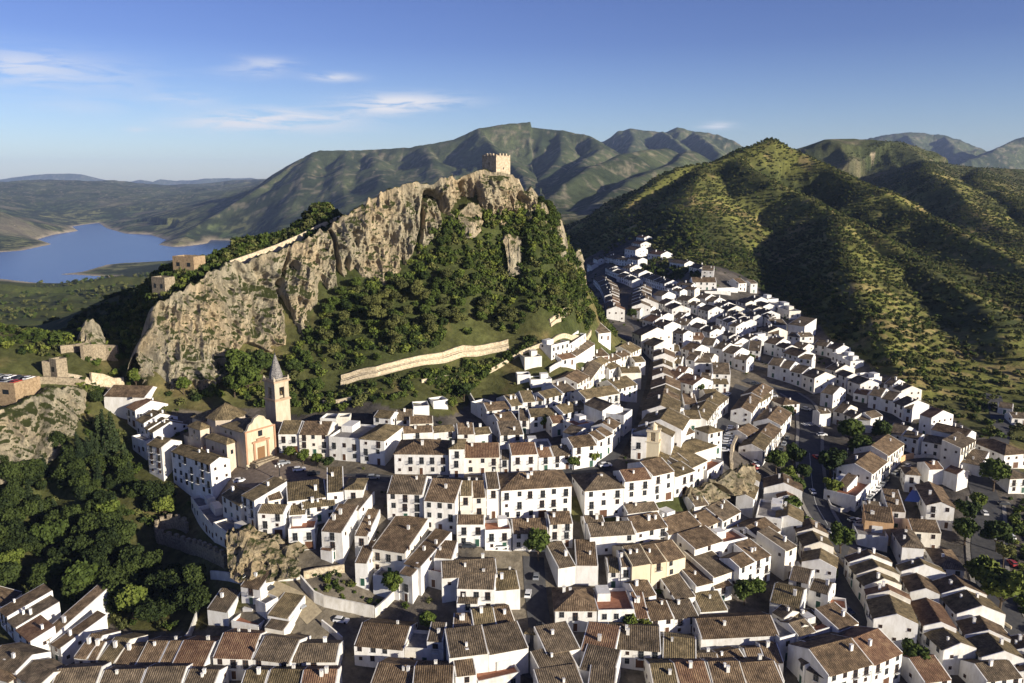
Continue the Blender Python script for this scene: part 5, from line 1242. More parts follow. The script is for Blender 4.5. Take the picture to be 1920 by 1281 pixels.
# far quarter (numbered streets climbing to the hill)
g = "houses of the far hillside quarter"
row(V, [(730,582),(788,612),(840,655)], 2, 6, 8, "the far block nearest the long street", "upper", rm='grey', plain=1, group=g)
row(V, [(845,692),(905,712),(960,742)], 2, 6, 8, "the far block's second step", "upper", rm='grey', plain=1, group=g)
row(V, [(975,762),(1050,790),(1125,822)], 2, 6, 9, "the far block's third step", "upper", rm='grey', plain=1, group=g)
row(V, [(840,742),(955,770)], 1, 5, 9, "white house with large lit pale wall amid the far block", roof='s', rm='grey', winless=True, group=g)
row(V, [(845,802),(925,835)], 1, 8, 7, "tall white cube with bright side wall behind the long street", rm='grey', group=g, endR=True)
row(V, [(1000,862),(1095,872)], 1, 6, 7, "brown-roofed house beside the tall white cube", rm='red', group=g)
row(V, [(1052,898),(1150,922),(1220,948),(1305,982)], 3, 7, 8, "the shaded terrace above the palm garden", "upper", rm='grey', plain=1, group=g)
row(V, [(950,988),(1050,1010),(1130,1035)], 2, 6, 7, "the white pair above the palm garden", "upper", rm='grey', plain=1, group=g)
row(V, [(910,925),(1000,962)], 1, 5.5, 7, "small tan-roofed house above the white pair", rm='brown', group=g)
row(V, [(1305,1000),(1400,1032)], 1, 6, 8, "dark-roofed house by the road garden", rm='grey', group=g)
row(V, [(1120,800),(1200,812),(1270,850)], 2, 5.5, 7, "the step between pale wall and shaded terrace", "upper", rm='grey', plain=1, group=g)
row(V, [(1240,880),(1310,905),(1370,900)], 2, 6, 7, "the step above the road garden", "upper", rm='grey', plain=1, group=g)
row(V, [(870,552),(960,592),(1030,620)], 2, 6, 7, "the upper middle terrace", "upper", rm='grey', plain=1, group=g)
row(V, [(1035,628),(1112,662)], 1, 7, 9, "white house with bright end wall closing the upper middle terrace", rm='grey', group=g, endR=True)
row(V, [(1020,540),(1090,568),(1150,590)], 2, 6, 7, "the next terrace uphill", "upper", rm='grey', plain=1, group=g)
row(V, [(1155,598),(1205,625),(1260,655),(1300,690)], 3, 6, 7, "the next terrace uphill, lower part", "upper", rm='grey', plain=1, group=g)
row(V, [(1170,702),(1222,722),(1262,748)], 2, 6.5, 7, "the stepped trio's front", "upper", rm='grey', plain=1, group=g)
row(V, [(1265,760),(1320,775)], 1, 7, 7, "white house with blue-shaded front closing the stepped trio", rm='grey', group=g)
row(V, [(1290,682),(1340,712),(1390,742)], 2, 6, 7, "the reddish stepped roofs", "upper", rm='red', plain=1, group=g)
row(V, [(1390,660),(1450,705)], 1, 6, 6, "bright gabled house beside the reddish stepped roofs", rm='grey', group=g)
row(V, [(1320,572),(1392,612),(1450,650)], 2, 6, 7, "the upper hill-foot terrace", "upper", rm='grey', plain=1, group=g)
row(V, [(1455,655),(1510,685),(1570,708),(1625,700)], 3, 6, 7, "the lower hill-foot terrace", "upper", rm='grey', plain=1, group=g)
row(V, [(1390,558),(1455,590),(1525,625)], 2, 5.5, 6, "the second hill-foot row", "upper", rm='grey', plain=1, group=g)
row(V, [(1480,535),(1560,575),(1640,625),(1720,660)], 3, 5, 6, "the outermost hill-foot row", "upper", roof='f', rm='grey', group=g)
row(V, [(1712,748),(1836,772)], 1, 8, 9, "tall plain white hall with the brightest wall on the hill's edge", roof='s', rm='grey', winless=True, group=g)
row(V, [(1590,765),(1705,748)], 1, 4, 6, "low sloping annexe of the tall white hall", roof='s', rm='grey', winless=True, group=g)
row(V, [(1330,832),(1420,862)], 1, 6, 8, "flat-roofed house with railing before the stepped roofs", roof='f', rm='grey', group=g)
row(V, [(1425,868),(1510,850)], 1, 6, 7, "white house with two-slope bright wall near the flat railing house", roof='x', rm='grey', group=g)
row(V, [(1490,788),(1560,822),(1645,822)], 2, 5.5, 7, "the pair under the tall white hall", "upper", rm='brown', plain=1, group=g)
row(V, [(1530,885),(1620,910),(1690,945)], 2, 6.5, 7, "the wide terrace with balconies", "upper", rm='brown', plain=1, group=g)
row(V, [(1705,835),(1800,855),(1905,840)], 2, 6, 7, "the lit pair right under the hall", "upper", rm='grey', plain=1, group=g)
row(V, [(1410,945),(1505,955)], 1, 5, 7, "low white house with bright gable above the road garden", roof='s', rm='grey', group=g)
# up the valley
row(V, [(252,405),(300,455),(335,540)], 2, 5, 10, "the bright row across the upper street", "valley", rm='grey', plain=1, group=g)
row(V, [(340,548),(346,600),(350,650)], 5, 5, 9, "the reddish row across the upper street", "valley", rm=['brown','red','red','brown','red'], plain=1, group=g)
row(V, [(560,472),(545,520),(538,570),(540,625)], 3, 6, 11, "the upper street's outer side", "valley", rm='grey', plain=1, group=g)
row(V, [(545,640),(600,655)], 1, 5, 7, "small tan-roofed house at the foot of the upper street", rm='brown', group=g)
row(V, [(690,525),(765,548)], 1, 8, 7, "tall lit white block above the long street", rm='grey', group=g, winless=True)
row(V, [(590,622),(680,648),(770,700)], 2, 5.5, 7, "the cluttered pair below the lit white block", "upper", rm='brown', plain=1, group=g)
row(V, [(620,705),(700,740),(780,780)], 2, 5, 7, "the cluttered pair's lower neighbours", "upper", rm=['red','brown'], plain=1, group=g)
row(V, [(340,330),(395,352),(450,378)], 2, 5, 7, "the topmost bend of the upper street", "valley", rm='grey', plain=1, group=g)
row(V, [(425,385),(480,402),(540,430)], 2, 5, 7, "the second bend of the upper street", "valley", rm='grey', plain=1, group=g)
row(V, [(470,322),(525,338)], 1, 5, 7, "lone bright gable at the top of the upper street", rm='grey', group=g)
row(V, [(530,358),(590,380)], 1, 5, 7, "white gabled house beneath the lone bright gable", rm='grey', group=g)
row(V, [(600,395),(700,425),(785,450)], 2, 5.5, 8, "the scattered row under the farm orchards", "valley", rm='grey', plain=1, group=g)
row(V, [(785,470),(840,492),(900,510)], 2, 5.5, 7, "the scattered row's lower part", "valley", rm='grey', plain=1, group=g)
row(V, [(165,298),(280,312)], 1, 5, 6, "long low house in shade at the foot of the crag's far side", rm='grey', group=g)
row(V, [(235,262),(300,266)], 1, 6, 6, "shaded two-storey house at the valley edge", rm='grey', group=g)
row(V, [(335,248),(420,262),(505,275)], 2, 5, 7, "the shaded row below the hilltop farm", "valley", rm='grey', plain=1, group=g)
row(V, [(450,190),(605,195)], 1, 8, 8, "large lit farmhouse highest above the valley road", rm='brown', group=g, cat="farmhouse", name="farmhouse")
row(V, [(538,145),(605,150)], 1, 6, 6, "small white house directly above the large lit farmhouse", rm='red', group=g)
row(V, [(572,100),(632,105)], 1, 4, 5, "tiny reddish-roofed house highest on the slope", rm='red', group=g)
row(V, [(510,262),(585,270)], 1, 7, 5, "white house with bright side below the large lit farmhouse", rm='grey', group=g, endR=True)
row(V, [(640,222),(775,230)], 1, 5, 7, "white farmhouse alone on the green slope", rm='red', group=g, cat="farmhouse", name="farmhouse")
row(V, [(808,285),(948,302)], 1, 4, 6, "low white row house first on the ledge under the olive slope", rm='grey', group=g)
row(V, [(950,320),(1060,335)], 1, 4.5, 6, "white house in the middle of the ledge under the olive slope", rm='grey', group=g)
row(V, [(1062,345),(1155,352)], 1, 6.5, 7, "white house with bright end, last on the ledge under the olive slope", rm='grey', group=g, endR=True)
row(V, [(870,450),(985,465)], 1, 5, 7, "white house left of the long brown-roofed upper building", rm='grey', group=g)
row(V, [(990,438),(1175,435)], 1, 6, 8, "long brown-roofed upper building with five windows", rm='brown', group=g, skip=0)
row(V, [(1180,480),(1335,485)], 1, 3, 3, "low white wall-like building beside the long upper building", roof='f', rm='grey', winless=True, group=g)
row(V, [(1340,442),(1400,446)], 1, 6, 7, "white house with brown roof near the hill's lone bush", rm='brown', group=g)
row(V, [(1430,445),(1482,448)], 1, 7, 5, "narrow white house with the bright end at the terrace's outer corner", rm='grey', group=g)
row(V, [(1020,500),(1350,515)], 1, 3, 3, "long white retaining house under the upper building", roof='f', rm='grey', winless=True, group=g)
row(V, [(930,480),(1010,500)], 1, 5, 6, "small brown-roofed house before the long upper building", rm='brown', group=g)


L = (0, 600, 4)
row(L, [(775,560),(930,598),(1090,592)], 1, 5, 7, "white house with bent brown roof highest on the cliff edge", rm='brown', winless=True)
g = "white houses along the cliff edge before the church"
row(L, [(945,640),(1015,692)], 1, 7, 12, "cliff-edge house with reddish roof and bright gable, nearest the crag", rm='red', group=g, endR=True)
row(L, [(1018,735),(1080,790)], 1, 6, 12, "cliff-edge house with small mossy roof below the reddish one", rm='mossy', group=g)
row(L, [(1082,800),(1150,860)], 2, 6, 11, "the cliff edge's stepped middle", "crag", rm='mossy', plain=1)
row(L, [(985,850),(1090,930)], 1, 6, 4, "cliff-edge terrace house with a green awning corner", roof='f', rm='grey', group=g)
row(L, [(1100,915),(1212,978)], 1, 11, 8, "cliff-edge house with stacked open arcades and mossy roof", rm='mossy', group=g, skip=0, doors=False)
row(L, [(1282,962),(1580,1112)], 1, 12, 7, "largest cliff-edge house, long mossy roof and bright end wall by the plaza", rm='mossy', group=g, skip=.2, endR=True)
row((0,0,1), [(357,925),(372,955),(400,985),(438,1004)], 3, 5.5, 6, "the white curved building under the plaza terrace", "church", roof='f', rm='grey')

row(B1, [(22,592),(218,602)], 1, 4.5, 8, "dark-roofed house with bright end walls by the red courtyard", rm='grey', winless=True)
row(B1, [(335,370),(520,398)], 1, 5, 6, "small white house with brown roof above the red courtyard", rm='brown')
row(B1, [(248,712),(500,722)], 1, 3, 8, "low building with wide red courtyard floor near the wood", roof='f', rm='red', winless=True)
row(B1, [(585,620),(790,690)], 1, 3.5, 6, "old shed with mossy roof beside the tan street bend", roof='s', rm='mossy', winless=True)
row(B1, [(560,742),(745,792)], 1, 3.5, 5, "second old shed, directly below the mossy shed by the street bend", roof='s', rm='grey', winless=True)
row(B1, [(470,480),(570,555)], 1, 4, 4, "curved white yard house between red courtyard and old sheds", roof='f', rm='grey', winless=True)

row((0,0,1), [(92,1288),(180,1290),(262,1290),(340,1288),(400,1290)], 4, 6.5, 9, "the roofs cut by the lower edge", "wood", rm='grey', plain=1)
row((0,0,1), [(-30,1240),(30,1262),(70,1292)], 2, 6, 8, "the corner roofs under the wood lane", "upper", rm='grey', plain=1)
build_rows()
# beyond the 300 houses that show largest, the smallest far ones stand as one mass
def merge_small(keep):
    hs = [o for o in bpy.data.objects if o.name.split('.')[0] == 'house' and o.parent is None]
    def score(o):
        w = next(c for c in o.children if c.name.startswith("wall")); dm = w.dimensions; return max(dm.x, dm.y) * (dm.z + 3) / (o.location.length ** 2)
    hs.sort(key=score, reverse=True); rest = hs[keep:]
    vs, fs, ms, uvs, mats = [], [], [], [], []
    def add(o, M_):
        me = o.data; base = len(vs); vs.extend([tuple(M_ @ v.co) for v in me.vertices]); ul = me.uv_layers.active
        for p_ in me.polygons:
            m_ = me.materials[p_.material_index]
            if m_ not in mats: mats.append(m_)
            fs.append(tuple(base + i for i in p_.vertices)); ms.append(mats.index(m_))
            for li in p_.loop_indices: uvs.append(tuple(ul.data[li].uv) if ul else (0, 0))
    from mathutils import Matrix
    kill = []
    def walk(o, M_):
        M2 = M_ @ Matrix.LocRotScale(o.location, o.rotation_euler, o.scale)
        if o.type == 'MESH': add(o, M2)
        for c in o.children: walk(c, M2)
        kill.append(o)
    for o in rest: walk(o, Matrix.Identity(4))
    me = bpy.data.meshes.new("distant_houses"); me.from_pydata(vs, [], fs)
    for m_ in mats: me.materials.append(m_)
    me.polygons.foreach_set("material_index", ms); uv = me.uv_layers.new(name="UVMap"); uv.data.foreach_set("uv", np.array(uvs, np.float32).ravel()); me.update()
    tag(link(bpy.data.objects.new("distant_houses", me)), "small white houses crowded at the far end of the village", kind="stuff")
    bpy.data.batch_remove(kill)
    print("kept", keep, "merged", len(rest))
merge_small(296)
for o in bpy.data.objects:
    l = o.get("label")
    if l and len(l.split()) > 16: print("LONG", len(l.split()), l)
# ------------------------------------------------------------------ plants
def leaf_material(name, c1, c2):
    m, nt, b = new_mat(name); L = nt.links
    oi = node(nt, "ShaderNodeObjectInfo"); g = node(nt, "ShaderNodeNewGeometry")
    n = node(nt, "ShaderNodeTexNoise"); n.inputs["Scale"].default_value = .45; n.inputs["Detail"].default_value = 3; L.new(g.outputs["Position"], n.inputs[0])
    ad = node(nt, "ShaderNodeMath", operation='MULTIPLY_ADD'); ad.inputs[1].default_value = .55; L.new(oi.outputs["Random"], ad.inputs[0])
    s2 = node(nt, "ShaderNodeMath", operation='SUBTRACT'); s2.inputs[1].default_value = .25; L.new(n.outputs[0], s2.inputs[0]); L.new(s2.outputs[0], ad.inputs[2])
    r = node(nt, "ShaderNodeValToRGB"); e = r.color_ramp.elements; e[0].position = .15; e[0].color = (*c1, 1); e[1].position = .85; e[1].color = (*c2, 1)
    L.new(ad.outputs[0], r.inputs[0]); L.new(r.outputs[0], b.inputs["Base Color"]); b.inputs["Roughness"].default_value = .8; b.inputs["Specular IOR Level"].default_value = .15
    return m
LEAF = leaf_material("mixed_leaves", (.016, .028, .008), (.070, .098, .018))
LEAFD = leaf_material("dark_needles", (.015, .026, .011), (.045, .062, .022))
LEAFL = leaf_material("light_leaves", (.055, .085, .014), (.14, .16, .03))
LEAFO = leaf_material("olive_leaves", (.034, .042, .015), (.125, .13, .038))
LEAFW = leaf_material("wood_leaves", (.010, .018, .006), (.048, .066, .015))
LEAFY = leaf_material("rusty_leaves", (.09, .06, .02), (.16, .12, .03))
BARK = noise_mat("bark", (.05, .035, .024), (.12, .09, .06), 3)
def crown_mesh(name, blobs, n, size, mat, seed, flat=0.0):
    """blobs: (x,y,z,r,rz); leaf-sized triangles/quads scattered through each blob's outer part"""
    r = np.random.RandomState(seed); W = np.array([b[3] ** 2 for b in blobs]); W = W / W.sum()
    idx = r.choice(len(blobs), n, p=W); Bm = np.array(blobs)[idx]
    d = r.normal(size=(n, 3)); d /= np.linalg.norm(d, axis=1)[:, None]
    rad = .62 + .45 * r.rand(n) ** .6
    C = Bm[:, :3] + d * np.stack([Bm[:, 3], Bm[:, 3], Bm[:, 4]], 1) * rad[:, None]
    nn = d + r.normal(size=(n, 3)) * .65; nn /= np.linalg.norm(nn, axis=1)[:, None]
    a = np.cross(nn, r.normal(size=(n, 3))); a /= np.linalg.norm(a, axis=1)[:, None] + 1e-9; b = np.cross(nn, a)
    s = size * (.6 + .8 * r.rand(n))[:, None]
    v = np.stack([C - a * s, C + b * s * .7, C + a * s, C - b * s * .8], 1).reshape(-1, 3)
    me = bpy.data.meshes.new(name); me.vertices.add(4 * n); me.vertices.foreach_set("co", v.astype(np.float32).ravel())
    me.loops.add(4 * n); me.loops.foreach_set("vertex_index", np.arange(4 * n, dtype=np.int32))
    me.polygons.add(n); me.polygons.foreach_set("loop_start", np.arange(0, 4 * n, 4, dtype=np.int32))
    me.update(calc_edges=True); me.materials.append(mat); return me
def blobs_round(r, seed, n=9, fl=.8, zc=0.0):
    g = random.Random(seed); out = [(0, 0, zc, r * .7, r * .7 * fl)]
    for k in range(n):
        a = 2 * math.pi * k / n + g.uniform(-.4, .4); q = g.uniform(.35, .72) * r; z = zc + g.uniform(-.45, .55) * r * fl; s = g.uniform(.26, .46) * r
        out.append((q * math.cos(a), q * math.sin(a), z, s, s * fl))
    return out
def trunk_mesh(h, r, seed, limbs=5, spread=1.5):
    g = random.Random(seed); b = MB(); p = Vector((0, 0, -1.0)); q = Vector((g.uniform(-.2, .2), g.uniform(-.2, .2), h * .6)); b.tube(p, q, r, r * .7, 7); top = Vector((q.x * 1.3, q.y * 1.3, h)); b.tube(q, top, r * .7, r * .35, 6)
    for k in range(limbs):
        a = 2 * math.pi * k / limbs + g.uniform(-.3, .3); s = q.lerp(top, g.uniform(0, .5)); b.tube(s, s + Vector((math.cos(a) * spread, math.sin(a) * spread, g.uniform(.6, 1.4) * spread)), r * .4, r * .12, 5)
    return b.mesh("trunk", BARK)
TREES = {}
def add_tree(key, crown, trunk): TREES[key] = (crown, trunk)
for i in range(3):
    R_ = 3.6; tr = trunk_mesh(3.2, .28, i + 1)
    bl = blobs_round(R_, 10 + i, 11, .85, 5.6)
    add_tree(f"broad{i}", crown_mesh("crown", bl, 1500, .42, LEAF, i), tr)
    add_tree(f"light{i}", crown_mesh("crown", bl, 1500, .42, LEAFL, i + 9), tr)
    # pine: rounded, higher trunk
    add_tree(f"pine{i}", crown_mesh("crown", blobs_round(3.4, 30 + i, 10, .75, 8.0), 1300, .36, LEAFO, i + 3), trunk_mesh(7, .26, i + 20, 6, 1.9))
    # conifer: stacked blobs narrowing upwards
    g_ = random.Random(50 + i); bl = []
    for k in range(9):
        z = 1.4 + k * 1.15; r_ = 2.3 * (1 - k / 9.6)
        for j in range(3):
            a = g_.uniform(0, 6.28); bl.append((r_ * .45 * math.cos(a), r_ * .45 * math.sin(a), z, r_ * .62 + .2, .6))
    add_tree(f"conifer{i}", crown_mesh("crown", bl, 1500, .30, LEAFD, i + 5), trunk_mesh(9, .2, i + 40, 0))
SHRUBS = []
def proto(name, me):
    o = bpy.data.objects.new(name, me); return o
def scatter_stuff(name, label, pts, scales, meshes, extra_trunk=None):
    """one ground-cover object: a point mesh whose nodes grow a plant at every point"""
    pc = bpy.data.collections.new(name + "_sources")
    for i, m_ in enumerate(meshes): pc.objects.link(bpy.data.objects.new(f"{name}_source", m_))
    me = bpy.data.meshes.new(name); me.vertices.add(len(pts)); me.vertices.foreach_set("co", np.asarray(pts, np.float32).ravel())
    at = me.attributes.new("size", 'FLOAT', 'POINT'); at.data.foreach_set("value", np.asarray(scales, np.float32)); me.update()
    o = link(bpy.data.objects.new(name, me)); tag(o, label, kind="stuff")
    ng = bpy.data.node_groups.new(name + "_nodes", 'GeometryNodeTree')
    ng.interface.new_socket("Geometry", in_out='INPUT', socket_type='NodeSocketGeometry'); ng.interface.new_socket("Geometry", in_out='OUTPUT', socket_type='NodeSocketGeometry')
    N = ng.nodes; L = ng.links
    gi = N.new("NodeGroupInput"); go = N.new("NodeGroupOutput"); ip = N.new("GeometryNodeInstanceOnPoints"); ci = N.new("GeometryNodeCollectionInfo")
    ci.inputs[0].default_value = pc; ci.inputs["Separate Children"].default_value = True; ci.inputs["Reset Children"].default_value = True
    rv = N.new("FunctionNodeRandomValue"); rv.data_type = 'FLOAT_VECTOR'; rv.inputs[0].default_value = (-.08, -.08, 0); rv.inputs[1].default_value = (.08, .08, 6.28)
    na = N.new("GeometryNodeInputNamedAttribute"); na.data_type = 'FLOAT'; na.inputs["Name"].default_value = "size"
    ip.inputs["Pick Instance"].default_value = True
    L.new(gi.outputs[0], ip.inputs["Points"]); L.new(ci.outputs[0], ip.inputs["Instance"]); L.new(rv.outputs[0], ip.inputs["Rotation"]); L.new(na.outputs[0], ip.inputs["Scale"]); L.new(ip.outputs[0], go.inputs[0])
    mod = o.modifiers.new("grow", 'NODES'); mod.node_group = ng
    return o
NR_ = np.random.RandomState(3)
# footprints to keep plants out of the houses
HB = np.array([[min(p.x for p in q), max(p.x for p in q), min(p.y for p in q), max(p.y for p in q)] for q in HOUSES])
def free(X, Y, m=1.0):
    ok = np.ones(len(X), bool)
    for b, q in zip(HB, HOUSES):
        k = np.nonzero((X > b[0] - m) & (X < b[1] + m) & (Y > b[2] - m) & (Y < b[3] + m))[0]
        if len(k):
            c = Vector(((q[0].x + q[2].x) / 2, (q[0].y + q[2].y) / 2, 0)); e = [tuple((c + (v - c) * (1 + m * 1.4 / max((v - c).length, 1))).xy) for v in q]
            ok[k[inside(X[k], Y[k], e)]] = False
    return ok
PATHL = [tuple(hit(x, y)) for x, y in FR(K, [(600,500),(636,470),(760,430),(900,400),(1020,366),(1150,332),(1290,305),(1400,290),(1480,262),(1550,240),(1640,240),(1760,220),(1895,192)])]
def sample(polypx, dens, world=False, thin=None, avoid=True):
    P = polypx if world else [tuple(hit(a, b)[:2]) for a, b in polypx]
    xs = [p[0] for p in P]; ys = [p[1] for p in P]
    n = int((max(xs) - min(xs)) * (max(ys) - min(ys)) * dens)
    X = NR_.uniform(min(xs), max(xs), n); Y = NR_.uniform(min(ys), max(ys), n); m = inside(X, Y, P)
    X, Y = X[m], Y[m]
    if thin is not None:
        k = thin(X, Y) > NR_.rand(len(X)); X, Y = X[k], Y[k]
    if avoid and len(X): k = free(X, Y); X, Y = X[k], Y[k]
    if len(X): k = poly_dist(X, Y, PATHL)[0] > 4.5; X, Y = X[k], Y[k]
    return np.stack([X, Y, groundv(X, Y)], 1)
def clump(sc, lo, hi, seed): return lambda X, Y: np.clip((fbm2(X / sc, Y / sc, 3, seed) - lo) / (hi - lo), 0, 1)
sh = [crown_mesh("shrub", blobs_round(1.0, 70 + i, 6, .8, .55), 170, .21, (LEAF, LEAFO, LEAF)[i], 60 + i) for i in range(3)]
shl = [crown_mesh("shrub", blobs_round(1.0, 80 + i, 6, .8, .55), 150, .22, (LEAFL, LEAF)[i], 65 + i) for i in range(2)]
ol = [crown_mesh("olive", blobs_round(1.0, 90 + i, 5, .85, .8), 90, .27, (LEAFO, LEAFO, LEAF)[i], 75 + i) for i in range(3)]
crowns_big = []
for k in ("broad0", "broad1", "broad2"):
    crowns_big.append(TREES[k][0])
crowns_dark = [crown_mesh('crown', blobs_round(3.6, 10 + i, 12, 1.0, 5.4), 1500, .36, LEAFW, i + 31) for i in range(3)]
pines = [TREES[k][0] for k in ("pine0", "pine1", "pine2")]; conifs = [TREES[k][0] for k in ("conifer0", "conifer1")]
# castle slope
SLOPE = [(560,650),(600,600),(625,560),(660,545),(720,525),(760,500),(790,455),(830,420),(860,398),(930,404),(1000,388),(1040,410),(1062,440),(1080,480),(1094,520),(1108,565),(1118,605),(1060,600),(955,640),(840,672),(700,695),(640,712),(600,745),(545,775),(500,700)]
P_ = sample(SLOPE, .30, thin=clump(16, -.9, .0, 101)); scatter_stuff("shrub_cover", "dense green shrubs covering the slope under the castle crag", P_, NR_.uniform(.9, 2.6, len(P_)), sh + shl)
P_ = sample(SLOPE, .03, thin=clump(26, -.35, .3, 102)); scatter_stuff("slope_woodland", "dark tree crowns massed on the castle slope", P_, NR_.uniform(.45, .85, len(P_)), crowns_big)
P_ = sample([(590,690),(640,610),(760,560),(880,540),(1000,560),(1090,560),(1060,600),(955,632),(840,664),(700,688)], .028); scatter_stuff("pine_woodland", "pine crowns above the cobbled path", P_, NR_.uniform(.7, 1.05, len(P_)), pines)
RF = [(-15, 352), (20, 345), (45, 352), (62, 378), (68, 410), (62, 450), (30, 440), (0, 400)]
P_ = sample(RF, .4, world=True, thin=clump(14, -1.0, .0, 112)); P_ = P_[P_[:, 2] > -77]; scatter_stuff("flank_shrubs", "shrubs on the valley-side flank of the castle hill", P_, NR_.uniform(.9, 2.5, len(P_)), sh + shl)
GP = FR(U1, [(0,330),(300,270),(560,180),(800,120),(845,190),(600,280),(380,410),(230,560),(100,600),(0,560)])
P_ = sample(GP, .30, thin=clump(10, -1.2, -.2, 113)); scatter_stuff("garden_greenery", "dense bushes between the cobbled path and the topmost terrace", P_, NR_.uniform(.8, 2.2, len(P_)), sh + shl)
P_ = sample(FR(V, [(600,270),(760,240),(820,300),(1150,370),(1080,420),(860,430),(700,400),(600,360)]), .05); scatter_stuff("orchard_trees", "dark orchard trees between the far houses", P_, NR_.uniform(1.5, 3.0, len(P_)), sh)
P_ = sample([tuple(v) for v in VILLAGE], .022, world=True, thin=clump(9, -.1, .5, 115))
_k = np.ones(len(P_), bool)
for _p, _w in ROADS:
    _d, _ = poly_dist(P_[:, 0], P_[:, 1], [tuple(hit(a, b)) for a, b in _p]); _k &= _d > _w + 1.5
P_ = P_[_k]; scatter_stuff("patio_plants", "small plants in patios and corners between the houses", P_, NR_.uniform(.4, 1.1, len(P_)), sh + shl)
# gardens between path and village
P_ = sample([(560,745),(640,722),(840,685),(955,655),(1040,640),(1000,660),(900,690),(860,740),(760,750),(640,770),(580,775)], .28, thin=clump(12, -1.1, -.1, 103)); scatter_stuff("garden_shrubs", "shrubs and small trees in the gardens below the cobbled path", P_, NR_.uniform(.8, 2.2, len(P_)), sh + shl)
# behind the crest of the crag
cA = resample(CREST[:12], 58); bx = []
for p in cA:
    for k in range(16):
        q = 1 + NR_.uniform(.012, .16); x, y = p[0] * q + NR_.uniform(-3, 3), p[1] * q; bx.append((x, y, ground(x, y)))
bx = np.array(bx); scatter_stuff("crest_shrubs", "trees and shrubs along the back of the crag", bx, NR_.uniform(1.2, 3.2, len(bx)), sh)
P_ = sample([(75,672),(120,640),(200,605),(262,570),(300,560),(290,600),(268,640),(262,680),(200,668)], .06, avoid=False); scatter_stuff("ruin_trees", "trees around the ruined walls left of the crag", P_, NR_.uniform(1.4, 3.4, len(P_)), sh + shl)
P_ = sample([(262,735),(300,738),(420,730),(520,700),(560,760),(500,770),(430,742),(340,758)], .10); scatter_stuff("cliff_foot_shrubs", "shrubs along the foot of the crag behind the church", P_, NR_.uniform(1.2, 3.0, len(P_)), sh + shl)
LF = [(-215, 300), (-150, 300), (-128, 322), (-110, 345), (-95, 420), (-160, 470), (-260, 460)]
P_ = sample(LF, .07, world=True, avoid=False); scatter_stuff("hillside_trees", "shrubs and trees on the slope left of the crag towards the lake", P_, NR_.uniform(.9, 2.2, len(P_)), sh + shl)
VL = [(-1400, 480), (-100, 480), (-60, 1200), (-300, 2200), (-1500, 2200)]
P_ = sample(VL, .006, world=True, avoid=False, thin=clump(130, -.5, .4, 111)); P_ = P_[P_[:, 2] > -246]; scatter_stuff("valley_scrub", "scattered scrub on the low hills before the lake", P_, NR_.uniform(1.6, 4.0, len(P_)), ol)
# dark wood at the lower left
WOOD = [(-120,880),(20,880),(80,860),(150,830),(170,760),(215,745),(232,800),(250,860),(285,910),(335,950),(345,985),(290,995),(280,1050),(310,1082),(420,1108),(390,1135),(372,1170),(240,1185),(190,1150),(60,1118),(-20,1112),(-120,1112)]
P_ = sample(WOOD, .05, thin=clump(30, -.9, .1, 104)); scatter_stuff("broadleaf_wood", "dark broadleaf wood below the village edge", P_, NR_.uniform(.5, 1.15, len(P_)), crowns_dark)
P_ = sample([(-120,880),(40,880),(150,850),(200,800),(240,860),(260,930),(240,980),(100,985),(-120,985)], .045, thin=clump(22, -.5, .3, 105)); scatter_stuff("conifer_wood", "slender dark conifers in the wood under the outcrop", P_, NR_.uniform(.55, .95, len(P_)), conifs)
P_ = sample(WOOD, .10); scatter_stuff("undergrowth", "dark undergrowth of the wood", P_, NR_.uniform(.8, 1.8, len(P_)), sh)
P_ = sample([(-40,725),(60,718),(180,722),(235,735),(200,760),(165,790),(150,745),(80,742),(-40,750)], .18, thin=clump(9, -.5, .2, 106)); scatter_stuff("outcrop_shrubs", "shrubs on and around the grassy outcrop", P_, NR_.uniform(.6, 1.6, len(P_)), sh + shl)
# olive trees and scrub over the hills
hx0 = [(150, 330), (60, 560), (40, 700), (40, 900), (120, 1400), (900, 1900), (1300, 1500), (700, 700), (420, 420), (330, 300)]
vilp = [tuple(v) for v in VILLAGE]
def hill_thin(X, Y):
    k = np.clip(.72 + fbm2(X / 45, Y / 45, 3, 107) * .4, .2, 1) * np.clip(1.5 - Y / 1500, .25, 1)
    k *= ~inside(X, Y, vilp); z = groundv(X, Y); k = k * (z > -112); row_ = np.abs(((z + .12 * X + fbm2(X / 30, Y / 30, 2, 120) * 1.2) / 2.1) % 1 - .5) * 2; k = k * (.10 + .9 * (row_ < .42))
    return k
P_ = sample(hx0, .20, world=True, thin=hill_thin)
print("hill plants", len(P_))
scatter_stuff("hill_scrub", "olive trees and scrub dotted over the hills", P_, NR_.uniform(.8, 1.75, len(P_)) , ol)
P_ = sample([(1130,480),(1200,440),(1300,480),(1420,520),(1520,590),(1660,690),(1800,780),(1870,840),(1880,780),(1800,700),(1600,560),(1430,470),(1250,400),(1150,430)], .035, thin=clump(20, -.6, .3, 108)); 
scatter_stuff("hillfoot_scrub", "brighter bushes along the foot of the hill beside the terraces", P_, NR_.uniform(1.0, 2.4, len(P_)), sh + shl)
P_ = sample([(1895,950),(1960,950),(1960,1250),(1925,1200),(1900,1080)], .12); scatter_stuff("roadside_hedge", "green shrubs beside the eastern road", P_, NR_.uniform(.8, 2.0, len(P_)), shl)
P_ = sample([(590,1085),(640,1070),(700,1110),(735,1125),(700,1145),(640,1135),(600,1110)], .25, avoid=True); scatter_stuff("garden_plants", "bushes inside the white walled garden", P_, NR_.uniform(.5, 1.3, len(P_)), sh + shl)

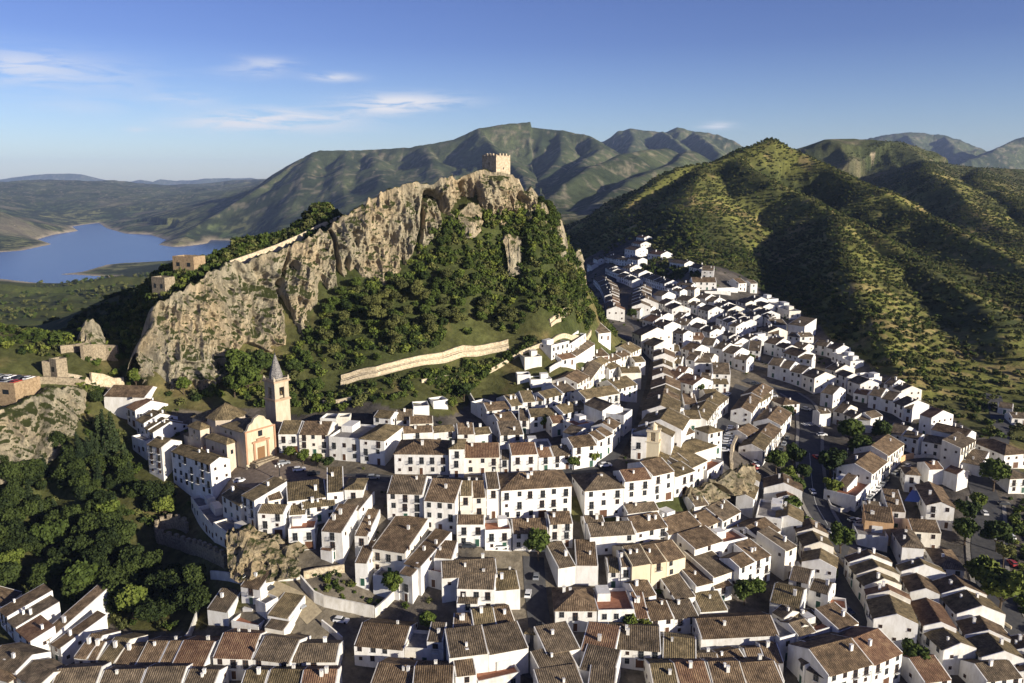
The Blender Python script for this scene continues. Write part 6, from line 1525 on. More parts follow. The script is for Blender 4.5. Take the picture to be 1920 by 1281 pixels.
def tree(px, py, key, s, label, group=None, cat="tree", h=0.0):
    p = hit(px, py, h); r = empty(cat.replace(" ", "_"), p, RNG.uniform(0, 6)); tag(r, label, cat, group)
    c, t = TREES[key]
    a = link(bpy.data.objects.new("crown", c), r); b = link(bpy.data.objects.new("trunk", t), r)
    a.scale = (s, s, s); b.scale = (s, s, s)
    return r
T = tree
g = "plane trees of the small park"
T(1592,838,'broad0',1.5,"large round tree nearest the zebra crossing in the small park",g)
T(1556,900,'broad1',1.45,"round park tree closest to the main road, below the zebra crossing tree",g)
T(1612,872,'broad2',1.55,"biggest dark round tree in the middle of the small park",g)
T(1652,832,'broad0',1.25,"park tree directly beneath the courtyard houses",g)
T(1560,935,'light1',.9,"small pale tree beside the park steps",g)
g = "trees along the main road's verge"
T(1488,880,'broad1',1.15,"tree at the top of the verge between car park and main road",g)
T(1455,890,'broad2',1.2,"wide tree on the car-park side of the verge's top",g)
T(1475,915,'light0',1.0,"lighter tree just under the wide verge tree",g)
T(1492,940,'broad0',1.1,"verge tree level with the red-roofed lane house",g)
T(1484,972,'light2',1.0,"slender verge tree near the lane roofs' end",g)
T(1505,905,'broad2',.9,"small verge tree leaning over the main road",g)
T(1503,1005,'light1',.8,"lowest small tree of the verge, by the tan path",g)
g = "trees around the eastern car park"
T(1576,1038,'broad1',1.15,"single round tree on the corner before the garage yard",g)
T(1862,922,'broad0',1.5,"large lone tree in the road fork beside the ring road",g)
T(1868,1035,'broad2',1.35,"dark tree in the middle of the eastern car park",g)
T(1880,1070,'pine0',.9,"thin tree behind the dark car-park tree",g)
T(1838,1118,'light0',1.5,"pale wide tree next to the four-sided roof house",g)
T(1872,1150,'light1',1.7,"palest and widest tree, lowest beside the eastern terrace",g)
T(1812,985,'broad1',1.1,"tree behind the big two-tone gable building, upper one",g)
T(1808,1022,'broad2',1.2,"tree behind the red balconies, lower one",g)
T(1832,960,'light2',.9,"small palm-like tree by the ring road's outer curve",g)
g = "trees of the village streets"
T(1010,1052,'broad0',1.15,"dark tree in front of the dormer house",g)
T(545,865,'light0',.62,"clipped bright green tree on the plaza, nearest the church",g)
T(569,872,'light1',.62,"second clipped bright green tree on the plaza",g)
T(595,876,'light2',.6,"third plaza tree under the three-storey house",g)
T(615,882,'broad1',.55,"darker tree before the town hall's balcony",g)
T(1112,872,'light1',.6,"small yellow-green tree at the street fork",g)
T(1075,882,'broad1',.6,"dark bush-like tree in front of the low pair",g)
T(1022,806,'light0',.7,"courtyard tree among the terraces of the upper quarter",g)
T(1180,1190,'light0',.7,"yellow-green tree in the shaded lane, nearer the dark lane",g)
T(1212,1190,'light1',.6,"second yellow-green tree in the shaded lane",g)
T(1395,1135,'broad2',.95,"garden tree below the three-storey balcony house",g)
T(1420,1120,'light2',.7,"small rust-tinged tree beside the garden tree",g)
T(1310,745,'broad0',.9,"palm-garden tree amid the upper white houses",g)
T(1290,620,'broad1',.8,"tree in the gap at the head of the long street",g)
T(1185,600,'broad2',.9,"dark tree beside the upper street",g)
T(1560,1090,'light1',.5,"little tree at the head of the curved lane terrace",g)
T(1712,1262,'broad1',1.0,"tree beside the streaky red-brown balcony building",g)
T(738,1120,'light0',.95,"bright tree at the outer corner of the walled garden",g)
T(802,1185,'light2',.7,"small bright tree in the ruined yard above the lower lane",g)
T(870,752,'broad0',.9,"dark tree between the garden sheds and the topmost terrace",g)
T(848,770,'light1',.6,"bright tree at the foot of the dark garden tree",g)
T(1405,685,'broad2',.8,"tree on the road side of the dark-roofed house",g)
T(1475,790,'broad1',.9,"tree beside the hipped house over the main road",g)
g = "single trees near the church and crag"
T(468,742,'broad0',1.5,"big dark tree against the cliff left of the bell tower",g)
T(440,745,'broad2',1.2,"dark tree behind the church roofs",g)
T(452,722,'broad1',1.7,"tall dark tree in the hollow of the crag foot behind the church",g)
T(488,716,'broad2',1.6,"tall tree rising just behind the bell tower's spire",g)
T(255,728,'light0',.95,"bright round tree at the castle path wall",g)
T(212,850,'conifer0',1.35,"tall reddish-green conifer nearest the white cliff-edge houses",g)
T(237,895,'conifer1',1.1,"pointed conifer just below the arcaded white house",g)
T(200,875,'conifer2',1.0,"smaller pointed conifer beside the tall reddish one",g)
T(345,740,'light1',.8,"pale green tree in the cleft at the crag's foot",g)
T(100,1040,'broad1',1.35,"broad lit tree standing out in the middle of the dark wood",g)
T(205,980,'light1',.9,"yellowish tree in the dark wood near the crenellated bastion",g)
T(310,975,'light0',1.0,"bright green tree on the slope under the plaza wall",g)
T(160,1130,'broad0',1.45,"large lit tree at the lower edge of the dark wood",g)
T(250,1165,'light2',1.3,"pale-leaved tree nearest the long street's roofs below the wood",g)
T(22,1085,'light1',1.1,"yellowish tree near the lone house on the wood lane",g)
# ------------------------------------------------------------------ landmarks
def loc(o): return Vector(o)
def xf(org, ux, uy):
    """local (x,y,z) -> offsets from org with ux, uy as unit vectors"""
    return lambda x, y, z=0.0: (ux.x * x + uy.x * y, ux.y * x + uy.y * y, z)
class LB(MB):
    def __init__(s, f): super().__init__(); s.f_ = f
    def lbox(s, x0, x1, y0, y1, z0, z1, m=0): s.prism([s.f_(*p)[:2] for p in ((x0, y0), (x1, y0), (x1, y1), (x0, y1))], z0, z1, m)
    def lp(s, pts, m=0): s.poly([s.f_(*p) for p in pts], m)
    def hip(s, x0, x1, y0, y1, z, rise, ov=.4, m=0):
        x0 -= ov; x1 += ov; y0 -= ov; y1 += ov; dx, dy = x1 - x0, y1 - y0; k = min(dx, dy) / 2
        s.prism([s.f_(*p)[:2] for p in ((x0, y0), (x1, y0), (x1, y1), (x0, y1))], z, z + .15, m, cap=False)
        z += .15
        if dx >= dy: a, b = (x0 + k, y0 + k, z + rise), (x1 - k, y0 + k, z + rise); s.lp([(x0, y0, z), (x1, y0, z), b, a], m); s.lp([(x1, y0, z), (x1, y1, z), b], m); s.lp([(x1, y1, z), (x0, y1, z), a, b], m); s.lp([(x0, y1, z), (x0, y0, z), a], m)
        else: a, b = (x0 + k, y0 + k, z + rise), (x0 + k, y1 - k, z + rise); s.lp([(x0, y0, z), (x1, y0, z), a], m); s.lp([(x1, y0, z), (x1, y1, z), b, a], m); s.lp([(x1, y1, z), (x0, y1, z), b], m); s.lp([(x0, y1, z), (x0, y0, z), a, b], m)
def arch_prism(b, f, xc, zc, w, h, y0, y1, m):
    """arched block in the local x-z plane, from y0 to y1"""
    pts = [(xc - w / 2, zc), (xc + w / 2, zc)] + [(xc + w / 2 * math.cos(a), zc + h - w / 2 + w / 2 * math.sin(a)) for a in np.linspace(0, math.pi, 9)]
    n = len(pts); i = len(b.v)
    for y in (y0, y1): b.v.extend([f(x, y, z) for x, z in pts])
    for k in range(n): k2 = (k + 1) % n; b.f.append((i + k, i + k2, i + n + k2, i + n + k)); b.m.append(m)
    b.f.append(tuple(i + n + k for k in range(n))); b.m.append(m); b.f.append(tuple(i + k for k in reversed(range(n)))); b.m.append(m)
def roofobj(b, name, mat, parent):
    me = b.mesh(name, [mat]); add_uv(me); return link(bpy.data.objects.new(name, me), parent)
def build_keep():
    p = ctl(930, 333, Y=374); org = Vector(p) + Vector((0, 6.5, 0))
    r = empty("castle_keep", org); tag(r, "square stone castle keep with broken battlements on top of the crag", "castle keep")
    a = math.radians(-44); f = xf(org, Vector((math.cos(a), math.sin(a))), Vector((-math.sin(a), math.cos(a))))
    b = LB(f); w = 4.6; H = 9.6
    b.lbox(-w - .35, w + .35, -w - .35, w + .35, -7, .8); b.lbox(-w, w, -w, w, .8, H)
    o = b.build("wall", KEEPST, r)
    m = LB(f); 
    for k in range(5):
        u = -w + .55 + k * (2 * w - 1.1) / 4
        for (x, y) in ((u, -w + .4), (w - .4, u), (-w + .4, u), (u, w - .4)):
            hh = 1.25 * (1 if (k + int(x * 3)) % 4 else .55)
            m.lbox(x - .5, x + .5, y - .4, y + .4, H - .05, H + hh) if abs(y) > abs(x) or k not in (0, 4) else None
    m.lbox(-w, w, -w, -w + .5, H, H + .25); m.lbox(w - .5, w, -w + .5, w, H, H + .25)
    m.build("battlement", KEEPST, r)
    wn = LB(f)
    wn.lbox(-.25, .25, -w - .04, -w + .1, 5.5, 7.0); wn.build("window", GLASS, r)
    wn = LB(f); wn.lbox(w - .1, w + .04, -.3, .3, 3.6, 4.6); wn.build("window", GLASS, r)
BROWNST = noise_mat("brown_stone", (.20, .14, .08), (.38, .28, .17), 1.2, bump=.6, dist=.4, detail=8)
KEEPST = noise_mat("keep_stone", (.30, .24, .16), (.56, .47, .34), 1.1, bump=.8, dist=.5, detail=9)
build_keep()
CH_YEL = wall_material("church_ochre_front", (.54, .47, .34), .25)
CH_TRIM = wall_material("church_red_trim", (.40, .24, .15), .2)
SPIRE = noise_mat("glazed_spire_tiles", (.07, .07, .075), (.27, .255, .24), 2.6, rough=.75, spec=.2, detail=3)
def build_church():
    F0 = hit(489, 862); r = empty("church", F0); tag(r, "pale tan parish church with ochre gabled front and many tiled roofs on the plaza", "church")
    ax = Vector((-.80, .60)).normalized(); ay = Vector((ax.y, -ax.x)) * -1     # x goes into the body, y to the near-left side or away
    ay = Vector((-ax.y, ax.x)) * 1.0
    if ay.y > 0: ay = -ay                                                      # +y local = towards the viewer
    f = xf(F0, ax, ay)
    W = LB(f)
    def bx(*a, m=0): W.lbox(*a, m)
    bx(.3, 30, -5.7, 5.5, -4, 10.5); bx(5, 17, 5.5, 9, -4, 6.6); bx(19, 26, 5.5, 9.5, -4, 9.0); bx(26, 31, 5.5, 8.5, -5, 5.0); bx(4, 26, -11, -6, -4, 6.2)
    W.build("wall", PINK, r)
    oc = [(18 + 6.2 * math.cos(t), 6.2 * math.sin(t)) for t in np.linspace(0, 2 * math.pi, 9)[:-1] + math.pi / 8]
    O = LB(f); O.prism([f(*p)[:2] for p in oc][::(1 if True else -1)], 9, 12.2); O.build("drum", PINK, r)
    R1 = LB(f); ring = [(18 + 6.9 * math.cos(t), 6.9 * math.sin(t), 12.2) for t in np.linspace(0, 2 * math.pi, 9)[:-1] + math.pi / 8]
    for k in range(8): R1.lp([ring[k], ring[(k + 1) % 8], (18, 0, 16.6)])
    roofobj(R1, "roof", ROOFS['mossy'], r)
    for (x0, x1, y0, y1, z, rise, k) in ((1.2, 12.5, -6, 5.5, 10.5, 2.6, 'mossy'), (22, 30, -6, 5.5, 10.5, 2.2, 'mossy'), (5, 17, 5.5, 9, 6.6, 1.5, 'mossy'), (19, 26, 5.5, 9.5, 9, 1.8, 'mossy'), (26, 31, 5.5, 8.5, 5, 1.0, 'grey'), (4, 26, -11, -6, 6.2, 1.6, 'brown')):
        b = LB(f); b.hip(x0, x1, y0, y1, z, rise); roofobj(b, "roof", ROOFS[k], r)
    # front: stepped curved gable
    G = LB(f); prof = [(-6.8, -4), (6.8, -4), (6.8, 10.8), (5.6, 11.2), (4.6, 12.8), (3.0, 13.4), (2.2, 14.6), (0, 15.4), (-2.2, 14.6), (-3.0, 13.4), (-4.6, 12.8), (-5.6, 11.2), (-6.8, 10.8)]
    i = len(G.v); n = len(prof)
    for x in (-.5, .45): G.v.extend([f(x, y * .86, z) for y, z in prof])
    for k in range(n): k2 = (k + 1) % n; G.f.append((i + k, i + k2, i + n + k2, i + n + k)); G.m.append(0)
    G.f.append(tuple(range(i, i + n))); G.m.append(0); G.f.append(tuple(i + n + k for k in reversed(range(n)))); G.m.append(0)
    G.build("facade", CH_YEL, r)
    D = LB(f)
    for y in (-2.6, 2.6): D.lbox(-.9, -.5, y - .35, y + .35, 0, 6.4)
    D.lbox(-1.0, -.5, -3.4, 3.4, 6.4, 7.0); D.lbox(-.95, -.5, -1.6, 1.6, 7.0, 7.7)
    for y in (-5.55, 5.55): D.lbox(-.8, -.5, y - .3, y + .3, 0, 10.8)
    D.lbox(-.75, -.5, -5.9, 5.9, 10.5, 11.0)
    D.build("cornice", CH_TRIM, r)
    P = LB(f); P.lbox(-.62, -.5, -1.4, 1.4, 0, 4.6); P.build("door", flat_mat("ochre_door", (.17, .09, .035), .6), r)
    P = LB(f); P.lbox(-.60, -.5, -.8, .8, 8.3, 10.2); P.build("window", GLASS, r)
    for x, z in ((7, 3.2), (13, 3.2)):
        w = LB(f); w.lbox(x - .4, x + .4, 8.95, 9.06, z, z + 1.3); w.build("window", GLASS, r)
    for x, z in ((21, 5), (24, 5), (22.5, 7)):
        w = LB(f); w.lbox(x - .4, x + .4, 9.45, 9.56, z, z + 1.3); w.build("window", GLASS, r)
    w = LB(f); w.lbox(4.92, 5.03, 6.8, 7.7, 3.0, 4.4); w.build("window", GLASS, r)
    for x in (7.5, 10.5):
        w = LB(f); w.lbox(x - .4, x + .4, 5.45, 5.56, 8.6, 9.6); w.build("window", GLASS, r)
    B_ = LB(f); B_.lbox(17.05, 18.9, 5.55, 8.8, -4, 3.4); B_.build("annexe", CH_TRIM, r)
    b = LB(f); b.lbox(-3.5, -.5, -4.5, 4.5, -2, .35); b.lbox(-2.6, -.55, -3.6, 3.6, .35, .7); b.build("step", STONE, r)
build_church()
BEIGE2 = wall_material("tan_cornice_stone", (.38, .29, .20), .2)
def build_belltower():
    p = hit(524, 818); r = empty("bell_tower", p); tag(r, "slender beige bell tower with arched belfry and grey pointed spire beside the church", "bell tower")
    a = math.radians(-38); f = xf(p, Vector((math.cos(a), math.sin(a))), Vector((-math.sin(a), math.cos(a)))); w = 3.0
    b = LB(f); b.lbox(-w, w, -w, w, -4, 13.6); b.build("shaft", BEIGE, r)
    b = LB(f); b.lbox(-w - .35, w + .35, -w - .35, w + .35, 13.6, 14.1); b.lbox(-w - .15, w + .15, -w - .15, w + .15, 14.1, 14.4); b.lbox(-w - .4, w + .4, -w - .4, w + .4, 20.2, 20.8); b.build("cornice", BEIGE2, r)
    b = LB(f); q = w - .1
    for sx in (-1, 1):
        for sy in (-1, 1): b.lbox(min(sx * q, sx * (q - 1.9)), max(sx * q, sx * (q - 1.9)), min(sy * q, sy * (q - 1.9)), max(sy * q, sy * (q - 1.9)), 14.4, 18.4)
    b.lbox(-q, q, -q, q, 18.4, 20.2); b.lbox(-q + .9, q - .9, -q + .9, q - .9, 14.4, 15.2); b.build("belfry", BEIGE, r)
    b = LB(f); b.lbox(-1.0, 1.0, -1.0, 1.0, 15.2, 18.4); b.build("belfry_core", GLASS, r)
    bl = MB()
    for s in range(2):
        pos = f(0, -q + .7, 16.0) if s == 0 else f(q - .7, 0, 16.0); bl = MB(); bl.cyl(pos, .62, .28, .95, 12); bl.build("bell", flat_mat("bronze", (.10, .07, .03), .4, .5, .7), r)
    b = LB(f)
    for sx in (-1, 1):
        for sy in (-1, 1):
            c = f(sx * (w - .1), sy * (w - .1), 20.8); b.cyl(c, .32, .28, .8, 6); b.cyl((c[0], c[1], c[2] + .8), .36, 0, .9, 6)
    for k in range(9):
        u = -w + .6 + k * (2 * w - 1.2) / 8
        for x, y in ((u, -w), (w, u), (-w, u), (u, w)): c = f(x, y, 20.8); b.cyl(c, .1, .1, .6, 5, cap=False)
    for s in (-1, 1): b.lbox(-w, w, s * w - .12, s * w + .12, 21.4, 21.55); b.lbox(s * w - .121, s * w + .121, -w + .13, w - .13, 21.4, 21.551)
    b.build("balustrade", BEIGE, r)
    b = MB(); b.cyl((0, 0, 20.8), 2.35, 2.2, 1.6, 8, rot=.3); b.cyl((0, 0, 22.4), 2.3, .22, 7.2, 8, rot=.3); b.build("spire", SPIRE, r)
    b = MB(); b.cyl((0, 0, 29.5), .3, .3, .5, 8); b.cyl((0, 0, 30.0), .07, .05, 1.8, 6); b.box((0, 0, 31.2), (.8, .08, .1), 0, a); b.build("finial", IRON, r)
build_belltower()
def build_chapel_belfry():
    p = hit(1224, 862); r = empty("chapel_belfry", p); tag(r, "small cream square belfry with round lantern in front of the white chapel", "belfry")
    f = xf(p, Vector((math.cos(-.3), math.sin(-.3))), Vector((math.sin(.3), math.cos(.3)))); b = LB(f)
    b.lbox(-2.1, 2.1, -2.1, 2.1, -3, 6.6); b.build("shaft", CREAM, r)
    b = LB(f); b.lbox(-2.4, 2.4, -2.4, 2.4, 6.6, 7.0); b.lbox(-2.25, 2.25, -2.25, 2.25, 10.2, 10.6); b.build("cornice", CREAM, r)
    b = LB(f)
    for sx in (-1, 1):
        for sy in (-1, 1): b.lbox(min(sx * .8, sx * 1.9), max(sx * .8, sx * 1.9), min(sy * .8, sy * 1.9), max(sy * .8, sy * 1.9), 7.0, 10.2)
    b.lbox(-.79, .79, -.79, .79, 7.0, 10.15); b.build("belfry_opening", CREAM, r)
    b = MB(); b.cyl((0, 0, 10.6), 1.2, 1.1, 1.3, 10); b.cyl((0, 0, 11.9), 1.3, 0, 1.2, 10); b.build("lantern", CREAM, r)
build_chapel_belfry()

# ---- walls and parapets
def wall_thing(name, label, ptspx, h, th, mat, cat="wall", merlon=0.0, hh=0.0, base=1.2, group=None, world=None, z_by_top=False, step=3.0):
    W_ = world or [hit(x, y, hh) for x, y in ptspx]
    # resample
    P = []
    for p, q in zip(W_[:-1], W_[1:]):
        k = max(1, int((q.xy - p.xy).length / step)); P += [p.lerp(q, i / k) for i in range(k)]
    P.append(W_[-1]); P = [Vector((p.x, p.y, ground(p.x, p.y))) for p in P]
    org = P[len(P) // 2]; r = empty(name, org); tag(r, label, cat, group); b = MB(); n = len(P); off = []
    for i in range(n):
        t = (P[min(i + 1, n - 1)].xy - P[max(i - 1, 0)].xy); t = t.normalized() if t.length > 1e-6 else Vector((1, 0)); off.append(Vector((-t.y, t.x)) * th / 2)
    for i in range(n - 1):
        p, q = P[i], P[i + 1]; a, c = off[i], off[i + 1]
        lo = [(p.x - a.x, p.y - a.y), (q.x - c.x, q.y - c.y), (q.x + c.x, q.y + c.y), (p.x + a.x, p.y + a.y)]
        zb = [p.z - base, q.z - base, q.z - base, p.z - base]; zt = [p.z + h, q.z + h, q.z + h, p.z + h]
        b.hexa([(x - org.x, y - org.y, z - org.z) for (x, y), z in zip(lo, zb)], [(x - org.x, y - org.y, z - org.z) for (x, y), z in zip(lo, zt)])
    b.build("wall", mat, r)
    if merlon:
        m = MB(); L_ = 0
        for i in range(0, n - 1):
            p = P[i].lerp(P[i + 1], .5); t = (P[i + 1].xy - P[i].xy)
            m.box((p.x - org.x, p.y - org.y, p.z + h + merlon / 2 - .05 - org.z), (min(1.4, t.length * .6), th * .9, merlon), 0, math.atan2(t.y, t.x))
        m.build("battlement", mat, r)
    return r
PATHST = noise_mat("pale_path_stone", (.32, .26, .17), (.62, .53, .38), 1.4, bump=.5, dist=.3)
WHITEW = wall_material("old_whitewash", (.66, .64, .60), .3)
up = [(640,440),(760,402),(900,378),(1020,345),(1150,312),(1290,285),(1400,268),(1480,238),(1550,216),(1640,222),(1760,200),(1890,170)]
mid = [(638,462),(760,425),(900,398),(1020,365),(1150,332),(1290,305),(1400,290),(1480,260),(1550,238),(1640,240),(1760,220),(1893,192)]
lo = [(636,486),(760,448),(900,420),(1020,386),(1150,352),(1290,325),(1400,312),(1480,285),(1550,262),(1640,258),(1760,240),(1896,214)]
g = "stone parapets of the cobbled castle path"
wall_thing("stone_parapet", "upper rubble parapet of the long cobbled path under the castle woods", FR(K, up), 1.5, .9, PATHST, group=g)
wall_thing("stone_parapet", "middle low kerb of the long cobbled path under the castle woods", FR(K, mid), .7, .6, PATHST, group=g)
wall_thing("stone_parapet", "lower rubble parapet of the long cobbled path, above the gardens", FR(K, lo), 1.3, .9, PATHST, group=g)
wall_thing("stone_parapet", "short upper parapet of the path's far bend near the valley", [(1030,604),(1046,594),(1066,578)], 1.2, .8, PATHST, group=g)
wall_thing("stone_parapet", "short lower parapet of the path's far bend near the valley", [(1032,611),(1050,600),(1068,586)], 1.0, .8, PATHST, group=g)
wall_thing("garden_wall", "rubble wall behind the plaza houses climbing from the bell tower", FR(K, [(500,632),(620,622),(720,600),(820,565),(890,540)]), 1.4, .8, PATHST)
wall_thing("garden_wall", "long thin wall edging the castle slope above the topmost terrace", FR(U1, [(380,402),(500,335),(600,272),(720,222),(840,190),(1000,140),(1150,98)]), 1.6, .7, PATHST)
wall_thing("garden_wall", "low wall among the terraced gardens under the path", FR(K, [(1240,470),(1400,440),(1560,415)]), 1.2, .6, PATHST)
wall_thing("crenellated_wall", "long stone wall with battlements beside the pale rock", [(296,1016),(312,1020),(340,1028),(372,1038),(400,1050),(424,1062)], 3.2, 1.1, STONE, merlon=1.3)
wall_thing("crenellated_bastion", "round stone bastion with battlements at the end of the crenellated wall", [(296,1014),(293,1004),(299,996),(312,990),(328,988),(342,992),(352,998)], 3.2, 1.0, STONE, merlon=1.3, cat="bastion", step=2.0)
wall_thing("garden_wall", "curved white wall round the lower edge of the bushy garden", FR(B1, [(905,372),(960,440),(1030,520),(1120,560),(1250,590),(1400,620),(1590,662)]), 3.2, .5, WHITEW)
wall_thing("garden_wall", "bright white wall closing the bushy garden towards the archway", FR(B1, [(1592,664),(1700,570),(1785,480)]), 2.6, .5, WHITEW)
wall_thing("garden_wall", "weathered wall along the upper edge of the bushy garden", FR(B1, [(930,300),(1050,270),(1180,255),(1310,235)]), 2.2, .6, PATHST)
wall_thing("garden_wall", "small white wall in the shaded street bend below the garden", FR(B1, [(1100,745),(1170,800),(1290,905)]), 1.8, .4, WHITEW)
wall_thing("garden_wall", "white wall from the rock down to the dark street", FR(B1, [(660,320),(780,318),(900,300)]), 1.2, .4, WHITEW)
wall_thing("garden_wall", "white boundary wall between wood and lower houses", FR(B0, [(1880,520),(1840,700),(1780,860),(1700,960)]), 2.2, .4, WHITEW)
wall_thing("garden_wall", "white wall above the red-floored courtyard", FR(B1, [(60,300),(180,310),(340,345)]), 2.4, .4, WHITEW)
wall_thing("retaining_wall", "tan curving wall between parked cars and ring road", FR(M4, [(680,400),(740,350),(800,318),(880,300)]), 2.4, .5, OCHRE)
wall_thing("retaining_wall", "white balustrade wall curving along the ring road", FR(M4, [(885,300),(980,292),(1100,298),(1180,322),(1280,375),(1420,465)]), 1.4, .4, WHITEW)
wall_thing("retaining_wall", "white curved wall round the planted road island", FR(M4, [(85,715),(110,770),(180,800),(260,800),(330,770)]), 1.4, .4, WHITEW)
wall_thing("retaining_wall", "pale stepped wall between the parked lane and the rocky bank", FR(M3, [(1150,60),(1140,150),(1100,240),(1090,350),(1100,400)]), 2.5, 1.0, PATHST)
wall_thing("garden_wall", "long tan wall dropping along the curved lane's upper bend", FR(B4, [(100,0),(140,90),(230,200)]), 1.5, .4, PATHST)
wall_thing("garden_wall", "low wall along the eastern road by the pale trees", FR(B4, [(1540,590),(1640,670),(1800,780)]), 1.0, .4, PATHST)
wall_thing("garden_wall", "white wall under the parapet building's garden", FR(U1, [(840,395),(945,340)]), 2.2, .4, WHITEW)
wall_thing("garden_wall", "white garden wall at the start of the topmost terrace", FR(U1, [(225,560),(280,660),(360,735)]), 3.0, .4, WHITEW)
# crest wall climbing along the crag's back
cw = [Vector(ctl(x, y, Y=Y)) for x, y, Y in [(432,499,334),(470,486,341),(520,468,349),(560,450,356),(600,430,361),(638,414,366)]]
def crest_wall():
    org = cw[2]; r = empty("castle_wall", org); tag(r, "pale wall climbing the crest of the crag towards the keep", "wall"); b = MB()
    for p, q in zip(cw[:-1], cw[1:]):
        n = Vector((-(q.y - p.y), q.x - p.x, 0)).normalized() * .9
        b.hexa([(v.x - org.x, v.y - org.y, v.z - org.z - 9) for v in (p, q, q + n, p + n)], [(v.x - org.x, v.y - org.y, v.z - org.z + 2.2) for v in (p, q, q + n, p + n)])
    b.build("wall", PATHST, r)
crest_wall()
# ---- ruins at the left
g = "ruined castle walls left of the crag"
wall_thing("ruined_wall", "long pierced ruin wall nearest the crag", FR((0,600,4), [(620,300),(700,292),(800,295),(890,300)]), 6, 1.2, STONE, group=g)
wall_thing("ruined_wall", "short ruin wall with a notch beside the long pierced wall", FR((0,600,4), [(455,250),(560,240),(640,225)]), 3, 1.2, STONE, group=g)
wall_thing("ruined_wall", "retaining wall under the castle path, by the round green tree", FR((0,600,4), [(685,470),(780,480),(935,505)]), 4, 1.0, PATHST, group=g)
wall_thing("ruined_wall", "low ruin wall along the castle path's outer edge", FR((0,600,4), [(240,480),(350,475),(480,480),(640,500)]), 2.5, .9, STONE, group=g)
wall_thing("ruined_wall", "upright ruin wall left of the gate tower", FR((0,600,4), [(330,415),(380,420),(425,425)]), 5.5, 1.4, STONE, group=g)
def block(px, py, w, d, h, rz, label, mat, cat, name, group=None, roof=None, openings=0, sink=2, merlons=False):
    p = hit(px, py); r = empty(name, p, rz); tag(r, label, cat, group)
    b = MB(); b.prism([(-w / 2, -d / 2), (w / 2, -d / 2), (w / 2, d / 2), (-w / 2, d / 2)], -sink, h, 0)
    if roof is None:
        for (x0, x1, y0, y1) in ((-w / 2, w / 2, -d / 2, -d / 2 + .5), (-w / 2, w / 2, d / 2 - .5, d / 2), (-w / 2, -w / 2 + .5, -d / 2 + .5, d / 2 - .5), (w / 2 - .5, w / 2, -d / 2 + .5, d / 2 - .5)):
            b.prism([(x0, y0), (x1, y0), (x1, y1), (x0, y1)], h - .02, h + .9, 0)
    b.build("wall", mat, r)
    if merlons:
        m = MB()
        for k in range(5):
            u = -w / 2 + .5 + k * (w - 1) / 4; m.box((u, -d / 2 + .25, h + 1.3), (.8, .5, .8)); m.box((w / 2 - .25, u * d / w, h + 1.3), (.5, .8, .8))
        m.build("battlement", mat, r)
    if roof: b = MB(); f = xf(None, Vector((1, 0)), Vector((0, 1))); b = LB(f); b.hip(-w / 2, w / 2, -d / 2, d / 2, h, min(w, d) * .2); roofobj(b, "roof", ROOFS[roof], r)
    for k in range(openings):
        x = -w / 2 + w * (k + .5) / openings; o = MB(); o.box((x, -d / 2 - .01, h * .55), (w / openings * .32, .1, h * .3)); o.build("window", GLASS, r)
    return r
block(112, 708, 4.2, 4.2, 6.5, -.5, "small square gate tower between the ruin walls", STONE, "tower", "ruined_tower", g, openings=1)
block(356, 508, 11, 7, 5.5, -.35, "tan blocky stone tower house on the far slope above the lake", BROWNST, "tower", "ruined_tower", g, openings=2, sink=6)
block(308, 550, 8, 5, 6.0, -.5, "grey roofless ruin with arched openings below the tan tower house", STONE, "ruin", "ruined_building", g, openings=2, sink=6)
block(20, 742, 16, 11, 5.5, -.25, "tan car-park building with two small windows on the cliff edge", BROWNST, "building", "parking_building", openings=2, sink=5)
block(232, 508, 8, 5, 2, .2, "low pale hut by the path near the lake slope", STONE, "hut", "hut", sink=4) if False else None
# ---- path by the ruins, castle path
def ribbon(name, label, pts, width, mat, lift=.12, kind="structure", step=2.0, px=True, cat=None, nx=5):
    W_ = [hit(x, y) for x, y in pts] if px else pts
    P = []
    for i in range(len(W_) - 1):
        p0 = W_[max(i - 1, 0)]; p1 = W_[i]; p2 = W_[i + 1]; p3 = W_[min(i + 2, len(W_) - 1)]; k = max(2, int((p2.xy - p1.xy).length / step))
        for j in range(k):
            t = j / k; P.append(.5 * ((2 * p1) + (p2 - p0) * t + (2 * p0 - 5 * p1 + 4 * p2 - p3) * t * t + (3 * p1 - p0 - 3 * p2 + p3) * t ** 3))
    P.append(W_[-1]); n = len(P); A = np.zeros((n, nx, 3))
    for i in range(n):
        t = (P[min(i + 1, n - 1)].xy - P[max(i - 1, 0)].xy).normalized(); o = Vector((-t.y, t.x))
        zs = []
        for j in range(nx):
            s = (j / (nx - 1) - .5) * width; x, y = P[i].x + o.x * s, P[i].y + o.y * s; A[i, j] = (x, y, ground(x, y) + lift)
    o = grid_mesh(name, A, mat); tag(o, label, kind=kind)
    if cat: o["category"] = cat
    return o, P
ribbon("castle_path", "cobbled path under the castle woods", [tuple((np.array(a) + np.array(b)) / 2) for a, b in zip(FR(K, up), FR(K, lo))], 4.0, PATHST, .25)
ribbon("ruin_path", "stone path between the ruin walls", FR((0,600,4), [(430,410),(520,430),(640,455),(760,490),(860,520)]), 3.0, PATHST, .2)
ribbon("main_road", "dark asphalt main road winding through the village", [(1395,712),(1440,728),(1480,738),(1508,760),(1518,800),(1518,850),(1522,900),(1530,945),(1552,985),(1570,1010),(1556,1055),(1580,1110),(1612,1180),(1632,1240),(1640,1275)], 8.0, ASPHALT, .10)
ribbon("long_street", "narrow shaded street climbing through the upper village", [(1120,875),(1150,850),(1175,800),(1192,750),(1205,700),(1212,655),(1195,615),(1172,590),(1172,555)], 5.0, ASPHALT, .10)
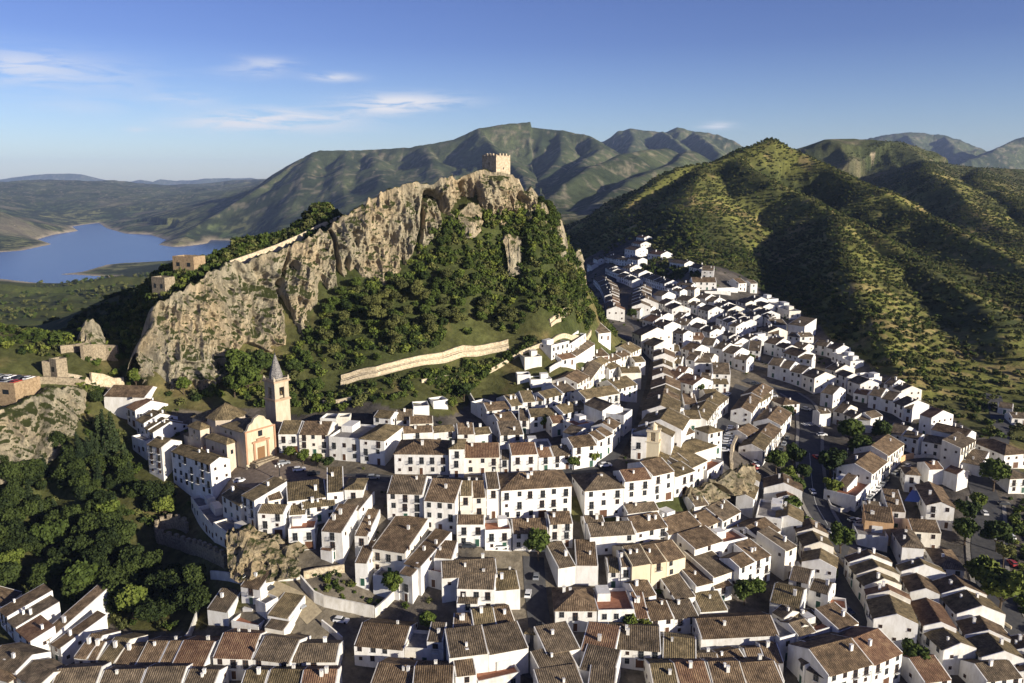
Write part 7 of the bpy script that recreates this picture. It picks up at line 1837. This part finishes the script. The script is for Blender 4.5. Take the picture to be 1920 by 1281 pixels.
ribbon("parked_lane", "sloping lane lined with parked cars by the chapel", [(1395,725),(1378,755),(1362,790),(1352,830),(1345,870)], 8.0, ASPHALT, .13)
ribbon("ring_road", "asphalt road round the lower eastern block", [(1572,1000),(1650,985)] if False else [(1660,880),(1700,862),(1760,868),(1800,890),(1835,905),(1868,895),(1868,860),(1876,800),(1862,740)], 7.0, ASPHALT, .14)
ribbon("eastern_road", "dark road running down the right side of the village", [(1835,905),(1850,940),(1852,990),(1850,1040),(1862,1100),(1885,1150),(1915,1200)], 9.0, ASPHALT, .17)
ribbon("inner_lane", "lane behind the long slanting building", [(1600,965),(1640,935),(1672,905),(1700,880),(1716,866)], 6.0, ASPHALT, .2)
ribbon("middle_street", "street in front of the middle street houses", [(560,905),(660,895),(760,902),(880,905),(1000,895),(1120,885)], 5.0, ASPHALT, .15)
ribbon("dark_lane", "shaded lane running down to the lower edge", [(1000,1045),(1002,1080),(1005,1120),(1012,1180),(1010,1240),(1000,1275)], 6.0, ASPHALT, .15)
PAVE = noise_mat("pale_pavement", (.16, .15, .135), (.27, .25, .22), 1.5)
def sidewalk(label, pts, off, w=1.3):
    C_ = [hit(x, y) for x, y in pts]; S = []
    for i, p in enumerate(C_):
        t = (C_[min(i + 1, len(C_) - 1)].xy - C_[max(i - 1, 0)].xy).normalized(); q = p.xy + Vector((-t.y, t.x)) * off; S.append(Vector((q.x, q.y, 0)))
    ribbon("pavement", label, S, w, PAVE, .26, px=False, nx=2)
_mr = [(1480,738),(1508,760),(1518,800),(1518,850),(1522,900),(1530,945),(1552,985)]
sidewalk("raised pavement on the inner side of the main road", _mr, 4.9); sidewalk("raised pavement on the park side of the main road", _mr, -4.9)
_er = [(1850,940),(1852,990),(1850,1040),(1862,1100),(1885,1150)]
sidewalk("pavement beside the eastern road", _er, 5.4); sidewalk("pavement on the house side of the eastern road", _er, -5.4)
ribbon("lane_paving", "pale concrete lane below the rock ledge", [(1430,905),(1412,950),(1395,985)], 4.0, PAVE, .2)
ribbon("lane_paving", "tan street bend below the wood", [(470,1095),(520,1110),(560,1130),(590,1160)], 5.0, noise_mat("tan_street", (.20, .165, .11), (.32, .27, .18), 1.0), .2)
_ln = flat_mat("line_paint", (.5, .5, .48), .8)
for _k, _o in enumerate((0.0,)):
    ribbon("road_line", "worn white centre line of the main road", [(1518,850),(1522,900),(1530,945),(1552,985)], .18, _ln, .14, nx=2)
# plaza paving, laid as a sheet over the ground
def plaza():
    poly = [tuple(hit(a, b)[:2]) for a, b in [(385,930),(440,880),(500,862),(530,860),(600,880),(700,905),(640,915),(560,925),(520,945),(470,950),(420,975),(385,965)]]
    xs = np.arange(min(p[0] for p in poly), max(p[0] for p in poly), 1.0); ys = np.arange(min(p[1] for p in poly), max(p[1] for p in poly), 1.0)
    b = MB()
    for i in range(len(xs) - 1):
        for j in range(len(ys) - 1):
            if inside(np.array([xs[i] + .5]), np.array([ys[j] + .5]), poly)[0]:
                b.poly([(x, y, ground(x, y) + .2) for x, y in ((xs[i], ys[j]), (xs[i + 1], ys[j]), (xs[i + 1], ys[j + 1]), (xs[i], ys[j + 1]))])
    o = b.build("plaza_paving", PAVING); tag(o, "brown paved plaza", kind="structure")
plaza()
def fountain():
    p = hit(525, 903); r = empty("fountain_lamp", p); tag(r, "five-armed lamp standard on a round stone plinth in the plaza", "street lamp")
    b = MB(); b.cyl((0, 0, -.3), 2.6, 2.5, .7, 20); b.cyl((0, 0, .4), 1.9, 1.8, .35, 20); b.cyl((0, 0, .75), .8, .55, 1.0, 12); b.build("plinth", STONE, r)
    b = MB(); b.cyl((0, 0, 1.7), .16, .09, 3.8, 8)
    for k in range(4):
        a = k * math.pi / 2 + .4; q = (math.cos(a) * 1.1, math.sin(a) * 1.1, 4.9); b.tube((0, 0, 4.5), q, .06, .05); 
    b.build("post", IRON, r)
    for k in range(5):
        q = (math.cos(k * math.pi / 2 + .4) * 1.1, math.sin(k * math.pi / 2 + .4) * 1.1, 4.95) if k < 4 else (0, 0, 5.5)
        b = MB(); b.cyl(q, .13, .24, .5, 6); b.cyl((q[0], q[1], q[2] + .5), .27, .03, .22, 6); b.build("lantern", TRIM, r)
fountain()
def zebra():
    c = hit(1518, 795); b = MB()
    a = hit(1506, 797); d = hit(1534, 793); t = (d.xy - a.xy).normalized(); n = Vector((-t.y, t.x))
    for k in range(7):
        p = Vector(a.xy) + t * (k * 1.15)
        q = [p - n * 1.6, p + t * .55 - n * 1.6, p + t * .55 + n * 1.6, p + n * 1.6]; b.poly([(v.x, v.y, ground(v.x, v.y) + .16) for v in q])
    o = b.build("zebra_crossing", flat_mat("road_paint", (.62, .62, .60), .7)); tag(o, "white zebra stripes on the main road", kind="structure")
zebra()
def awning():
    A_ = [hit(x, y, 4.5) for x, y in FR(M4, [(800,690),(930,715),(992,598),(870,578)])]
    org = Vector((sum(v.x for v in A_) / 4, sum(v.y for v in A_) / 4, A_[0].z)); r = empty("awning", org); tag(r, "bright blue flat awning roof between the white houses", "awning")
    z = [4.2, 4.2, 4.9, 4.9]; b = MB(); b.hexa([(v.x - org.x, v.y - org.y, zz) for v, zz in zip(A_, z)], [(v.x - org.x, v.y - org.y, zz + .12) for v, zz in zip(A_, z)]); b.build("sheet", flat_mat("blue_sheet", (.05, .11, .34), .5), r)
    for v, zz in zip(A_, z): b = MB(); b.cyl((v.x - org.x, v.y - org.y, -1), .12, .12, zz + .95, 6); b.build("post", IRON, r)
awning()
def shelter():
    A_ = [hit(x, y, 4.5) for x, y in FR(B2, [(1075,815),(1308,875),(1328,795),(1115,742)])]
    org = Vector((sum(v.x for v in A_) / 4, sum(v.y for v in A_) / 4, A_[0].z)); r = empty("alley_roof", org); tag(r, "small sunlit tan roof spanning the dark lane", "roof bridge")
    b = MB(); b.hexa([(v.x - org.x, v.y - org.y, 4.3) for v in A_], [(v.x - org.x, v.y - org.y, 4.7) for v in A_]); roofobj(b, "roof", ROOFS['mossy'], r)
    b = MB()
    for s in (0, 1):
        p, q = (A_[0], A_[3]) if s == 0 else (A_[1], A_[2]); n = (A_[1] - A_[0]).normalized() * (.4 if s == 0 else -.4)
        lo_ = [(v.x - org.x, v.y - org.y, -1) for v in (p, p + n, q + n, q)]; hi_ = [(x, y, 4.3) for x, y, _ in lo_]
        if s: lo_, hi_ = lo_[::-1], hi_[::-1]
        b.hexa(lo_, hi_)
    b.build("pier", WHITE, r)
shelter()
# ---- lamp posts of the park
def lamp(px, py, label):
    p = hit(px, py); r = empty("street_lamp", p); tag(r, label, "street lamp", "white lamp posts of the small park")
    b = MB(); b.cyl((0, 0, -.5), .11, .07, 4.6, 7); b.build("post", TRIM, r); b = MB(); b.cyl((0, 0, 4.1), .2, .3, .4, 8); b.cyl((0, 0, 4.5), .32, .1, .2, 8); b.build("lantern", TRIM, r)
for i, (x, y) in enumerate([(1571,872),(1580,874),(1588,862),(1566,888),(1575,892),(1562,905),(1570,908),(1560,918)]):
    lamp(x, y, f"white lamp post in the park beside the slanting building, {ORD[i]} from its uphill end")
# ---- antenna mast and posts
def mast(px, py, h, label):
    p = hit(px, py); r = empty("utility_pole", p); tag(r, label, "utility pole"); b = MB(); b.cyl((0, 0, -.5), .1, .07, h + .5, 6); b.build("post", BARK, r)
    b = MB(); b.box((0, 0, h - .5), (1.4, .1, .12)); b.build("crossarm", IRON, r)
mast(508, 1092, 4.5, "short pole beside the road under the pale rock")
mast(955, 868, 8, "tall thin pole at the corner of the red-brown roofed house")
mast(1505, 1043, 5, "grey pole by the round tree at the garage corner") if False else None

# ---- cars
PAINTS = {'white': flat_mat("car_white", (.72, .72, .72), .25, .6), 'silver': flat_mat("car_silver", (.34, .36, .38), .3, .6, .4), 'dark': flat_mat("car_dark", (.035, .04, .05), .25, .6), 'red': flat_mat("car_red", (.35, .03, .025), .3, .6), 'blue': flat_mat("car_blue", (.04, .08, .2), .3, .6)}
RUB = flat_mat("tyre_rubber", (.02, .02, .02), .8)
def car_meshes():
    L_, w = 4.1, 1.7
    b = MB(); sec = [(-2.05, .35, .75), (-1.95, .3, .95), (-.75, .3, .98), (1.1, .3, .98), (2.0, .3, .85), (2.08, .38, .6)]
    for (x0, a0, t0), (x1, a1, t1) in zip(sec[:-1], sec[1:]):
        b.hexa([(x0, -w / 2, a0), (x1, -w / 2, a1), (x1, w / 2, a1), (x0, w / 2, a0)], [(x0, -w / 2 + .06, t0), (x1, -w / 2 + .06, t1), (x1, w / 2 - .06, t1), (x0, w / 2 - .06, t0)])
    b.hexa([(-1.5, -.66, 1.36), (.35, -.66, 1.36), (.35, .66, 1.36), (-1.5, .66, 1.36)], [(-1.4, -.6, 1.46), (.25, -.6, 1.46), (.25, .6, 1.46), (-1.4, .6, 1.46)])
    gl = MB(); gl.hexa([(-1.85, -.74, .95), (1.0, -.74, .95), (1.0, .74, .95), (-1.85, .74, .95)], [(-1.5, -.66, 1.37), (.35, -.66, 1.37), (.35, .66, 1.37), (-1.5, .66, 1.37)])
    wh = MB()
    n = 12
    for k in range(n):
        a0, a1 = 2 * math.pi * k / n, 2 * math.pi * (k + 1) / n
        wh.poly([(.31 * math.cos(a0), -.1, .31 * math.sin(a0)), (.31 * math.cos(a1), -.1, .31 * math.sin(a1)), (.31 * math.cos(a1), .1, .31 * math.sin(a1)), (.31 * math.cos(a0), .1, .31 * math.sin(a0))])
    for y in (-.1, .1): wh.poly([(.31 * math.cos(2 * math.pi * k / n), y, .31 * math.sin(2 * math.pi * k / n)) for k in range(n)])
    bodies = {}
    for k, m in PAINTS.items(): bodies[k] = b.mesh("body", m)
    return bodies, gl.mesh("glass", GLASS), wh.mesh("wheel", RUB)
BOD, GLS, WHL = car_meshes()
def car(p, rz, paint, label, group=None, z=None):
    r = empty("parked_car", (p[0], p[1], z if z is not None else ground(p[0], p[1]) + .22), rz); tag(r, label, "car", group)
    link(bpy.data.objects.new("body", BOD[paint]), r); link(bpy.data.objects.new("windows", GLS), r)
    for x in (-1.3, 1.3):
        for y in (-.78, .78): o = link(bpy.data.objects.new("wheel", WHL), r); o.location = (x, y, .32)
def carline(fr, a, b, n, ang, desc, frm, cols, off=0.0, z=None):
    A_, B_ = [hit(x, y, 0 if z is None else z) for x, y in FR(fr, [a, b])]
    t = math.atan2(B_.y - A_.y, B_.x - A_.x)
    for i in range(n):
        f = (i + .5) / n; p = A_.lerp(B_, f); c = cols[i % len(cols)]
        car((p.x, p.y), t + ang + RNG.uniform(-.06, .06), c, f"{c} car, {ORD[i]} from the {frm} end of {desc}", "cars of " + desc, None if z is None else p.z + z)
carline(U2, (1652,815), (1592,1005), 9, math.pi / 2, "the line parked in the chapel lane", "uphill", ['white','white','dark','white','silver','white','white','dark','white'])
carline(M4, (835,378), (690,465), 4, 0, "the line behind the slanting building", "uphill", ['white','silver','dark','silver'])
carline(M4, (655,500), (395,745), 6, 0, "the lower line behind the slanting building", "uphill", ['dark','silver','white','white','silver','white'])
carline(M3, (1330,330), (1290,510), 6, .6, "the cluster by the rocky bank", "uphill", ['silver','white','red','dark','white','silver'])
carline(U3, (150,880), (60,1060), 4, 0, "the line beside the slanting row", "uphill", ['dark','silver','dark','white'])
carline(M4, (990,212), (1100,245), 2, 0, "the pair parked before the school", "palm", ['silver','white'])
carline(M4, (300,890), (390,905), 2, .3, "the pair above the garage yard", "road", ['silver','white'])
carline(B4, (1640,180), (1700,330), 3, .2, "the far side of the eastern car park", "uphill", ['dark','dark','white'])
carline(U2, (1175,700) , (1110,860), 1, 0, "the long street", "plaza", ['dark'])
for (x, y, rz, c, lab) in [(990,1118,1.45,'white',"white van-like car parked alone in the dark lane"), (561,884,.3,'white',"white car nearest the round plinth in the plaza"), (588,892,.2,'dark',"dark car beside the white one in the plaza"), (532,872,.4,'silver',"silver car by the plaza trees"),
    (1541,818,.1,'white',"white car at the edge of the main road by the park tree"), (940,1030,.05,'white',"white car below the dormer house in the lower street"), (1135,876,.2,'white',"white car parked at the street fork"), (52,1230,-.6,'silver',"silver car in the bottom corner by the hipped roof"),
    (1854,867,.2,'white',"white car standing beside the low black-roofed hall"), (1876,888,-.1,'silver',"silver car turning round the lone road tree"), (1882,948,0,'dark',"dark car with windscreen glint under the eastern car park trees"), (1590,870,1.1,'dark',"dark car half hidden between the park trees"), (450,905,.5,'white',"small white car in front of the largest cliff-edge house")]:
    p = hit(x, y); car((p.x, p.y), rz, c, lab, "single parked cars")
g_ = "cars parked along the village roads"
for (x, y, rz, c, lab) in [(1497,905,1.4,'silver',"silver car by the verge trees, uphill one"),(1500,930,1.4,'dark',"dark car by the verge trees, downhill one"),(1562,1000,.5,'white',"white car near the mouth of the inner lane"),(1538,1005,.9,'silver',"silver car at the lane roofs' lower corner"),
    (1640,1075,-1.1,'white',"white car beside the curved lane terrace"),(1590,1150,-1.2,'dark',"dark car halfway down the curved lane"),(1618,1215,-1.2,'silver',"silver car at the foot of the curved lane"),(1700,888,.6,'dark',"dark car on the ring road behind the hipped balcony house"),
    (1745,878,.1,'white',"white car on the ring road below the balustrade"),(1845,965,1.4,'white',"white car at the top of the eastern road"),(1862,1010,1.5,'silver',"silver car beside the dark car-park tree"),(1850,1062,1.5,'dark',"dark car on the eastern road near the four-sided roof"),
    (1895,1010,1.5,'white',"white car along the roadside hedge, upper"),(1898,1060,1.5,'red',"red car along the roadside hedge, middle"),(1902,1110,1.5,'silver',"silver car along the roadside hedge, lower"),(1872,1085,1.5,'silver',"silver car between the two pale trees and the hedge"),
    (700,899,.1,'silver',"silver car in the street below the town hall"),(830,902,0,'dark',"dark car in the street below the hotel"),(925,902,0,'white',"white car under the shuttered house"),(1040,890,.1,'silver',"silver car before the very long building's roof end"),
    (880,1028,0,'dark',"dark car before the red roof-terrace house"),(640,1168,-.2,'white',"white car in the shaded bend below the walled garden"),(560,1140,-.5,'silver',"silver car on the tan street bend"),(500,1105,-.4,'dark',"dark car under the pale rock"),
    (1010,1180,1.5,'dark',"dark car low in the dark lane"),(1005,1085,1.5,'silver',"silver car behind the parked white van"),(1450,745,-.3,'white',"white car on the main road above the hipped house"),(1415,722,-.3,'dark',"dark car at the junction by the parked lane"),
    (1365,742,1.0,'white',"white car at the top of the parked lane's far side"),(1512,770,-.7,'silver',"silver car just above the zebra crossing"),(1530,860,1.6,'red',"red car on the main road beside the park"),(1523,925,1.5,'white',"white car on the main road by the planted island")]:
    p = hit(x, y); car((p.x, p.y), rz, c, lab, g_)
# cars on the roof deck of the tan building
dk = hit(20, 742)
for i in range(8):
    a = -.25; lx, ly = -6.3 + (i % 4) * 4.1, (-2.6 if i < 4 else 2.8)
    car((dk.x + lx * math.cos(a) - ly * math.sin(a), dk.y + lx * math.sin(a) + ly * math.cos(a)), a + math.pi / 2, ['white','dark','silver','red','silver','white','dark','white'][i], f"car on the tan building's roof deck, {ORD[i % 4]} from its outer end in the {'front' if i < 4 else 'rear'} rank", "cars on the roof deck", dk.z + 5.52)
print("objects", len(bpy.data.objects))
# ------------------------------------------------------------------ air
def haze():
    b = MB(); b.box((0, 9750, 75), (44000, 22500, 1050)); 
    o = b.build("haze", None) if False else None
    me = b.mesh("haze", []) 
    m = bpy.data.materials.new("air"); m.use_nodes = True; nt = m.node_tree; nt.nodes.clear()
    out = nt.nodes.new("ShaderNodeOutputMaterial"); v = nt.nodes.new("ShaderNodeVolumePrincipled")
    v.inputs["Color"].default_value = (.46, .62, 1.0, 1); v.inputs["Density"].default_value = HAZE; v.inputs["Anisotropy"].default_value = 0.0
    nt.links.new(v.outputs[0], out.inputs["Volume"])
    me.materials.append(m)
    o = bpy.data.objects.new("haze", me); link(o)
    tag(o, "thin blue air between the viewer and the far mountains", kind="stuff")
HAZE = 0.000031
haze()
